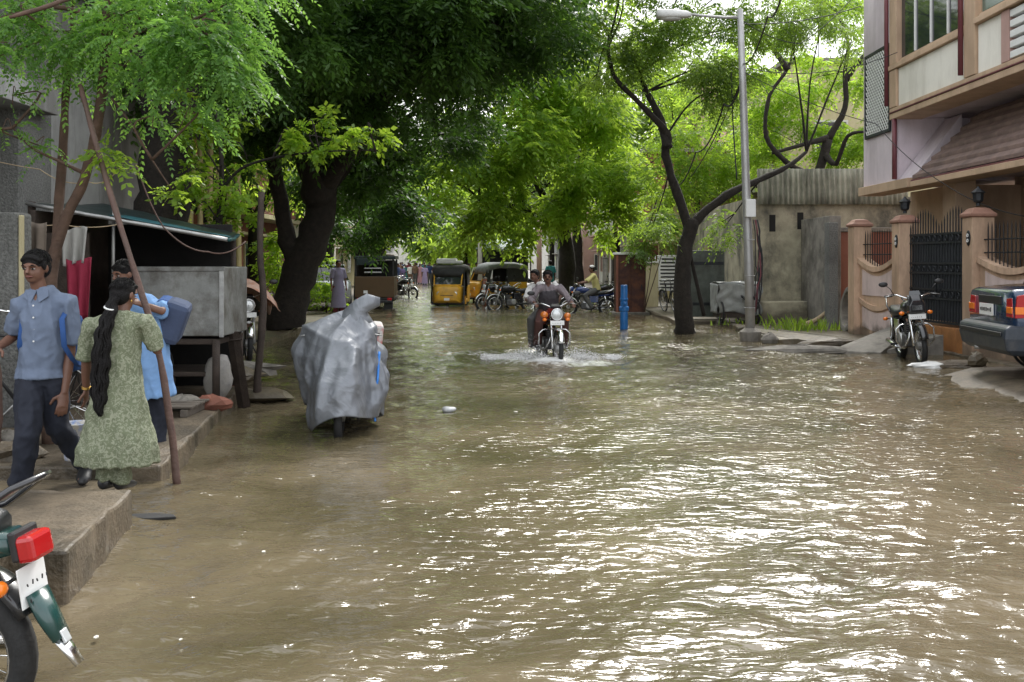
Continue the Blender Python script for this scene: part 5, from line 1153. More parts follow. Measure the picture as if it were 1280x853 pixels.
# ---------------------------------------------------------------- autorickshaws (local: -y is the front, origin on the ground)
m_autoy = mk('autorickshaw_yellow', (.68, .36, .03), .42, 0, .15, 3, .03, 30, stain=(.3, .17, .05), stain_amt=.5, stain_scale=2.5)
m_canvas = mk('black_canvas', (.03, .03, .03), .8, 0, .3, 6, .3, 40)
m_canvas_g = mk('grey_canvas', (.17, .18, .19), .8, 0, .3, 6, .3, 40)
def autorickshaw(label, loc, rz, cargo=False, canvas=None, glass=True):
    canvas = canvas or m_canvas; t = thing('autorickshaw', label, 'autorickshaw', loc, rz)
    def b(mb, nm, mat, par=None, sm=False, bev=.02): return mb.build(nm, mat, par or t, sm, bev)
    # body tub: narrow curved front cowl widening to passenger cabin
    mb = MB(); rs = []
    for y, w, z0, z1 in ((-1.30, .34, .42, .72), (-1.22, .45, .34, .92), (-1.02, .54, .30, .98), (-.72, .60, .28, .98)):
        rs.append([V(-w, y, z0), V(w, y, z0), V(w, y, z1 - .08), V(w * .75, y, z1), V(-w * .75, y, z1), V(-w, y, z1 - .08)])
    mb.rings(rs); cw = b(mb, 'front_cowl', m_autoy, None, True)
    mb = MB(); mb.box((0, -1.29, .60), (.5, .03, .03)); b(mb, 'cowl_strip', m_black, cw)
    mb = MB(); mb.prism([(-.10, 0), (.10, 0), (.05, .3), (-.05, .3)], (0, -1.31, .38), (1, 0, 0), (0, .05, 1), -.06); b(mb, 'cowl_ridge', m_autoy, cw, False, .01)
    mb = MB(); mb.box((0, -1.325, .46), (.2, .01, .09)); b(mb, 'number_plate', m_plate, cw, False, .003)
    for s in (-1, 1):
        mb = MB(); mb.lathe([(.07, -.03), (.085, .0), (.08, .02)], 14, (s * .30, -1.27, .66), (0, -1, 0)); h = b(mb, 'headlight', m_clearlens, cw, True, 0)
    mb = MB(); mb.box((0, -.1, .30), (1.22, 1.9, .12)); b(mb, 'floor_pan', m_black)
    for s in (-1, 1):
        mb = MB(); mb.prism([(-.72, .25), (-.45, .25), (-.35, .36), (-.05, .36), (.05, .30), (.9, .30), (.95, .95), (.1, .95), (.02, .45), (-.5, .45), (-.72, .6)], (s * .62 - .02, 0, 0), (0, 1, 0), (0, 0, 1), .04); b(mb, 'side_panel', m_autoy)
        mb = MB(); mb.tube([(s * .50, -1.05, .95), (s * .52, -.72, 1.50), (s * .58, -.60, 1.62)], .022, 8); b(mb, 'windscreen_pillar', m_canvas, None, True, 0)
        mb = MB(); mb.tube([(s * .62, .05, .9), (s * .60, .02, 1.62)], .02, 8); b(mb, 'roof_post', m_black, None, True, 0)
        mb = MB(); mb.torus((s * .55, .55, .20), (1, 0, 0), .15, .05, 20, 8, .05); w = b(mb, 'rear_wheel', m_rubber, None, True, 0)
        mb = MB(); mb.lathe([(.04, -.05), (.12, -.04), (.12, .04), (.04, .05)], 12, (s * .55, .55, .20), (1, 0, 0)); b(mb, 'hub', m_alu, w)
    mb = MB(); mb.box((0, .93, .65), (1.2, .06, .7)); b(mb, 'rear_panel', m_autoy)
    # windscreen with frame
    fr = MB(); q = [V(-.50, -1.06, .97), V(.50, -1.06, .97), V(.53, -.74, 1.50), V(-.53, -.74, 1.50)]
    for i in range(4): fr.tube([q[i], q[(i + 1) % 4]], .028, 6)
    wf_ = b(fr, 'windscreen_frame', m_autoy, None, False, 0)
    if glass:
        mb = MB(); mb.add([p + V(0, .005, 0) for p in q], [(0, 1, 2, 3)]); o = mb.build('windscreen', m_glass, wf_); 
    # canvas roof
    mb = MB(); rs = []
    for y, w, z in ((-.86, .52, 1.50), (-.70, .60, 1.66), (-.3, .66, 1.74), (.4, .68, 1.74), (.85, .66, 1.66), (1.0, .62, 1.45), (1.02, .60, .98)):
        if z < 1.2: rs.append([V(-w, y, .95), V(w, y, .95), V(w, y, .97), V(w * .7, y, .98), V(-w * .7, y, .98), V(-w, y, .97)])
        else: rs.append([V(-w, y - .02, z - .24), V(w, y - .02, z - .24), V(w, y, z - .08), V(w * .75, y, z), V(-w * .75, y, z), V(-w, y, z - .08)])
    mb.rings(rs); b(mb, 'canvas_roof', canvas, None, True, 0)
    for s in (-1, 1):
        mb = MB(); mb.prism([(.05, .95), (.95, .95), (.95, 1.5), (.05, 1.5)], (s * .63 - .005, 0, 0), (0, 1, 0), (0, 0, 1), .01); b(mb, 'side_curtain', m_canvas, None, False, 0)
        mb = MB(); mb.prism([(-.95, .98), (-.72, .98), (-.60, 1.5), (-.72, 1.5)], (s * .585 - .005, 0, 0), (0, 1, 0), (0, 0, 1), .01); b(mb, 'side_flap', m_canvas, None, False, 0)
        mb = MB(); mb.prism([(-1.25, .30), (-.95, .30), (-.72, .98), (-.85, 1.45), (-1.05, .98)], (s * .60 - .01, 0, 0), (0, 1, 0), (0, 0, 1), .02); b(mb, 'door_curtain', m_canvas, None, False, 0)
    mb = MB(); mb.torus((0, -1.0, .20), (1, 0, 0), .15, .045, 20, 8, .045); b(mb, 'front_wheel', m_rubber, None, True, 0)
    mb = MB(); mb.box((0, .35, .62), (1.1, .5, .16)); b(mb, 'passenger_seat', m_seat, None, False, .04)
    mb = MB(); mb.box((0, .68, .9), (1.1, .12, .5)); b(mb, 'seat_back', m_seat, None, False, .04)
    mb = MB(); mb.box((0, -.42, .60), (.5, .3, .14)); b(mb, 'driver_seat', m_seat, None, False, .04)
    mb = MB(); mb.tube([(-.3, -.85, 1.02), (0, -.92, 1.0), (.3, -.85, 1.02)], .018, 8); b(mb, 'handlebar', m_black, None, True, 0)
    return t
a1 = autorickshaw('yellow autorickshaw with black hood driving through the water', V(*G(561, 383, 0)[:2], -.20), R(-3))
a1.location.y += 1.2
lu = thing('luggage', 'white wrapped load tied on the yellow autorickshaw roof', 'luggage', a1.location + V(0, 0, 1.75))
mb = MB(); mb.box((-.15, .1, .11), (.75, .9, .2)); mb.box((.32, .0, .07), (.28, .6, .12)); mb.build('bundle', m_white, lu, bev=.05)
a2 = autorickshaw('parked autorickshaw with open sides and grey hood beside the motorcycle row', V(*G(624, 378, 0)[:2], -.12), R(-62), canvas=m_canvas_g, glass=False)
# goods three wheeler seen from behind
gv = thing('goods_vehicle', 'brown backed goods three wheeler parked by the trees', 'goods vehicle', V(*G(468, 387, 0)[:2], -.15), R(3)); m_gold = mk('brown_gold_paint', (.085, .048, .018), .5, 0, .25, 3, .05, stain=(.06, .035, .015), stain_amt=.5)
def gvb(nm, mat, c, s_, par=None, bev=.02):
    mb = MB(); mb.box(c, s_); return mb.build(nm, mat, par or gv, bev=bev)
tb = gvb('tailboard', m_gold, (0, 0, .92), (1.34, .06, .72)); gvb('cargo_floor', m_black, (0, 1.0, .52), (1.34, 2.0, .10))
for s in (-1, 1):
    gvb('side_board', m_gold, (s * .64, 1.0, .92), (.05, 1.9, .70)); gvb('canopy_post', m_black, (s * .64, .04, 1.6), (.06, .06, .62)); gvb('canopy_post', m_black, (s * .64, 1.9, 1.6), (.06, .06, .62))
    gvb('tail_lamp', m_redlens, (s * .52, -.04, .50), (.16, .03, .09), tb, .008); gvb('mud_flap', m_rubber, (s * .48, -.02, .28), (.3, .02, .34))
    mb = MB(); mb.torus((s * .52, .5, .27), (1, 0, 0), .2, .07, 20, 8, .07); mb.build('rear_wheel', m_rubber, gv, True)
gvb('canopy', m_tarp, (0, .98, 1.93), (1.42, 2.05, .12)); gvb('canopy_flap', m_tarp, (-.3, -.05, 1.78), (.62, .02, .22)); gvb('cab', m_canvas, (0, 2.5, 1.1), (1.2, .95, 1.5), bev=.1)
gvb('bumper', m_black, (0, -.06, .42), (1.2, .06, .1)); gvb('rail', m_alu, (-.05, -.03, 1.42), (.6, .03, .05)); gvb('rail', m_alu, (-.05, -.03, 1.56), (.6, .03, .04)); gvb('number_plate', m_plate, (-.3, -.035, .75), (.14, .01, .1), tb, .003)

# ---------------------------------------------------------------- blue saloon car, rear end in view (local: +x forward)
m_carblue = mk('navy_car_paint', (.012, .032, .075), .22, .25, .12, 5, 0, coat=.9)
m_bumper = mk('dark_bumper', (.025, .033, .045), .45, 0, .2, 8, .04, stain=(.09, .085, .08), stain_amt=.5, stain_scale=5)
car = thing('car', 'dark blue saloon car reversed towards the street beside the end pillar', 'car', V(6.37, 13.25, .16), R(-7), scale=1.04)
def section(x, hw, zs):  # closed ring: sill, door, shoulder, roof
    z0, z1, z2, hw2 = zs
    return [V(x, -hw * .93, z0), V(x, hw * .93, z0), V(x, hw, z0 + .18), V(x, hw, (z0 + z1) / 2), V(x, hw * .97, z1 - .06), V(x, hw * .90, z1), V(x, hw2, z2), V(x, -hw2, z2), V(x, -hw * .90, z1), V(x, -hw * .97, z1 - .06), V(x, -hw, (z0 + z1) / 2), V(x, -hw, z0 + .18)]
mb = MB(); mb.rings([section(x, hw, z) for x, hw, z in ((.0, .79, (.42, 1.03, 1.04, .60)), (.06, .82, (.36, 1.06, 1.075, .62)), (.30, .83, (.32, 1.08, 1.10, .64)), (.62, .84, (.26, 1.08, 1.12, .66)), (1.2, .85, (.24, 1.05, 1.06, .7)), (2.6, .85, (.24, 1.0, 1.02, .7)), (3.9, .82, (.26, .92, .94, .62)), (4.2, .72, (.34, .80, .82, .5)))]); cb_ = mb.build('body', m_carblue, car, True, .0)
mb = MB(); mb.rings([[V(x, -w, z0), V(x, w, z0), V(x, w * .96, z0 + (z1 - z0) * .5), V(x, w * .82, z1), V(x, -w * .82, z1), V(x, -w * .96, z0 + (z1 - z0) * .5)] for x, w, z0, z1 in ((.60, .70, 1.09, 1.10), (.95, .72, 1.06, 1.36), (1.35, .70, 1.05, 1.47), (2.2, .70, 1.02, 1.47), (3.0, .70, 1.0, 1.02))]); cabn = mb.build('cabin', m_carblue, car, True)
mb = MB(); mb.add([V(.62, -.55, 1.115), V(.62, .55, 1.115), V(1.0, .52, 1.40), V(1.0, -.52, 1.40)], [(0, 1, 2, 3)]); mb.v = [(a - .03, b_, c + .02) for a, b_, c in mb.v]; mb.build('rear_window', m_glass, cabn)
for s in (-1, 1):
    mb = MB(); mb.add([V(1.0, s * .715, 1.12), V(2.1, s * .715, 1.08), V(2.1, s * .64, 1.43), V(1.25, s * .635, 1.42)], [(0, 1, 2, 3)]); mb.build('side_window', m_glass, cabn)
    mb = MB(); mb.hexa([V(-.010, s * .56, .73), V(.03, s * .56, .73), V(.03, s * .775, .73), V(-.010, s * .775, .73)], [V(-.008, s * .56, .96), V(.04, s * .56, .96), V(.05, s * .74, .97), V(-.008, s * .74, .97)]); tl = mb.build('tail_lamp', m_redlens, car, bev=.01)
    mb = MB(); yy = s * .815
    mb.hexa([V(.0, yy - .02, .73), V(.34, yy - .02 + .0, .74), V(.34, yy + .02, .74), V(.0, yy + .015, .73)], [V(.02, yy - .03, 1.0), V(.12, yy - .03, 1.02), V(.12, yy + .012, 1.02), V(.02, yy + .005, 1.0)]); mb.build('lamp_wrap', m_redlens, tl, bev=.006)
    mb = MB(); mb.box((-.008, s * .67, .82), (.02, .18, .08)); mb.build('indicator', m_amberlens, tl, bev=.006)
    mb = MB(); mb.box((.10, s * .828, .82), (.2, .03, .09)); mb.build('indicator', m_amberlens, tl, bev=.006)
    for x in (.88, 3.4):
        mb = MB(); mb.torus((x, s * .74, .27), (0, 1, 0), .22, .085, 28, 8, .09); w = mb.build('wheel', m_rubber, car, True)
        mb = MB(); mb.lathe([(.05, -.06), (.17, -.07), (.17, .07), (.05, .06)], 16, (x, s * .76, .27), (0, 1, 0)); mb.build('rim', m_alu, w)
        mb = MB(); mb.torus((x, s * .83, .30), (0, 1, 0), .335, .02, 28, 6, .02); mb.build('wheel_arch', m_black, car, True)
mb = MB(); mb.rings([[V(x, -hw, z) , V(x, hw, z), V(x2, hw, z), V(x2, -hw, z)] for x, x2, hw, z in ((-.02, .5, .78, .27), (-.10, .5, .84, .34), (-.13, .5, .855, .48), (-.12, .5, .85, .60), (-.05, .5, .83, .64))]); bmp = mb.build('rear_bumper', m_bumper, car, False, .03)
mb = MB(); mb.box((-.135, 0, .53), (.02, 1.5, .05)); mb.build('bumper_strip', m_black, bmp, bev=.008)
mb = MB(); mb.box((-.012, .12, .80), (.012, .50, .15)); pl = mb.build('number_plate', m_plate, car, bev=.004)
mb = MB(); rnd = random.Random(3)
for i in range(8): mb.box((-.02, .31 - i * .052, .80), (.006, .026, rnd.uniform(.03, .06)))
mb.build('worn_marks', m_print, pl)['kind'] = 'stuff'
mb = MB(); mb.box((-.008, 0, .93), (.02, .8, .10)); mb.build('garnish', m_black, car, bev=.006)
mb = MB(); mb.tube([(.1, .35, .30), (-.08, .35, .29)], .03, 8); mb.build('exhaust_pipe', m_alu, car, True)
# silver car half hidden behind the shrub
sc_ = thing('car', 'silver car parked behind the bush at the big dark tree', 'car', V(*P(407, 340, 31)[:2], .05), R(100)); m_carsil = mk('silver_car_paint', (.42, .44, .45), .25, .5, .1, 4, 0, coat=.6)
mb = MB(); mb.rings([section(x, hw, z) for x, hw, z in ((.0, .7, (.4, .95, .96, .5)), (.2, .8, (.3, 1.0, 1.02, .6)), (1.5, .82, (.26, 1.0, 1.02, .64)), (3.0, .82, (.26, .95, .97, .62)), (3.7, .7, (.34, .78, .8, .5)))]); mb.build('body', m_carsil, sc_, True)
mb = MB(); mb.rings([[V(x, -w, z0), V(x, w, z0), V(x, w * .8, z1), V(x, -w * .8, z1)] for x, w, z0, z1 in ((.1, .7, .98, 1.0), (.5, .72, .98, 1.44), (2.0, .72, .98, 1.46), (2.9, .7, .95, .98))]); cbn = mb.build('cabin', m_glass, sc_, False, .02)
mb = MB(); mb.rings([[V(x, -w, z), V(x, w, z), V(x, w, z + .04), V(x, -w, z + .04)] for x, w, z in ((.45, .6, 1.45), (2.05, .6, 1.47))]); mb.build('roof', m_carsil, cbn, False, .02)
for x in (.7, 2.9):
    for s in (-1, 1):
        mb = MB(); mb.torus((x, s * .74, .28), (0, 1, 0), .2, .08, 20, 8, .08); mb.build('wheel', m_rubber, sc_, True)

# ---------------------------------------------------------------- bicycles
def bicycle(label, loc, rz, lean=R(8), col=None):
    t = thing('bicycle', label, 'bicycle', loc, rot=(lean, 0, rz)); col = col or m_black
    for x, nm in ((.52, 'front_wheel'), (-.52, 'rear_wheel')):
        mb = MB(); mb.torus((x, 0, .34), (0, 1, 0), .325, .018, 30, 6); w = mb.build(nm, m_rubber, t, True)
        mb = MB(); mb.torus((x, 0, .34), (0, 1, 0), .302, .008, 28, 5, .014); mb.build('rim', m_alu, w, True)
        mb = MB()
        for i in range(16):
            a = 2 * math.pi * i / 16; mb.tube([(x, .02 if i % 2 else -.02, .34), (x + .3 * math.cos(a), 0, .34 + .3 * math.sin(a))], .002, 3)
        o = mb.build('spokes', m_chrome, w); o['kind'] = 'stuff'
        mb = MB(); n = 12; mb.tube([(x + .365 * math.cos(R(20 + 130 * i / n)), 0, .34 + .365 * math.sin(R(20 + 130 * i / n))) for i in range(n + 1)], [(.028, .006)] * (n + 1), 6, side=(0, 1, 0)); mb.build('mudguard', col, t, True)
    mb = MB()
    for a, b_ in (((.38, 0, .82), (-.05, 0, .30)), ((.36, 0, .90), (-.17, 0, .86)), ((-.17, 0, .90), (-.05, 0, .30)), ((-.05, .03, .30), (-.52, .03, .34)), ((-.17, .03, .84), (-.52, .05, .34)), ((.36, 0, .95), (.40, 0, .78))): mb.tube([a, b_], .015, 6)
    mb.build('frame', col, t, True)
    for s in (-1, 1):
        mb = MB(); mb.tube([(.40, s * .05, .78), (.52, s * .05, .34)], .010, 6); mb.build('fork_blade', col, t, True)
        mb = MB(); mb.tube([(.36, 0, 1.0), (.40, s * .15, 1.03), (.30, s * .26, 1.04), (.18, s * .27, 1.02)], .011, 6); h = mb.build('handlebar', m_chrome, t, True)
        mb = MB(); mb.tube([(-.05, s * .06, .30), (-.05 + s * .12, s * .08, .20 + .0 * s), (-.05 + s * .12, s * .16, .2)], .010, 5); mb.build('crank', m_alu, t, True)
    mb = MB(); mb.tube([(-.17, 0, .84), (-.18, 0, .96)], .013, 6); mb.build('seat_post', m_chrome, t, True)
    mb = MB(); mb.rings([[V(x, -w, z - .04), V(x, w, z - .04), V(x, w, z), V(x, -w, z)] for x, w, z in ((-.32, .09, 1.0), (-.22, .10, 1.0), (-.05, .03, 1.0), (.0, .02, .99))]); mb.build('saddle', m_seat, t, True, .01)
    mb = MB()
    for y in (-.06, 0, .06): mb.tube([(-.25, y, .76), (-.75, y, .76)], .007, 5)
    mb.tube([(-.70, .05, .76), (-.52, .05, .36)], .006, 5); mb.tube([(-.70, -.05, .76), (-.52, -.05, .36)], .006, 5); mb.build('carrier', m_black, t, True)
    return t
bicycle('black bicycle leaning on the yard post behind the schoolboy', V(-4.15, 8.35, .145), R(165), R(-8))
bicycle('dark bicycle parked between the woman and the stall', V(-3.55, 8.9, .145), R(80), R(9))
bicycle('black bicycle standing behind the forked tree', V(*G(838, 391, .09)[:2], .09), R(-80), R(8))
bicycle('dark bicycle resting against the grey covered cart', V(*G(915, 402, .09)[:2], .09), R(-70), R(8))
gcv = thing('covered_cart', 'box shaped cart wrapped in a dull grey sheet beside the stained wall', 'cart', V(5.75, 25.6, .07)); go2 = gcv.location
m_greysheet = mk('dull_grey_sheet', (.32, .33, .32), .5, 0, .25, 4, .6, 9, stain=(.16, .16, .15), stain_amt=.6)
mb = MB(); mb.sheet(lambda u, v: V(-.55 + 1.1 * u + .05 * math.sin(v * 9), -.45 + .06 * mnoise.noise(V(u * 5, v * 4, 0)) + .25 * v * v * .2, 1.0 - .75 * v + .05 * math.sin(u * 6)), 24, 16)
mb.sheet(lambda u, v: V(-.55 + 1.1 * u, -.45 + .9 * v, 1.02 + .03 * math.sin(u * 6 + v * 4)), 16, 10)
mb.sheet(lambda u, v: V(-.56 + .04 * mnoise.noise(V(u * 5, v * 4, 3)), -.45 + .9 * u, 1.0 - .75 * v), 14, 12); mb.build('sheet_wrap', m_greysheet, gcv, True, solid=.01)
mb = MB(); mb.box((0, .02, .55), (1.0, .8, .82)); mb.build('box', m_wood_dark, gcv)
for s in (-.45, .45):
    mb = MB(); mb.torus((s, -.42, .28), (1, 0, 0), .26, .025, 20, 6); mb.build('wheel', m_rubber, gcv, True)
# ================================================================ people (image aligned local frame: x across, -y towards the street camera, z up)
def blob(name, mb, vox, mat, parent, smooth=2, folds=0):
    """fuse overlapping closed shapes into one continuous surface"""
    me = mb.mesh('tmp'); o = bpy.data.objects.new('tmp', me); COL.objects.link(o)
    bm = bmesh.new(); bm.from_mesh(me); bmesh.ops.recalc_face_normals(bm, faces=bm.faces); bm.to_mesh(me); bm.free()
    md = o.modifiers.new('r', 'REMESH'); md.mode = 'VOXEL'; md.voxel_size = vox; md.use_smooth_shade = True
    s = o.modifiers.new('s', 'SMOOTH'); s.iterations = smooth; s.factor = .5
    dg = bpy.context.evaluated_depsgraph_get(); ev = o.evaluated_get(dg)
    m2 = bpy.data.meshes.new_from_object(ev); m2.name = name
    m2.materials.clear(); m2.materials.append(mat)
    m2.polygons.foreach_set('use_smooth', [True] * len(m2.polygons))
    bpy.data.objects.remove(o); bpy.data.meshes.remove(me)
    r = bpy.data.objects.new(name, m2); COL.objects.link(r); r.parent = parent
    if folds:
        n = len(m2.vertices); co = np.empty(n * 3, np.float32); no = np.empty(n * 3, np.float32); m2.vertices.foreach_get('co', co); m2.vertices.foreach_get('normal', no)
        co = co.reshape(-1, 3); no = no.reshape(-1, 3)
        for i in range(n):
            x, y, z = co[i]; f = .5 - abs(mnoise.noise(Vector((x * 11 + z * 2.5, y * 11, z * 2.6 - x * 2)))) * 1.7 + .40 * (.3 - abs(mnoise.noise(Vector((x * 17 - z * 7, y * 17, z * 13)))))
            co[i] += no[i] * folds * f
        m2.vertices.foreach_set('co', co.reshape(-1)); m2.update()
    return r
def J(**k): return {a: Vector(b) for a, b in k.items()}
def stand(h, face=0):
    c, s = math.cos(face), math.sin(face)
    def q(x, y, z): return Vector((x * c - y * s, x * s + y * c, z)) * h
    return dict(pel=q(0, 0, .53), chest=q(0, 0, .72), neck=q(0, 0, .835), head=q(0, -.012, .925), shL=q(.105, 0, .80), shR=q(-.105, 0, .80), elL=q(.135, .01, .63), elR=q(-.135, .01, .63),
                wrL=q(.14, -.03, .49), wrR=q(-.14, -.03, .49), hipL=q(.05, 0, .52), hipR=q(-.05, 0, .52), knL=q(.055, -.015, .285), knR=q(-.055, -.015, .285), anL=q(.055, .01, .05), anR=q(-.055, .01, .05))
def hand(mb, el, wr, h, palm_n, curl=.35, side=1):
    """palm, four unequal bent fingers and a thumb leaving the side of the palm"""
    d = (wr - el).normalized(); n = Vector(palm_n); n = (n - d * n.dot(d)).normalized(); s = d.cross(n) * side
    u = h * .045
    mb.tube([wr - d * u * .3, wr + d * u * .6, wr + d * u * 1.25], [(u * .34, u * .25), (u * .52, u * .22), (u * .50, u * .2)], 10, side=s)
    for i, (o_, l) in enumerate(((-.40, .80), (-.14, .98), (.13, .92), (.38, .72))):
        b = wr + d * u * 1.15 + s * u * o_; f = (d + s * o_ * .22).normalized(); p = [b]
        for k in range(3):
            f = (f + n * curl * (.6 + .5 * k)).normalized(); p.append(p[-1] + f * u * l * (.5, .36, .28)[k])
        mb.tube(p, [u * .15, u * .14, u * .125, u * .10], 7)
    b = wr + d * u * .25 - s * u * .40; mb.tube([b, b + (d * .5 - s * .75 + n * .3) * u * .55, b + (d * 1.1 - s * .85 + n * .55) * u * .75], [u * .19, u * .17, u * .13], 7)
def body(t, j, h, vox, face, tilt=0, skin=None, hands=True, hair='short', slim=1, curl=.35):
    """one continuous body from the joints; face = turn of the head (0 looks to -y), tilt = nod"""
    mb = MB(); k = h * slim
    across = (j['shL'] - j['shR']).normalized()
    mb.tube([j['pel'] - V(0, 0, .05 * h), j['pel'], j['pel'].lerp(j['chest'], .5), j['chest'], j['neck'] - V(0, 0, .03 * h), j['neck']], [(.075 * k, .055 * k), (.085 * k, .06 * k), (.072 * k, .052 * k), (.085 * k, .058 * k), (.075 * k, .045 * k), (.035 * k, .035 * k)], 14, side=across)
    mb.tube([j['neck'] - V(0, 0, .03 * h), j['head'] - V(0, 0, .03 * h)], [.034 * k, .031 * k], 10)
    for s in 'LR':
        mb.tube([j['chest'].lerp(j['neck'], .6), j['sh' + s], j['sh' + s].lerp(j['el' + s], .5), j['el' + s], j['el' + s].lerp(j['wr' + s], .4), j['wr' + s]], [.03 * k, .030 * k, .026 * k, .0215 * k, .0215 * k, .0150 * k], 10)
        mb.tube([j['hip' + s], j['hip' + s].lerp(j['kn' + s], .4), j['kn' + s], j['kn' + s].lerp(j['an' + s], .35), j['an' + s]], [.05 * k, .046 * k, .033 * k, .033 * k, .021 * k], 10)
        if hands: hand(mb, j['el' + s], j['wr' + s], h, j.get('pn' + s, V(1 if s == 'R' else -1, 0, 0)), curl, 1 if s == 'L' else -1)
        else: mb.ell(j['wr' + s] + (j['wr' + s] - j['el' + s]).normalized() * .035 * h, (.02 * h, .02 * h, .035 * h), 8, 6)
        if 'to' + s in j: tdir = j['to' + s]
        else: tdir = V(math.sin(face) * .4, -1, -.1).normalized()
        an = j['an' + s]; mb.tube([an - tdir * .025 * h, an + tdir * .03 * h - V(0, 0, .018 * h), an + tdir * .10 * h - V(0, 0, .03 * h)], [(.024 * h, .024 * h), (.026 * h, .022 * h), (.025 * h, .012 * h)], 8, side=tdir.cross(V(0, 0, 1)))
    HM = Matrix.Rotation(face, 4, 'Z') @ Matrix.Rotation(tilt, 4, 'X'); c = j['head']
    def hp(x, y, z): return c + (HM @ V(x, y, z)) * h
    def he(x, y, z, rx, ry, rz, n=14, kk=10):
        o = len(mb.v); mb.ell((0, 0, 0), (rx, ry, rz), n, kk)
        mb.v[o:] = [tuple(hp(x + a, y + b, z + cc)) for a, b, cc in mb.v[o:]]
    he(0, .006, .012, .046, .055, .053); he(0, -.012, -.018, .040, .040, .046); he(0, -.026, -.044, .024, .022, .018); he(0, -.042, -.020, .020, .012, .02)
    mb.tube([hp(0, -.052, .010), hp(0, -.060, -.008), hp(0, -.064, -.016)], [.006 * h, .0085 * h, .010 * h], 8)
    he(0, -.050, .016, .034, .008, .007); he(.047, .004, -.004, .006, .012, .018); he(-.047, .004, -.004, .006, .012, .018)
    b = blob('body', mb, vox, skin or m_skin, t, 2)
    if vox < .012:
        for s in (-1, 1):
            e = MB(); e.ell((0, 0, 0), (.0098, .0045, .0040), 10, 8); e.v = [tuple(hp(s * .0195 + x, -.0475 + y, .002 + z)) for x, y, z in e.v]; eo = e.build('eye', m_eyewhite, b, True)
            e = MB(); e.ell((0, 0, 0), (.0048, .003, .0042), 10, 8); e.v = [tuple(hp(s * .0195 + x, -.0515 + y, .002 + z)) for x, y, z in e.v]; e.build('iris', m_hair, eo, True)
            e = MB(); e.tube([hp(s * .008, -.054, .014), hp(s * .02, -.055, .018), hp(s * .032, -.048, .014)], [.0022 * h, .003 * h, .0016 * h], 6); e.build('eyebrow', m_hair, b, True)
        e = MB(); e.tube([hp(-.016, -.050, -.030), hp(0, -.0565, -.029), hp(.016, -.050, -.030)], [(.002 * h, .002 * h), (.006 * h, .004 * h), (.002 * h, .002 * h)], 8, side=(0, 0, 1)); e.build('lips', m_lips, b, True)
    # hair
    mb = MB()
    he(0, .010, .024, .0515, .0585, .050); he(0, .026, .0, .050, .044, .052)
    if hair == 'short':
        for i in range(9): he(-.036 + .009 * i, -.030 + .0006 * (i - 4) ** 2, .050 - .0009 * (i - 4) ** 2, .013, .020, .013, 8, 6)
        for s in (-1, 1): he(s * .046, -.008, .012, .007, .014, .022, 8, 6)
    if hair in ('long', 'tied'):
        for i in range(8): he(-.035 + .010 * i, -.020, .052 - .0009 * (i - 3.5) ** 2, .014, .022, .012, 8, 6)
        he(0, .048, -.006, .03, .02, .03)
    hb = blob('hair', mb, vox * .9, m_hair, t, 1)
    if vox < .012:               # locks lying over the scalp
        hs = MB(); hr = random.Random(int(h * 1000))
        for i in range(260):
            a = hr.uniform(0, 6.283); e = hr.uniform(.25, 1.45); n_ = V(math.cos(a) * math.cos(e), math.sin(a) * math.cos(e), math.sin(e))
            if n_.y < -.15 and n_.z < .62: continue
            p = V(n_.x * .052, .010 + n_.y * .0590, .024 + n_.z * .0505); d_ = (V(.35 * hr.gauss(0, 1) + n_.x * .8, (.9 if hair != 'short' else -.25) + .3 * hr.gauss(0, 1), -.5)); d_ = (d_ - n_ * d_.dot(n_)).normalized()
            L_ = hr.uniform(.016, .034); hs.tube([hp(*p), hp(*(p + d_ * L_ * .5 + n_ * .002)), hp(*(p + d_ * L_ - n_ * (.004 if hr.random() < .85 else -.003)))], [.0022 * h, .0022 * h, .0006 * h], 4)
        hs.build('locks', m_hair, hb, True)['kind'] = 'stuff'
    return hp
def garment(t, name, tubes, vox, mat, smooth=3, extra=None):
    mb = MB()
    for pts, rad, side in tubes: mb.tube(pts, rad, 16, side=side)
    if extra: extra(mb)
    return blob(name, mb, vox, mat, t, smooth, .021 if vox < .013 else 0)
def cloth_mat(name, col, rough=.85, bump=.5, bs=9, pattern=None):
    m = mk(name, col, rough, 0, .12, 5, bump, bs)
    if pattern:
        n, L = m.node_tree.nodes, m.node_tree.links; t = n.new('ShaderNodeTexCoord'); w = n.new('ShaderNodeTexNoise'); w.inputs['Scale'].default_value = 30; w.inputs['Detail'].default_value = 2; w.inputs['Distortion'].default_value = 2.4
        L.new(t.outputs['Object'], w.inputs['Vector']); r = n.new('ShaderNodeMapRange'); r.inputs['From Min'].default_value = .50; r.inputs['From Max'].default_value = .56; L.new(w.outputs['Fac'], r.inputs['Value'])
        mx_ = n.new('ShaderNodeMixRGB'); b = n['Principled BSDF']; src = b.inputs['Base Color'].links[0].from_socket; L.new(src, mx_.inputs['Color1']); mx_.inputs['Color2'].default_value = tuple(pattern) + (1,); L.new(r.outputs['Result'], mx_.inputs['Fac']); L.new(mx_.outputs['Color'], b.inputs['Base Color'])
    return m
c_sky = cloth_mat('pale_blue_shirt', (.13, .165, .235)); c_navy = cloth_mat('navy_trousers', (.012, .015, .026)); c_green = cloth_mat('green_print_cotton', (.14, .16, .095), pattern=(.25, .265, .185)); c_tunic = cloth_mat('sky_blue_tunic', (.17, .31, .55))
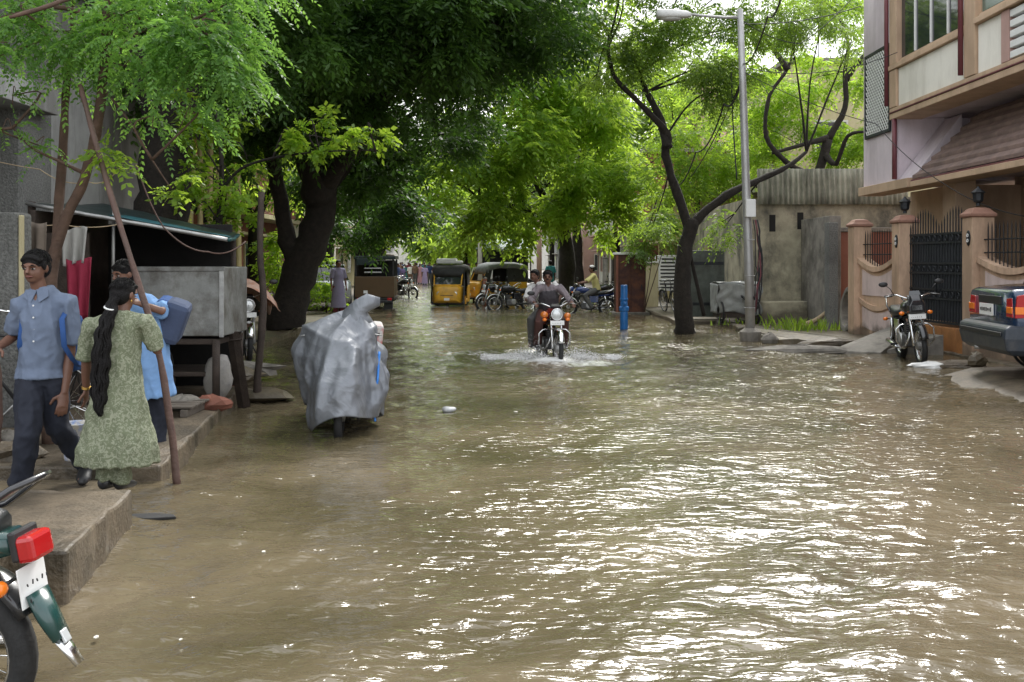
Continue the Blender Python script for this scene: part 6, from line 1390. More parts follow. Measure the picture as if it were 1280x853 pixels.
c_white = cloth_mat('white_cotton', (.66, .65, .62)); c_charcoal = cloth_mat('charcoal_shirt', (.045, .04, .045)); c_greyp = cloth_mat('grey_trousers', (.10, .10, .095)); c_yel = cloth_mat('pale_yellow_shirt', (.55, .50, .20)); c_teal = cloth_mat('teal_cotton', (.02, .16, .17)); c_purp = cloth_mat('violet_cotton', (.22, .16, .36)); c_maroon = cloth_mat('maroon_cotton', (.16, .03, .04)); c_brown = cloth_mat('brown_cotton', (.18, .11, .07)); c_lilac = cloth_mat('lilac_cotton', (.42, .33, .55)); c_pinkc = cloth_mat('pink_cotton', (.55, .30, .33)); c_darkblue = cloth_mat('dark_blue_cotton', (.03, .05, .14)); c_bluebag = cloth_mat('blue_bag', (.02, .07, .22)); c_greybag = cloth_mat('grey_bag', (.05, .07, .13))
def trousers(t, j, h, vox, mat, hem=1.0, k=1.0):
    ac = j['hipL'] - j['hipR']
    tb = [([j['pel'] + V(0, 0, .05 * h), j['pel'], j['pel'] - V(0, 0, .045 * h)], [(.088 * h, .066 * h), (.098 * h, .072 * h), (.085 * h, .066 * h)], ac)]
    for s in 'LR':
        a, b, c = j['hip' + s], j['kn' + s], j['an' + s]; d = (c - b).normalized()
        tb.append(([a, a.lerp(b, .5), b, b.lerp(c, .5), c - d * .012 * h, c + d * .008 * h], [.062 * h * k, .056 * h * k, .046 * h * k, .043 * h * k, .043 * h * k * hem, .043 * h * k * hem], V(1, 0, 0)))
    return garment(t, 'trousers', tb, vox, mat)
def shirt(t, j, h, vox, mat, hem=-.03, sleeve=.75, flare=1.0, name='shirt', long=False, k=1.0, skirt=None):
    ac = j['shL'] - j['shR']; p, c, n = j['pel'], j['chest'], j['neck']
    pts = [p + V(0, 0, hem * h), p + V(0, 0, .03 * h), p.lerp(c, .55), c, c.lerp(n, .55), n - V(0, 0, .008 * h), n + V(0, 0, .016 * h)]
    rad = [(.105 * h * flare * k, .078 * h * flare * k), (.10 * h * k, .076 * h * k), (.094 * h * k, .070 * h * k), (.10 * h * k, .072 * h * k), (.097 * h * k, .06 * h * k), (.062 * h, .05 * h), (.044 * h, .044 * h)]
    if skirt: pts = skirt[0] + pts; rad = skirt[1] + rad
    tb = [(pts, rad, ac)]
    for s in 'LR':
        a, b, w = j['sh' + s], j['el' + s], j['wr' + s]
        if long: tb.append(([c.lerp(n, .75), a + V(0, 0, .004 * h), a.lerp(b, .5), b, b.lerp(w, .9)], [.046 * h, .047 * h, .038 * h, .033 * h, .026 * h], V(1, 0, 0)))
        else: tb.append(([c.lerp(n, .75), a + V(0, 0, .004 * h), a.lerp(b, sleeve * .5), a.lerp(b, sleeve), a.lerp(b, sleeve + .04)], [.042 * h, .040 * h, .040 * h, .043 * h, .043 * h], V(1, 0, 0)))
    return garment(t, name, tb, vox, mat)
def shoes(t, j, h, mat, nm='shoe'):
    for s in 'LR':
        an = j['an' + s]; td = j.get('to' + s, V(0, -1, -.1)).normalized(); mb = MB(); dn = V(0, 0, .022 * h)
        mb.tube([an - td * .035 * h - dn * .6, an - td * .02 * h - dn * .7, an + td * .03 * h - dn, an + td * .09 * h - dn * 1.35, an + td * .125 * h - dn * 1.5], [(.02 * h, .02 * h), (.027 * h, .03 * h), (.03 * h, .026 * h), (.031 * h, .017 * h), (.015 * h, .01 * h)], 12, side=td.cross(V(0, 0, 1))); mb.build(nm, mat, t, True)

# --- schoolboy walking
def px_joint(ox, d, z0):
    s = FPX / d
    return lambda px, py, y=0.0: V((px - ox) / s, y, CAM_H - (py - HZ) / s - z0)
q = px_joint(55, 6.8, .085)
boy = thing('person', 'schoolboy in pale blue shirt and navy trousers walking on the pavement', 'person', V(*P(55, 600, 6.8)[:2], .085))
h = 1.62
j = dict(pel=q(51, 468, .02), chest=q(55, 408, .0), neck=q(52, 363, 0), head=q(48, 335, -.04), shL=q(83, 381, .03), shR=q(27, 384, -.03), elL=q(84, 440, .05), elR=q(14, 420, .06), wrL=q(82, 492, -.02), wrR=q(12, 433, -.17),
         hipL=q(64, 470, .03), hipR=q(40, 470, 0), knL=q(67, 538, .06), knR=q(50, 540, -.18), anL=q(85, 588, .30), anR=q(38, 598, -.12), toL=V(.25, -1, -.35), toR=V(-.1, -1, 0), pnL=V(-.5, .8, 0), pnR=V(0, .2, -1))
body(boy, j, h, .0065, R(-7), R(7)); trousers(boy, j, h, .009, c_navy, 1.15)
sh = shirt(boy, j, h, .0075, c_sky, hem=-.015, sleeve=.80, flare=1.16, k=.95)
mb = MB()
for s in (-1, 1):          # open collar wings
    n0 = j['neck']; mb.prism([(0, 0), (s * .075, .0), (s * .085, -.045), (s * .03, -.085)], n0 + V(0, -.065, .005), (1, 0, 0), (0, .35, 1), .006 * s)
mb.build('collar', c_sky, sh, False, solid=.004)
mb = MB()
for z in (.06, .14, .22, .30): mb.lathe([(.006, 0), (.006, .004)], 8, j['neck'] + V(.0, -.118 + z * .02, -z - .04), (0, -1, 0))
mb.build('buttons', m_white, sh)
shoes(boy, j, h, m_black, 'sandal')
bg_ = thing('school_bag', 'blue school bag on the back of the walking boy', 'bag', boy.location + V(.02, .13, .85))
mb = MB(); mb.box((0, .06, .12), (.30, .14, .40)); mb.build('pouch', c_bluebag, bg_, bev=.04)
for s, x in ((1, .125), (-1, -.115)):
    mb = MB(); mb.tube([(x, .06, .34), (x * 1.05, -.10, .375), (x * 1.1, -.21, .30), (x * 1.25, -.215, .12), (x * 1.45, -.09, -.02), (x * 1.3, .02, -.04)], [(.020, .004)] * 6, 8, side=(1, 0, 0)); mb.build('strap', c_bluebag, bg_, True)

# --- woman seen from behind
q = px_joint(147, 6.6, .07)
wom = thing('person', 'woman with a long braid in green printed tunic seen from behind', 'person', V(*P(147, 600, 6.6)[:2], .07)); h = 1.46
j = dict(pel=q(148, 478, 0), chest=q(147, 425, 0), neck=q(150, 394, .0), head=q(153, 369, .03), shL=q(112, 409, .02), shR=q(182, 405, .02), elL=q(103, 455, .06), elR=q(190, 440, .10), wrL=q(98, 490, .12), wrR=q(172, 425, .26),
         hipL=q(138, 480, 0), hipR=q(158, 480, 0), knL=q(137, 545, 0), knR=q(154, 545, 0), anL=q(133, 598, -.02), anR=q(150, 600, .02), toL=V(0, 1, -.1), toR=V(.1, 1, -.1))
hp = body(wom, j, h, .0065, R(180 - 22), R(10), hair='long', slim=1.05)
trousers(wom, j, h, .009, c_green, 1.2, .95)
tn = shirt(wom, j, h, .008, c_green, hem=.02, sleeve=.85, name='tunic', k=1.03, skirt=([q(147, 579, 0), q(147, 560, 0), q(147, 520, 0)], [(.272, .20), (.262, .195), (.205, .155)]))
mb = MB(); p0 = hp(-.0, .055, -.01); pts = [p0, q(147, 388, -.12), q(142, 410, -.155), q(139, 440, -.16), q(137, 470, -.155), q(136, 495, -.155), q(138, 520, -.15)]
rs = []; pp = []
for i in range(len(pts) - 1):
    for k in range(6):
        u = k / 6; pp.append(pts[i].lerp(pts[i + 1], u) + V(.006 * math.sin((i * 6 + k) * 1.3), 0, 0)); w_ = (.034, .046, .060, .068, .070, .058)[i]; w2 = (.046, .060, .068, .070, .058, .016)[i]
        rs.append(((w_ + (w2 - w_) * u) * .86 * (1 + .035 * math.sin((i * 6 + k) * 1.6)), .036 * (1 + .05 * math.sin((i * 6 + k) * 1.6))))
hr = random.Random(2)
for s_ in range(120):        # loose plait of many strands
    a_ = hr.uniform(0, 6.283); rr = hr.random() ** .5; ph = hr.uniform(0, 6.283); end = hr.uniform(.86, 1.0) if s_ % 5 else hr.uniform(.6, 1.0); pl_ = []
    for i_, (c_, (w_, d_)) in enumerate(zip(pp, rs)):
        if i_ > end * len(pp): break
        wob = .25 * math.sin(i_ * .55 + ph); pl_.append(c_ + V(math.cos(a_ + wob) * w_ * rr * .95, math.sin(a_ + wob) * d_ * rr * 1.1, 0))
    if len(pl_) > 3: mb.tube(pl_, [.0065] * (len(pl_) - 2) + [.004, .0015], 5)
mb.build('braid', m_hair, wom, True)
mb = MB(); mb.torus(pts[1] + V(0, 0, .02), (0.3, -.2, 1), .036, .006, 16, 6); mb.build('hair_band', m_white, wom, True)
mb = MB()
for k in range(2): mb.torus(j['wrL'].lerp(j['elL'], .06 + .05 * k), j['wrL'] - j['elL'], .027, .0035, 16, 5)
mb.build('bangles', mk('gold_bangle', (.6, .38, .1), .3, .9, .1), wom, True)
mb = MB(); mb.ell(hp(-.047, -.0, -.028), (.006, .006, .009), 8, 6); mb.build('earring', MATS['gold_bangle'], wom, True)
shoes(wom, j, h, m_black, 'sandal')

# --- schoolgirl facing them
q = px_joint(185, 8.2, .145)
girl = thing('person', 'schoolgirl in sky blue tunic with bag behind the leaning stick', 'person', V(*P(185, 560, 8.2)[:2], .145)); h = 1.56
j = dict(pel=q(190, 462, 0), chest=q(184, 405, 0), neck=q(174, 371, 0), head=q(158, 343, -.06), shL=q(200, 385, .04), shR=q(160, 386, -.04), elL=q(212, 388, -.18), elR=q(160, 425, -.1), wrL=q(186, 378, -.22), wrR=q(170, 395, -.24),
         hipL=q(198, 465, 0), hipR=q(182, 465, 0), knL=q(198, 515, 0), knR=q(184, 515, 0), anL=q(197, 558, 0), anR=q(184, 558, 0), toL=V(-.4, -1, -.1), toR=V(-.4, -1, -.1))
hp = body(girl, j, h, .008, R(-32), R(12), hair='tied', slim=.95); trousers(girl, j, h, .01, c_navy, 1.1)
shirt(girl, j, h, .009, c_tunic, hem=.02, sleeve=.7, name='tunic', skirt=([q(194, 497, 0), q(192, 480, 0)], [(.165, .125), (.155, .12)]))
mb = MB()
for a in range(5): mb.ell(hp(.052 + .008 * math.cos(a * 1.26), .02, .02 + .008 * math.sin(a * 1.26)), (.008, .008, .008), 8, 6)
mb.build('hair_flower', mk('pink_flower', (.7, .25, .36), .7, 0, .1), girl, True)
shoes(girl, j, h, m_black)
bg_ = thing('school_bag', 'blue and grey school bag carried on the girl\'s shoulder', 'bag', girl.location + q(213, 402, .08))
mb = MB(); mb.box((0, 0, 0), (.20, .26, .36), (.15, .35, .2)); mb.build('pouch', c_greybag, bg_, bev=.05)
mb = MB(); mb.box((-.02, .0, .10), (.24, .28, .16), (.15, .35, .2)); mb.build('flap', c_bluebag, bg_, bev=.05)
mb = MB(); mb.tube([(-.02, -.02, .18), (-.10, -.06, .17), (-.16, -.14, .05), (-.14, -.12, -.1)], [(.018, .005)] * 4, 8, side=(1, 0, 0)); mb.build('strap', c_bluebag, bg_, True)

# --- bucket held between boy and woman
m_bucket = mk('printed_bucket', (.62, .58, .50), .45, 0, .1, 4, .05, stain=(.12, .25, .6), stain_amt=.9, stain_scale=7)
bk = thing('bucket', 'white bucket with blue print on the pavement behind the boy', 'bucket', V(*G(85, 580, .145)[:2], .145) + V(0, .15, 0))
mb = MB(); mb.lathe([(.085, 0), (.09, .02), (.118, .27), (.125, .275), (.118, .28), (.112, .27), (.082, .03)], 22); mb.build('pail', m_bucket, bk, True)
mb = MB(); n = 12; mb.tube([(.12 * math.cos(math.pi * i / n), 0, .27 + .13 * math.sin(math.pi * i / n)) for i in range(n + 1)], .004, 5); mb.build('handle', m_steel, bk, True)

# --- two riders on the orange motorcycle
ro = ride.location.copy()
ride_p = thing('person', 'moustached man in dark waistcoat steering the splashing motorcycle', 'person', ro); h = 1.66
j = dict(pel=V(-.03, .12, .86), chest=V(-.02, .02, 1.16), neck=V(-.03, -.02, 1.34), head=V(-.04, -.07, 1.49), shL=V(.18, -.02, 1.29), shR=V(-.21, -.04, 1.29), elL=V(.33, -.10, 1.10), elR=V(-.35, -.16, 1.10), wrL=V(.37, -.20, 1.06), wrR=V(-.285, -.30, 1.06),
         hipL=V(.07, .10, .85), hipR=V(-.13, .08, .85), knL=V(.24, -.32, .72), knR=V(-.20, -.38, .72), anL=V(.24, .02, .34), anR=V(-.22, -.05, .34), toL=V(.1, -1, -.1), toR=V(-.1, -1, -.1), pnL=V(0, -.4, -1), pnR=V(0, -.4, -1))
hp = body(ride_p, j, h, .011, R(-4), R(0), curl=.8); trousers(ride_p, j, h, .013, cloth_mat('maroon_brown_trousers', (.085, .035, .028)), 1.1)
shirt(ride_p, j, h, .012, cloth_mat('grey_mauve_shirt', (.20, .17, .18)), hem=0, long=True)
garment(ride_p, 'waistcoat', [([j['pel'] + V(0, -.01, .02), j['chest'] + V(0, -.015, 0), j['chest'].lerp(j['neck'], .6) + V(0, -.012, 0)], [(.165, .13), (.175, .13), (.15, .10)], V(1, 0, 0))], .012, c_charcoal)
mb = MB(); mb.tube([hp(-.016, -.058, -.022), hp(0, -.064, -.020), hp(.016, -.058, -.022)], [.003 * h, .0055 * h, .003 * h], 6); mb.build('moustache', m_hair, ride_p, True)
mb = MB()
for s in (-1, 1):
    e = hp(s * .0195, -.053, .002); mb.ell(e, (.009 * h, .004 * h, .005 * h), 8, 6)
mb.build('eyes', m_hair, ride_p, True); shoes(ride_p, j, h, m_black)
pil = thing('person', 'passenger in white shirt leaning out behind the motorcycle rider', 'person', ro); h = 1.62
j = dict(pel=V(.0, .55, .90), chest=V(-.10, .46, 1.20), neck=V(-.18, .42, 1.37), head=V(-.255, .38, 1.51), shL=V(.10, .40, 1.36), shR=V(-.34, .42, 1.30), elL=V(.2, .2, 1.15), elR=V(-.40, .25, 1.08), wrL=V(.12, .05, 1.02), wrR=V(-.22, .12, 1.02),
         hipL=V(.10, .5, .88), hipR=V(-.12, .5, .88), knL=V(.28, .15, .76), knR=V(-.33, .12, .74), anL=V(.27, .32, .36), anR=V(-.31, .28, .34))
body(pil, j, h, .012, R(-30), R(0), hands=False); trousers(pil, j, h, .013, c_greyp); shirt(pil, j, h, .012, c_white, hem=0, sleeve=.9); shoes(pil, j, h, m_black)

# --- yellow shirted rider on the blue motorcycle
ys = thing('person', 'rider in pale yellow shirt and white cap sitting on the blue motorcycle', 'person', blue_bike.location); h = 1.65
j = dict(pel=V(.28, 0, .86), chest=V(.22, 0, 1.16), neck=V(.16, 0, 1.36), head=V(.12, 0, 1.52), shL=V(.17, .18, 1.30), shR=V(.17, -.18, 1.30), elL=V(-.05, .28, 1.12), elR=V(-.05, -.28, 1.12), wrL=V(-.26, .32, 1.07), wrR=V(-.26, -.32, 1.07),
         hipL=V(.26, .1, .84), hipR=V(.26, -.1, .84), knL=V(-.14, .2, .68), knR=V(-.14, -.2, .68), anL=V(.12, .22, .3), anR=V(.12, -.22, .3), toL=V(-1, 0, -.1), toR=V(-1, 0, -.1))
hp = body(ys, j, h, .014, R(-80), 0, hands=False); trousers(ys, j, h, .015, c_greyp); shirt(ys, j, h, .014, c_yel, hem=-.01, sleeve=.95); shoes(ys, j, h, m_black)
mb = MB(); mb.ell(hp(0, .005, .045), (.052 * h, .06 * h, .036 * h), 12, 8); mb.build('cap', c_white, ys, True)

# --- standing people templates for the distance
def standing(label, loc, h, top, bottom, face, group=None, dress=False, hair='short', vox=.016):
    t = thing('person', label, 'person', loc, group=group); j = stand(h, face)
    j['toL'] = j['toR'] = V(math.sin(face), -math.cos(face), -.1)
    body(t, j, h, vox, face, 0, hands=False, hair=hair); trousers(t, j, h, vox, bottom)
    if dress: shirt(t, j, h, vox, top, hem=.02, sleeve=.8, name='shirt', skirt=([V(0, 0, .12 * h), V(0, 0, .3 * h), V(0, 0, .45 * h)], [(.15 * h, .12 * h), (.13 * h, .1 * h), (.115 * h, .09 * h)]))
    else: shirt(t, j, h, vox, top, sleeve=.8)
    return t
def at(px, py, z=-.12): return V(*G(px, py, 0)[:2], z)
standing('person in teal clothes standing beside the dark tree trunk', V(*P(688, 340, 44)[:2], .09), 1.62, c_teal, c_teal, R(200), dress=True, hair='long')
standing('person in violet and white beside the silver car', V(*P(423, 345, 29)[:2], .1), 1.6, cloth_mat('violet_grey_tunic', (.20, .18, .26)), c_maroon, R(30), dress=True, hair='long')
gp_ = 'people wading at the far end of the street'
man = standing('man in white shirt wading beside the far awning', at(612, 366), 1.68, c_white, c_greyp, R(15), gp_)
lady = standing('woman in lilac dress wading in the far crowd', at(531, 356), 1.58, c_lilac, c_darkblue, R(10), gp_, True, 'long')
crowd = [('man in brown shirt wading in the far crowd', man, 519, 355, c_brown, c_greyp), ('man in dark blue shirt beside the lilac dress', man, 537, 354, c_darkblue, c_greyp), ('woman in pink dress leading the far crowd', lady, 525, 355, c_pinkc, c_maroon),
         ('man in pale shirt at the edge of the far crowd', man, 513, 354, c_white, c_brown), ('woman in maroon dress in the far crowd', lady, 544, 354, c_maroon, c_maroon), ('man in yellow shirt in the far crowd', man, 549, 353, c_yel, c_darkblue),
         ('woman in teal dress at the back of the far crowd', lady, 507, 352, c_teal, c_teal), ('man in charcoal shirt at the back of the far crowd', man, 528, 350, c_charcoal, c_greyp), ('man in sky blue shirt far behind the crowd', man, 521, 349, c_tunic, c_navy),
         ('woman in white dress far behind the crowd', lady, 540, 349, c_white, c_white), ('man in maroon shirt far down the street', man, 512, 349, c_maroon, c_greyp), ('man in white shirt and navy trousers beyond the autorickshaw', man, 596, 364, c_white, c_navy),
         ('woman in yellow dress near the far shops', lady, 586, 356, c_yel, c_brown), ('man in brown and blue behind the goods vehicle', man, 497, 362, c_darkblue, c_brown), ('woman in violet dress behind the goods vehicle', lady, 503, 356, c_purp, c_purp),
         ('man in lilac shirt by the open autorickshaw', man, 603, 362, c_lilac, c_greyp)]
for lab, src, px, py, top_, bot in crowd:
    c = again(src, lab, at(px, py), R(random.uniform(-60, 60)), random.uniform(.94, 1.05)); recolour(c, {'shirt': top_, 'trousers': bot})
far_tops = [('pink', c_pinkc), ('brown', c_brown), ('dark blue', c_darkblue), ('white', c_white), ('maroon', c_maroon), ('teal', c_teal)]
for i in range(18):
    nm, mt_ = far_tops[i % 6]; dress_ = i % 3 == 0
    c = again(lady if dress_ else man, ('woman in %s dress walking at the very end of the street' if dress_ else 'man in %s shirt walking at the very end of the street') % nm, at(498 + i * 3 + random.uniform(-1.5, 1.5), random.choice([347, 348, 349, 350, 351])), R(random.uniform(-80, 80)), random.uniform(.92, 1.06)); recolour(c, {'shirt': mt_, 'trousers': random.choice([c_greyp, c_navy, c_brown])})
# ================================================================ vendor stall and the clutter around it
st = thing('vendor_stall', 'vendor stall with sheet metal counter under a dark green tarpaulin roof', 'stall', V(-3.75, 11.0, .145)); s0 = st.location.copy()
def sb(nm, mat, c, s_, par=None, bev=.01, rot=None):
    mb = MB(); mb.box(Vector(c) - s0, s_, rot); return mb.build(nm, mat, par or st, bev=bev)
def bar(nm, mat, a, b, r, par=None, n=6):
    mb = MB(); mb.tube([Vector(a) - s0, Vector(b) - s0], r, n); return mb.build(nm, mat, par or st, True)
cn_ = sb('counter_box', m_metalbox, (-3.60, 10.95, 1.205), (1.12, .95, .73), bev=.012)
sb('counter_lip', m_metalbox, (-3.60, 10.47, 1.55), (1.16, .03, .05), cn_, .006); sb('corner_strip', m_alu, (-3.055, 10.468, 1.2), (.05, .012, .74), cn_, .004)
sb('shelf', m_wood_dark, (-3.7, 11.0, .78), (1.2, 1.0, .06)); sb('lower_shelf', m_wood_dark, (-3.7, 11.05, .42), (1.0, .8, .05))
for x in (-4.2, -3.12):
    for y in (10.5, 11.4): bar('leg', m_wood_dark, (x, y, .14), (x, y, .80), .045)
# tarpaulin roof slopes down towards the street
rf = MB()
def roof_fn(u, v):
    x = -4.95 + (2.05 - .42 * v) * u; y = 10.15 + 1.9 * v
    z = 2.27 - .37 * u - .02 * math.sin(v * math.pi) + .02 * mnoise.noise(V(u * 5, v * 5, 1)) + .10 * (v - .5)
    return V(x, y, z) - s0
rf.sheet(roof_fn, 20, 12); rfo = rf.build('tarpaulin_roof', m_tarp, st, True, solid=.03)
m_trim = mk('teal_edge', (.015, .07, .075), .5, 0, .3)
mb = MB(); mb.tube([roof_fn(i / 10, 0) + V(0, -.005, 0) for i in range(11)], .022, 6); mb.build('roof_edge', m_alu, rfo, True)
mb = MB(); mb.tube([roof_fn(1, i / 8) + V(.01, 0, 0) for i in range(9)], .02, 6); mb.build('roof_edge', m_trim, rfo, True)
mb = MB(); mb.sheet(lambda u, v: roof_fn(.40 + .6 * u, .02 + .35 * v) + V(0, 0, .03 + .01 * mnoise.noise(V(u * 4, v * 6, 0))), 14, 6); mb.build('teal_sheet', mk('teal_sheet', (.02, .10, .12), .4, 0, .3, 4, .4, 10), rfo, True, solid=.006)
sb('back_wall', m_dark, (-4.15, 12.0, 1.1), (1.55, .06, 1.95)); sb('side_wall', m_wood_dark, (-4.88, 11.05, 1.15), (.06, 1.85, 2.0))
sb('front_board', m_wood_dark, (-4.62, 10.30, 1.0), (.5, .05, 1.85), None, .01)
for x, y, z in ((-4.92, 10.2, 2.24), (-3.36, 12.0, 1.9), (-4.92, 12.0, 2.3)): bar('roof_post', m_wood_dark, (x, y, .14), (x, y, z), .04)
bar('roof_post', m_steel, (-4.15, 10.35, 1.2), (-4.12, 10.3, 2.15), .018)
# clutter below: sacks, pots, crates
def lump(name, label, cat, p, r, mat, seed, rot=None):
    mb = MB(); mb.ell((0, 0, r[2] * .9), r, 14, 9); mb.v = [tuple(Vector(a) * (1 + .18 * mnoise.noise(Vector(a) * 5 + V(seed, seed, 0)))) for a in mb.v]; o = mb.build(name, mat, None, True); o.location = p; return tag(o, label, cat)
lump('sack', 'pale stuffed sack under the stall counter', 'sack', V(-3.18, 10.75, .145), (.16, .14, .27), mk('sack_cloth', (.35, .33, .30), .9, 0, .3, 6, .5, 20, stain=(.12, .12, .13), stain_amt=.6, stain_scale=6), 1)
lump('sack', 'grey sack slumped under the stall shelf', 'sack', V(-3.85, 10.7, .145), (.24, .2, .2), m_wood_dark, 2)
ct = thing('crate', 'flat timber crate on the pavement below the stall', 'crate', V(-3.42, 9.75, .145)); m_plankwet = mk('wet_plank', (.13, .11, .09), .6, 0, .35, 7, .3)
for i in range(4): 
    mb = MB(); mb.box((0, -.22 + i * .15, .09), (.75, .11, .02), (0, 0, random.uniform(-.03, .03))); mb.build('slat', m_plankwet, ct, bev=.004)
for x in (-.3, .3):
    mb = MB(); mb.box((x, 0, .035), (.07, .58, .07)); mb.build('bearer', m_plankwet, ct, bev=.005)
rubble('reddish stone lying near the stall leg', V(-3.05, 10.1, .15), (.2, .13, .09), 11, m_brickred); rubble('grey stone at the pavement edge below the stall', V(-3.3, 10.0, .145), (.22, .16, .1), 12, m_concrete, .5); rubble('dark stone on the muddy verge by the stick', V(-3.7, 13.0, .1), (.45, .2, .12), 13, m_mud, .3)
rubble('long dark kerb block across the verge beyond the stall', V(-3.95, 13.6, .1), (.9, .22, .13), 14, m_concrete, -.1); rubble('brick rubble lying along the muddy verge', V(-3.6, 12.3, .08), (.3, .2, .1), 15, m_brickred); rubble('small stones at the foot of the yard post', V(-4.0, 7.9, .145), (.22, .15, .1), 16, m_concrete)
rubble('dark clod beside the bucket', V(-3.75, 7.5, .145), (.25, .14, .09), 17, m_kerb); rubble('wet rubble heap at the foot of the dark posts', V(-3.05, 11.75, .02), (.5, .3, .08), 18, m_mud)
# posts and sticks
def stick(name, label, pts, r0, r1, mat, base=None, wob=.03, n=9):
    b = Vector(base or pts[0]); mb = MB(); limb(mb, [Vector(p) - b for p in pts], r0, r1, n, wob); o = mb.build(name, mat, None, True); o.location = b; return tag(o, label, 'stick' if 'stick' in name else 'post')
stick('leaning_stick', 'long reddish stick leaning from the water up to the slender tree', [P(222, 612, 7.15), P(212, 520, 7.2), P(196, 430, 7.25), P(170, 345, 7.3), P(145, 265, 7.4), P(120, 180, 7.6), P(100, 105, 7.8)], .027, .019, m_pole_wood, V(*P(222, 612, 7.15)[:2], 0), .025)
stick('wooden_post', 'dark crooked post standing at the pavement end beside the plank', [P(319, 522, 11.6), P(324, 450, 11.6), P(329, 380, 11.6), P(325, 310, 11.6), P(327, 240, 11.6)], .05, .035, m_wood_dark, None, .03)
pk2 = thing('plank', 'short dark plank leaning against the stall corner', 'plank', V(*P(307, 520, 11.3)[:2], .0))
mb = MB(); a, b_ = P(307, 522, 11.3) - pk2.location, P(291, 415, 10.9) - pk2.location; mb.tube([a, b_], [(.075, .02), (.07, .02)], 4, side=(1, 0, 0)); mb.build('board', m_wood_dark, pk2)
mb = MB(); mb.tube([a.lerp(b_, .9) + V(-.1, -.03, 0), a.lerp(b_, .9) + V(.1, -.03, .02)], .012, 5); mb.build('cleat', m_wood_dark, pk2)
stick('tree_stump', 'reddish cut stump standing beside the bicycle', [V(-4.05, 7.75, .14), V(-4.03, 7.75, .5), V(-4.06, 7.76, .95)], .07, .055, m_pole_wood, None, .03)['category'] = 'stump'
# washing on a line behind the boy
wl = cable('washing line strung between the yard post and the stall', [V(-4.75, 9.2, 2.02), V(-4.3, 9.5, 1.98), V(-3.9, 9.9, 2.0)], .004, .03, mat=m_wood_pale, name='washing_line', cat='line')
def cloth(label, x0, x1, z0, z1, y, mat, seed, name='hanging_cloth'):
    mb = MB(); mb.sheet(lambda u, v: V((u - .5) * (x1 - x0) * (1 - .2 * v), .035 * math.sin(u * 14 + seed) * (.3 + v), -(z1 - z0) * v + .02 * math.sin(u * 5 + seed)), 20, 10); o = mb.build(name, mat, None, True, solid=.004); o.location = V((x0 + x1) / 2, y, z1); return tag(o, label, 'cloth')
cloth('brown grey towel hanging on the washing line', -4.60, -4.35, 1.5, 2.0, 9.3, cloth_mat('brown_grey_towel', (.20, .16, .13)), 1)
cloth('pale towel hanging beside the brown towel', -4.72, -4.62, 1.6, 2.0, 9.25, cloth_mat('pale_towel', (.4, .38, .34)), 2)
cloth('red cloth hanging from the stall side behind the boy', -4.30, -4.05, 1.05, 1.65, 9.6, cloth_mat('crimson_cloth', (.28, .02, .05)), 3)
cloth('pale crumpled cloth above the red cloth', -4.35, -4.1, 1.6, 1.95, 9.62, cloth_mat('pale_grey_cloth', (.36, .35, .33)), 4)
# far street furniture
aw = thing('shop_awning', 'blue white awning of a far roadside shop', 'awning', V(*P(630, 340, 56)[:2], 0)); aw_m = mk('blue_white_tarp', (.50, .60, .72), .5, 0, .1, 2, .2)
mb = MB(); mb.rings([[V(-1.6, 0, 2.35), V(1.6, 0, 2.35), V(1.6, 0, 2.4), V(-1.6, 0, 2.4)], [V(-1.0, 1.4, 2.9), V(1.0, 1.4, 2.9), V(1.0, 1.4, 2.95), V(-1.0, 1.4, 2.95)], [V(-1.4, 2.8, 2.45), V(1.4, 2.8, 2.45), V(1.4, 2.8, 2.5), V(-1.4, 2.8, 2.5)]]); mb.build('canopy', aw_m, aw)
for x in (-1.5, 1.5):
    mb = MB(); mb.tube([(x, .1, -.15), (x, .1, 2.35)], .04, 6); mb.build('post', m_wood_dark, aw, True)
mb = MB(); mb.box((0, 1.6, .6), (2.6, 1.6, 1.4)); mb.build('counter', m_brickred, aw, bev=.02); mb = MB(); mb.box((0, 2.5, 1.8), (2.8, .1, 1.1)); mb.build('back_board', m_iron, aw)
for i, (px, py, hh, mat, lab) in enumerate(((606, 382, 1.15, m_brickred, 'short reddish post standing in the water before the open autorickshaw'), (674, 372, 4.5, m_pinkwall, 'salmon painted pole far along the gate side'), (600, 366, 5.0, m_whitewall, 'pale concrete pole beyond the yellow autorickshaw'), (757, 383, 1.9, m_concrete, 'short grey pole beside the red cabinet'))):
    p = G(px, py, 0); o = thing('post', lab, 'post', V(p.x, p.y, -.15)); mb = MB(); r = .13 if i else .10; mb.tube([(0, 0, 0), (0, 0, hh)], [r, r * .8], 8); mb.build('shaft', mat, o, True); mb = MB(); mb.lathe([(r * .9, hh), (r * .95, hh + .03), (r * .3, hh + .07)], 8); mb.build('cap', m_concrete, o)
sg = thing('gate', 'white lattice gate with lettering panel behind the forked tree', 'gate', V(*P(830, 345, 35)[:2], .09)); g0 = sg.location
for x in (-.85, .85):
    mb = MB(); mb.box((x, 0, .9), (.16, .16, 1.9)); mb.build('gate_post', m_paleyellow, sg, bev=.02)
mb = MB(); mb.box((.15, -.03, 1.15), (.78, .04, 1.25)); pn = mb.build('panel', m_white, sg, bev=.01)
for i in range(9):
    mb = MB(); mb.box((.15 + random.uniform(-.02, .02), -.055, .64 + i * .125), (.62 * random.uniform(.75, 1), .008, .055)); mb.build('text_line', m_print, pn)
for i in range(5):
    mb = MB(); mb.tube([(-.75 + i * .11, 0, .3), (-.75 + i * .11, 0, 1.75)], .015, 5); mb.build('bar', m_white, sg, True)
fw = thing('front_wall', 'low pale yellow front wall beside the white lattice gate', 'wall', V(*P(806, 350, 34)[:2], .09))
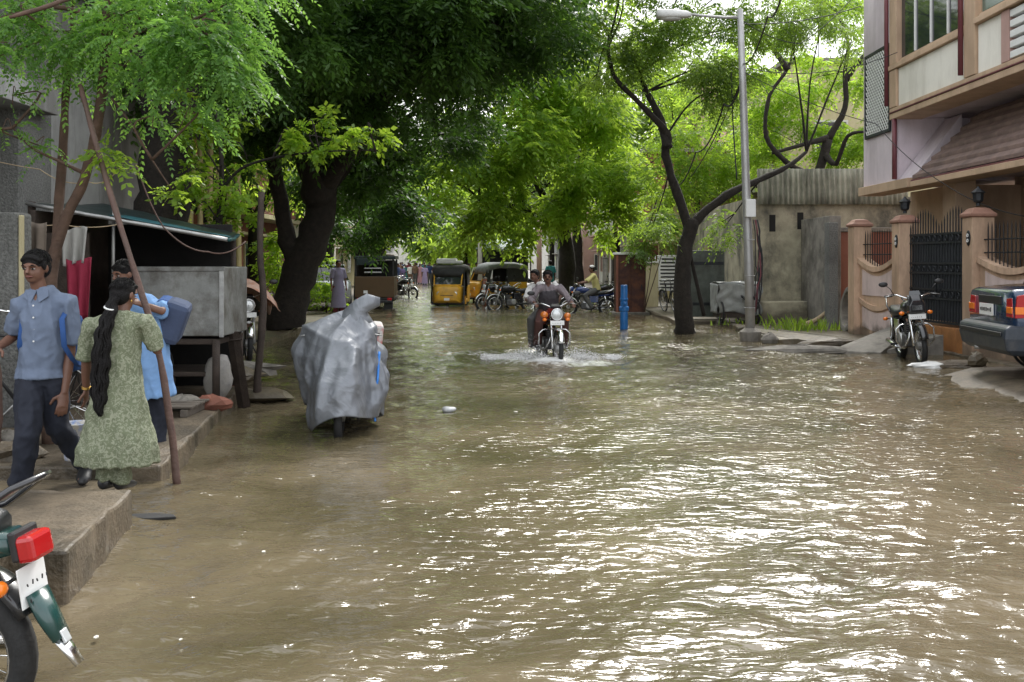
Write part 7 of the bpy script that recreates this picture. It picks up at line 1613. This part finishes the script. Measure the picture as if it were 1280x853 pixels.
mb = MB(); mb.box((0, 0, .75), (.9, .2, 1.5)); mb.build('panel', m_paleyellow, fw, bev=.02); mb = MB(); mb.box((0, 0, 1.53), (1.0, .28, .07)); mb.build('coping', m_whitewall, fw, bev=.01)
mb = MB(); mb.box((-.25, -.105, .5), (.2, .02, .8)); mb.build('recess', m_dark, fw)
gd = thing('sheet_gate', 'grey green sheet metal gate leaning beside the covered cart', 'gate', V(*P(880, 385, 27)[:2], .09)); mb = MB(); mb.box((0, 0, .95), (1.1, .05, 1.8)); mb.build('leaf', mk('grey_green_sheet', (.10, .115, .10), .6, .2, .3, 4, .15, stain=(.05, .05, .04), stain_amt=.7), gd, bev=.01)
for z in (.4, 1.5):
    mb = MB(); mb.box((0, -.035, z), (1.05, .02, .08)); mb.build('brace', m_iron, gd)
stick('leaning_stick', 'dark stick propped against the forked tree trunk', [P(880, 395, 23.2), P(870, 350, 23.1), P(862, 315, 23)], .05, .04, m_bark)
# splash thrown up by the motorcycle
m_splash = mk('white_spray', (.95, .95, .93), .3, 0, .15, 20, 0)
m_splash.node_tree.nodes['Principled BSDF'].inputs['Transmission Weight'].default_value = .1
rng = random.Random(9); mb = MB()
def flake(c, u, L_, w_):
    w = u.cross(V(rng.gauss(0, 1), rng.gauss(0, 1), rng.gauss(0, 1))).normalized(); k = u.cross(w)
    mb.add([c + u * L_, c + w * w_, c + k * w_ * .6, c - w * w_, c - k * w_ * .6, c - u * L_], [(0, 1, 2), (0, 2, 3), (0, 3, 4), (0, 4, 1), (5, 2, 1), (5, 3, 2), (5, 4, 3), (5, 1, 4)])
for i in range(9000):
    sd = rng.choice([-1, 1]); r_ = rng.random() ** .8; back = rng.random()
    x = .68 + sd * (.08 + 1.0 * r_ + .15 * back) + rng.gauss(0, .05); y = 16.62 - .12 * r_ + .75 * back * (.4 + r_) + rng.gauss(0, .05)
    lobe = .6 + .4 * math.sin(r_ * 9 + sd) * math.sin(back * 7)
    hm = (.48 * math.exp(-((r_ - .22) / .28) ** 2) + .05) * lobe * (1 - .5 * back)
    v = rng.random() ** 1.7; z = hm * v
    u = V(sd * (.7 + .3 * r_), -.3 + back, 1.1 - 1.6 * v + .2 * rng.gauss(0, 1)).normalized()
    if rng.random() < .3: flake(V(x, y, z * .7), u, rng.uniform(.012, .035) * (1.2 - .6 * v), rng.uniform(.004, .010))
    else: flake(V(x, y, z), u, rng.uniform(.002, .007), rng.uniform(.002, .005))
o = mb.build('splash', m_splash, None, True); tag(o, 'white spray thrown up by the motorcycle wheel', 'splash', kind='stuff')
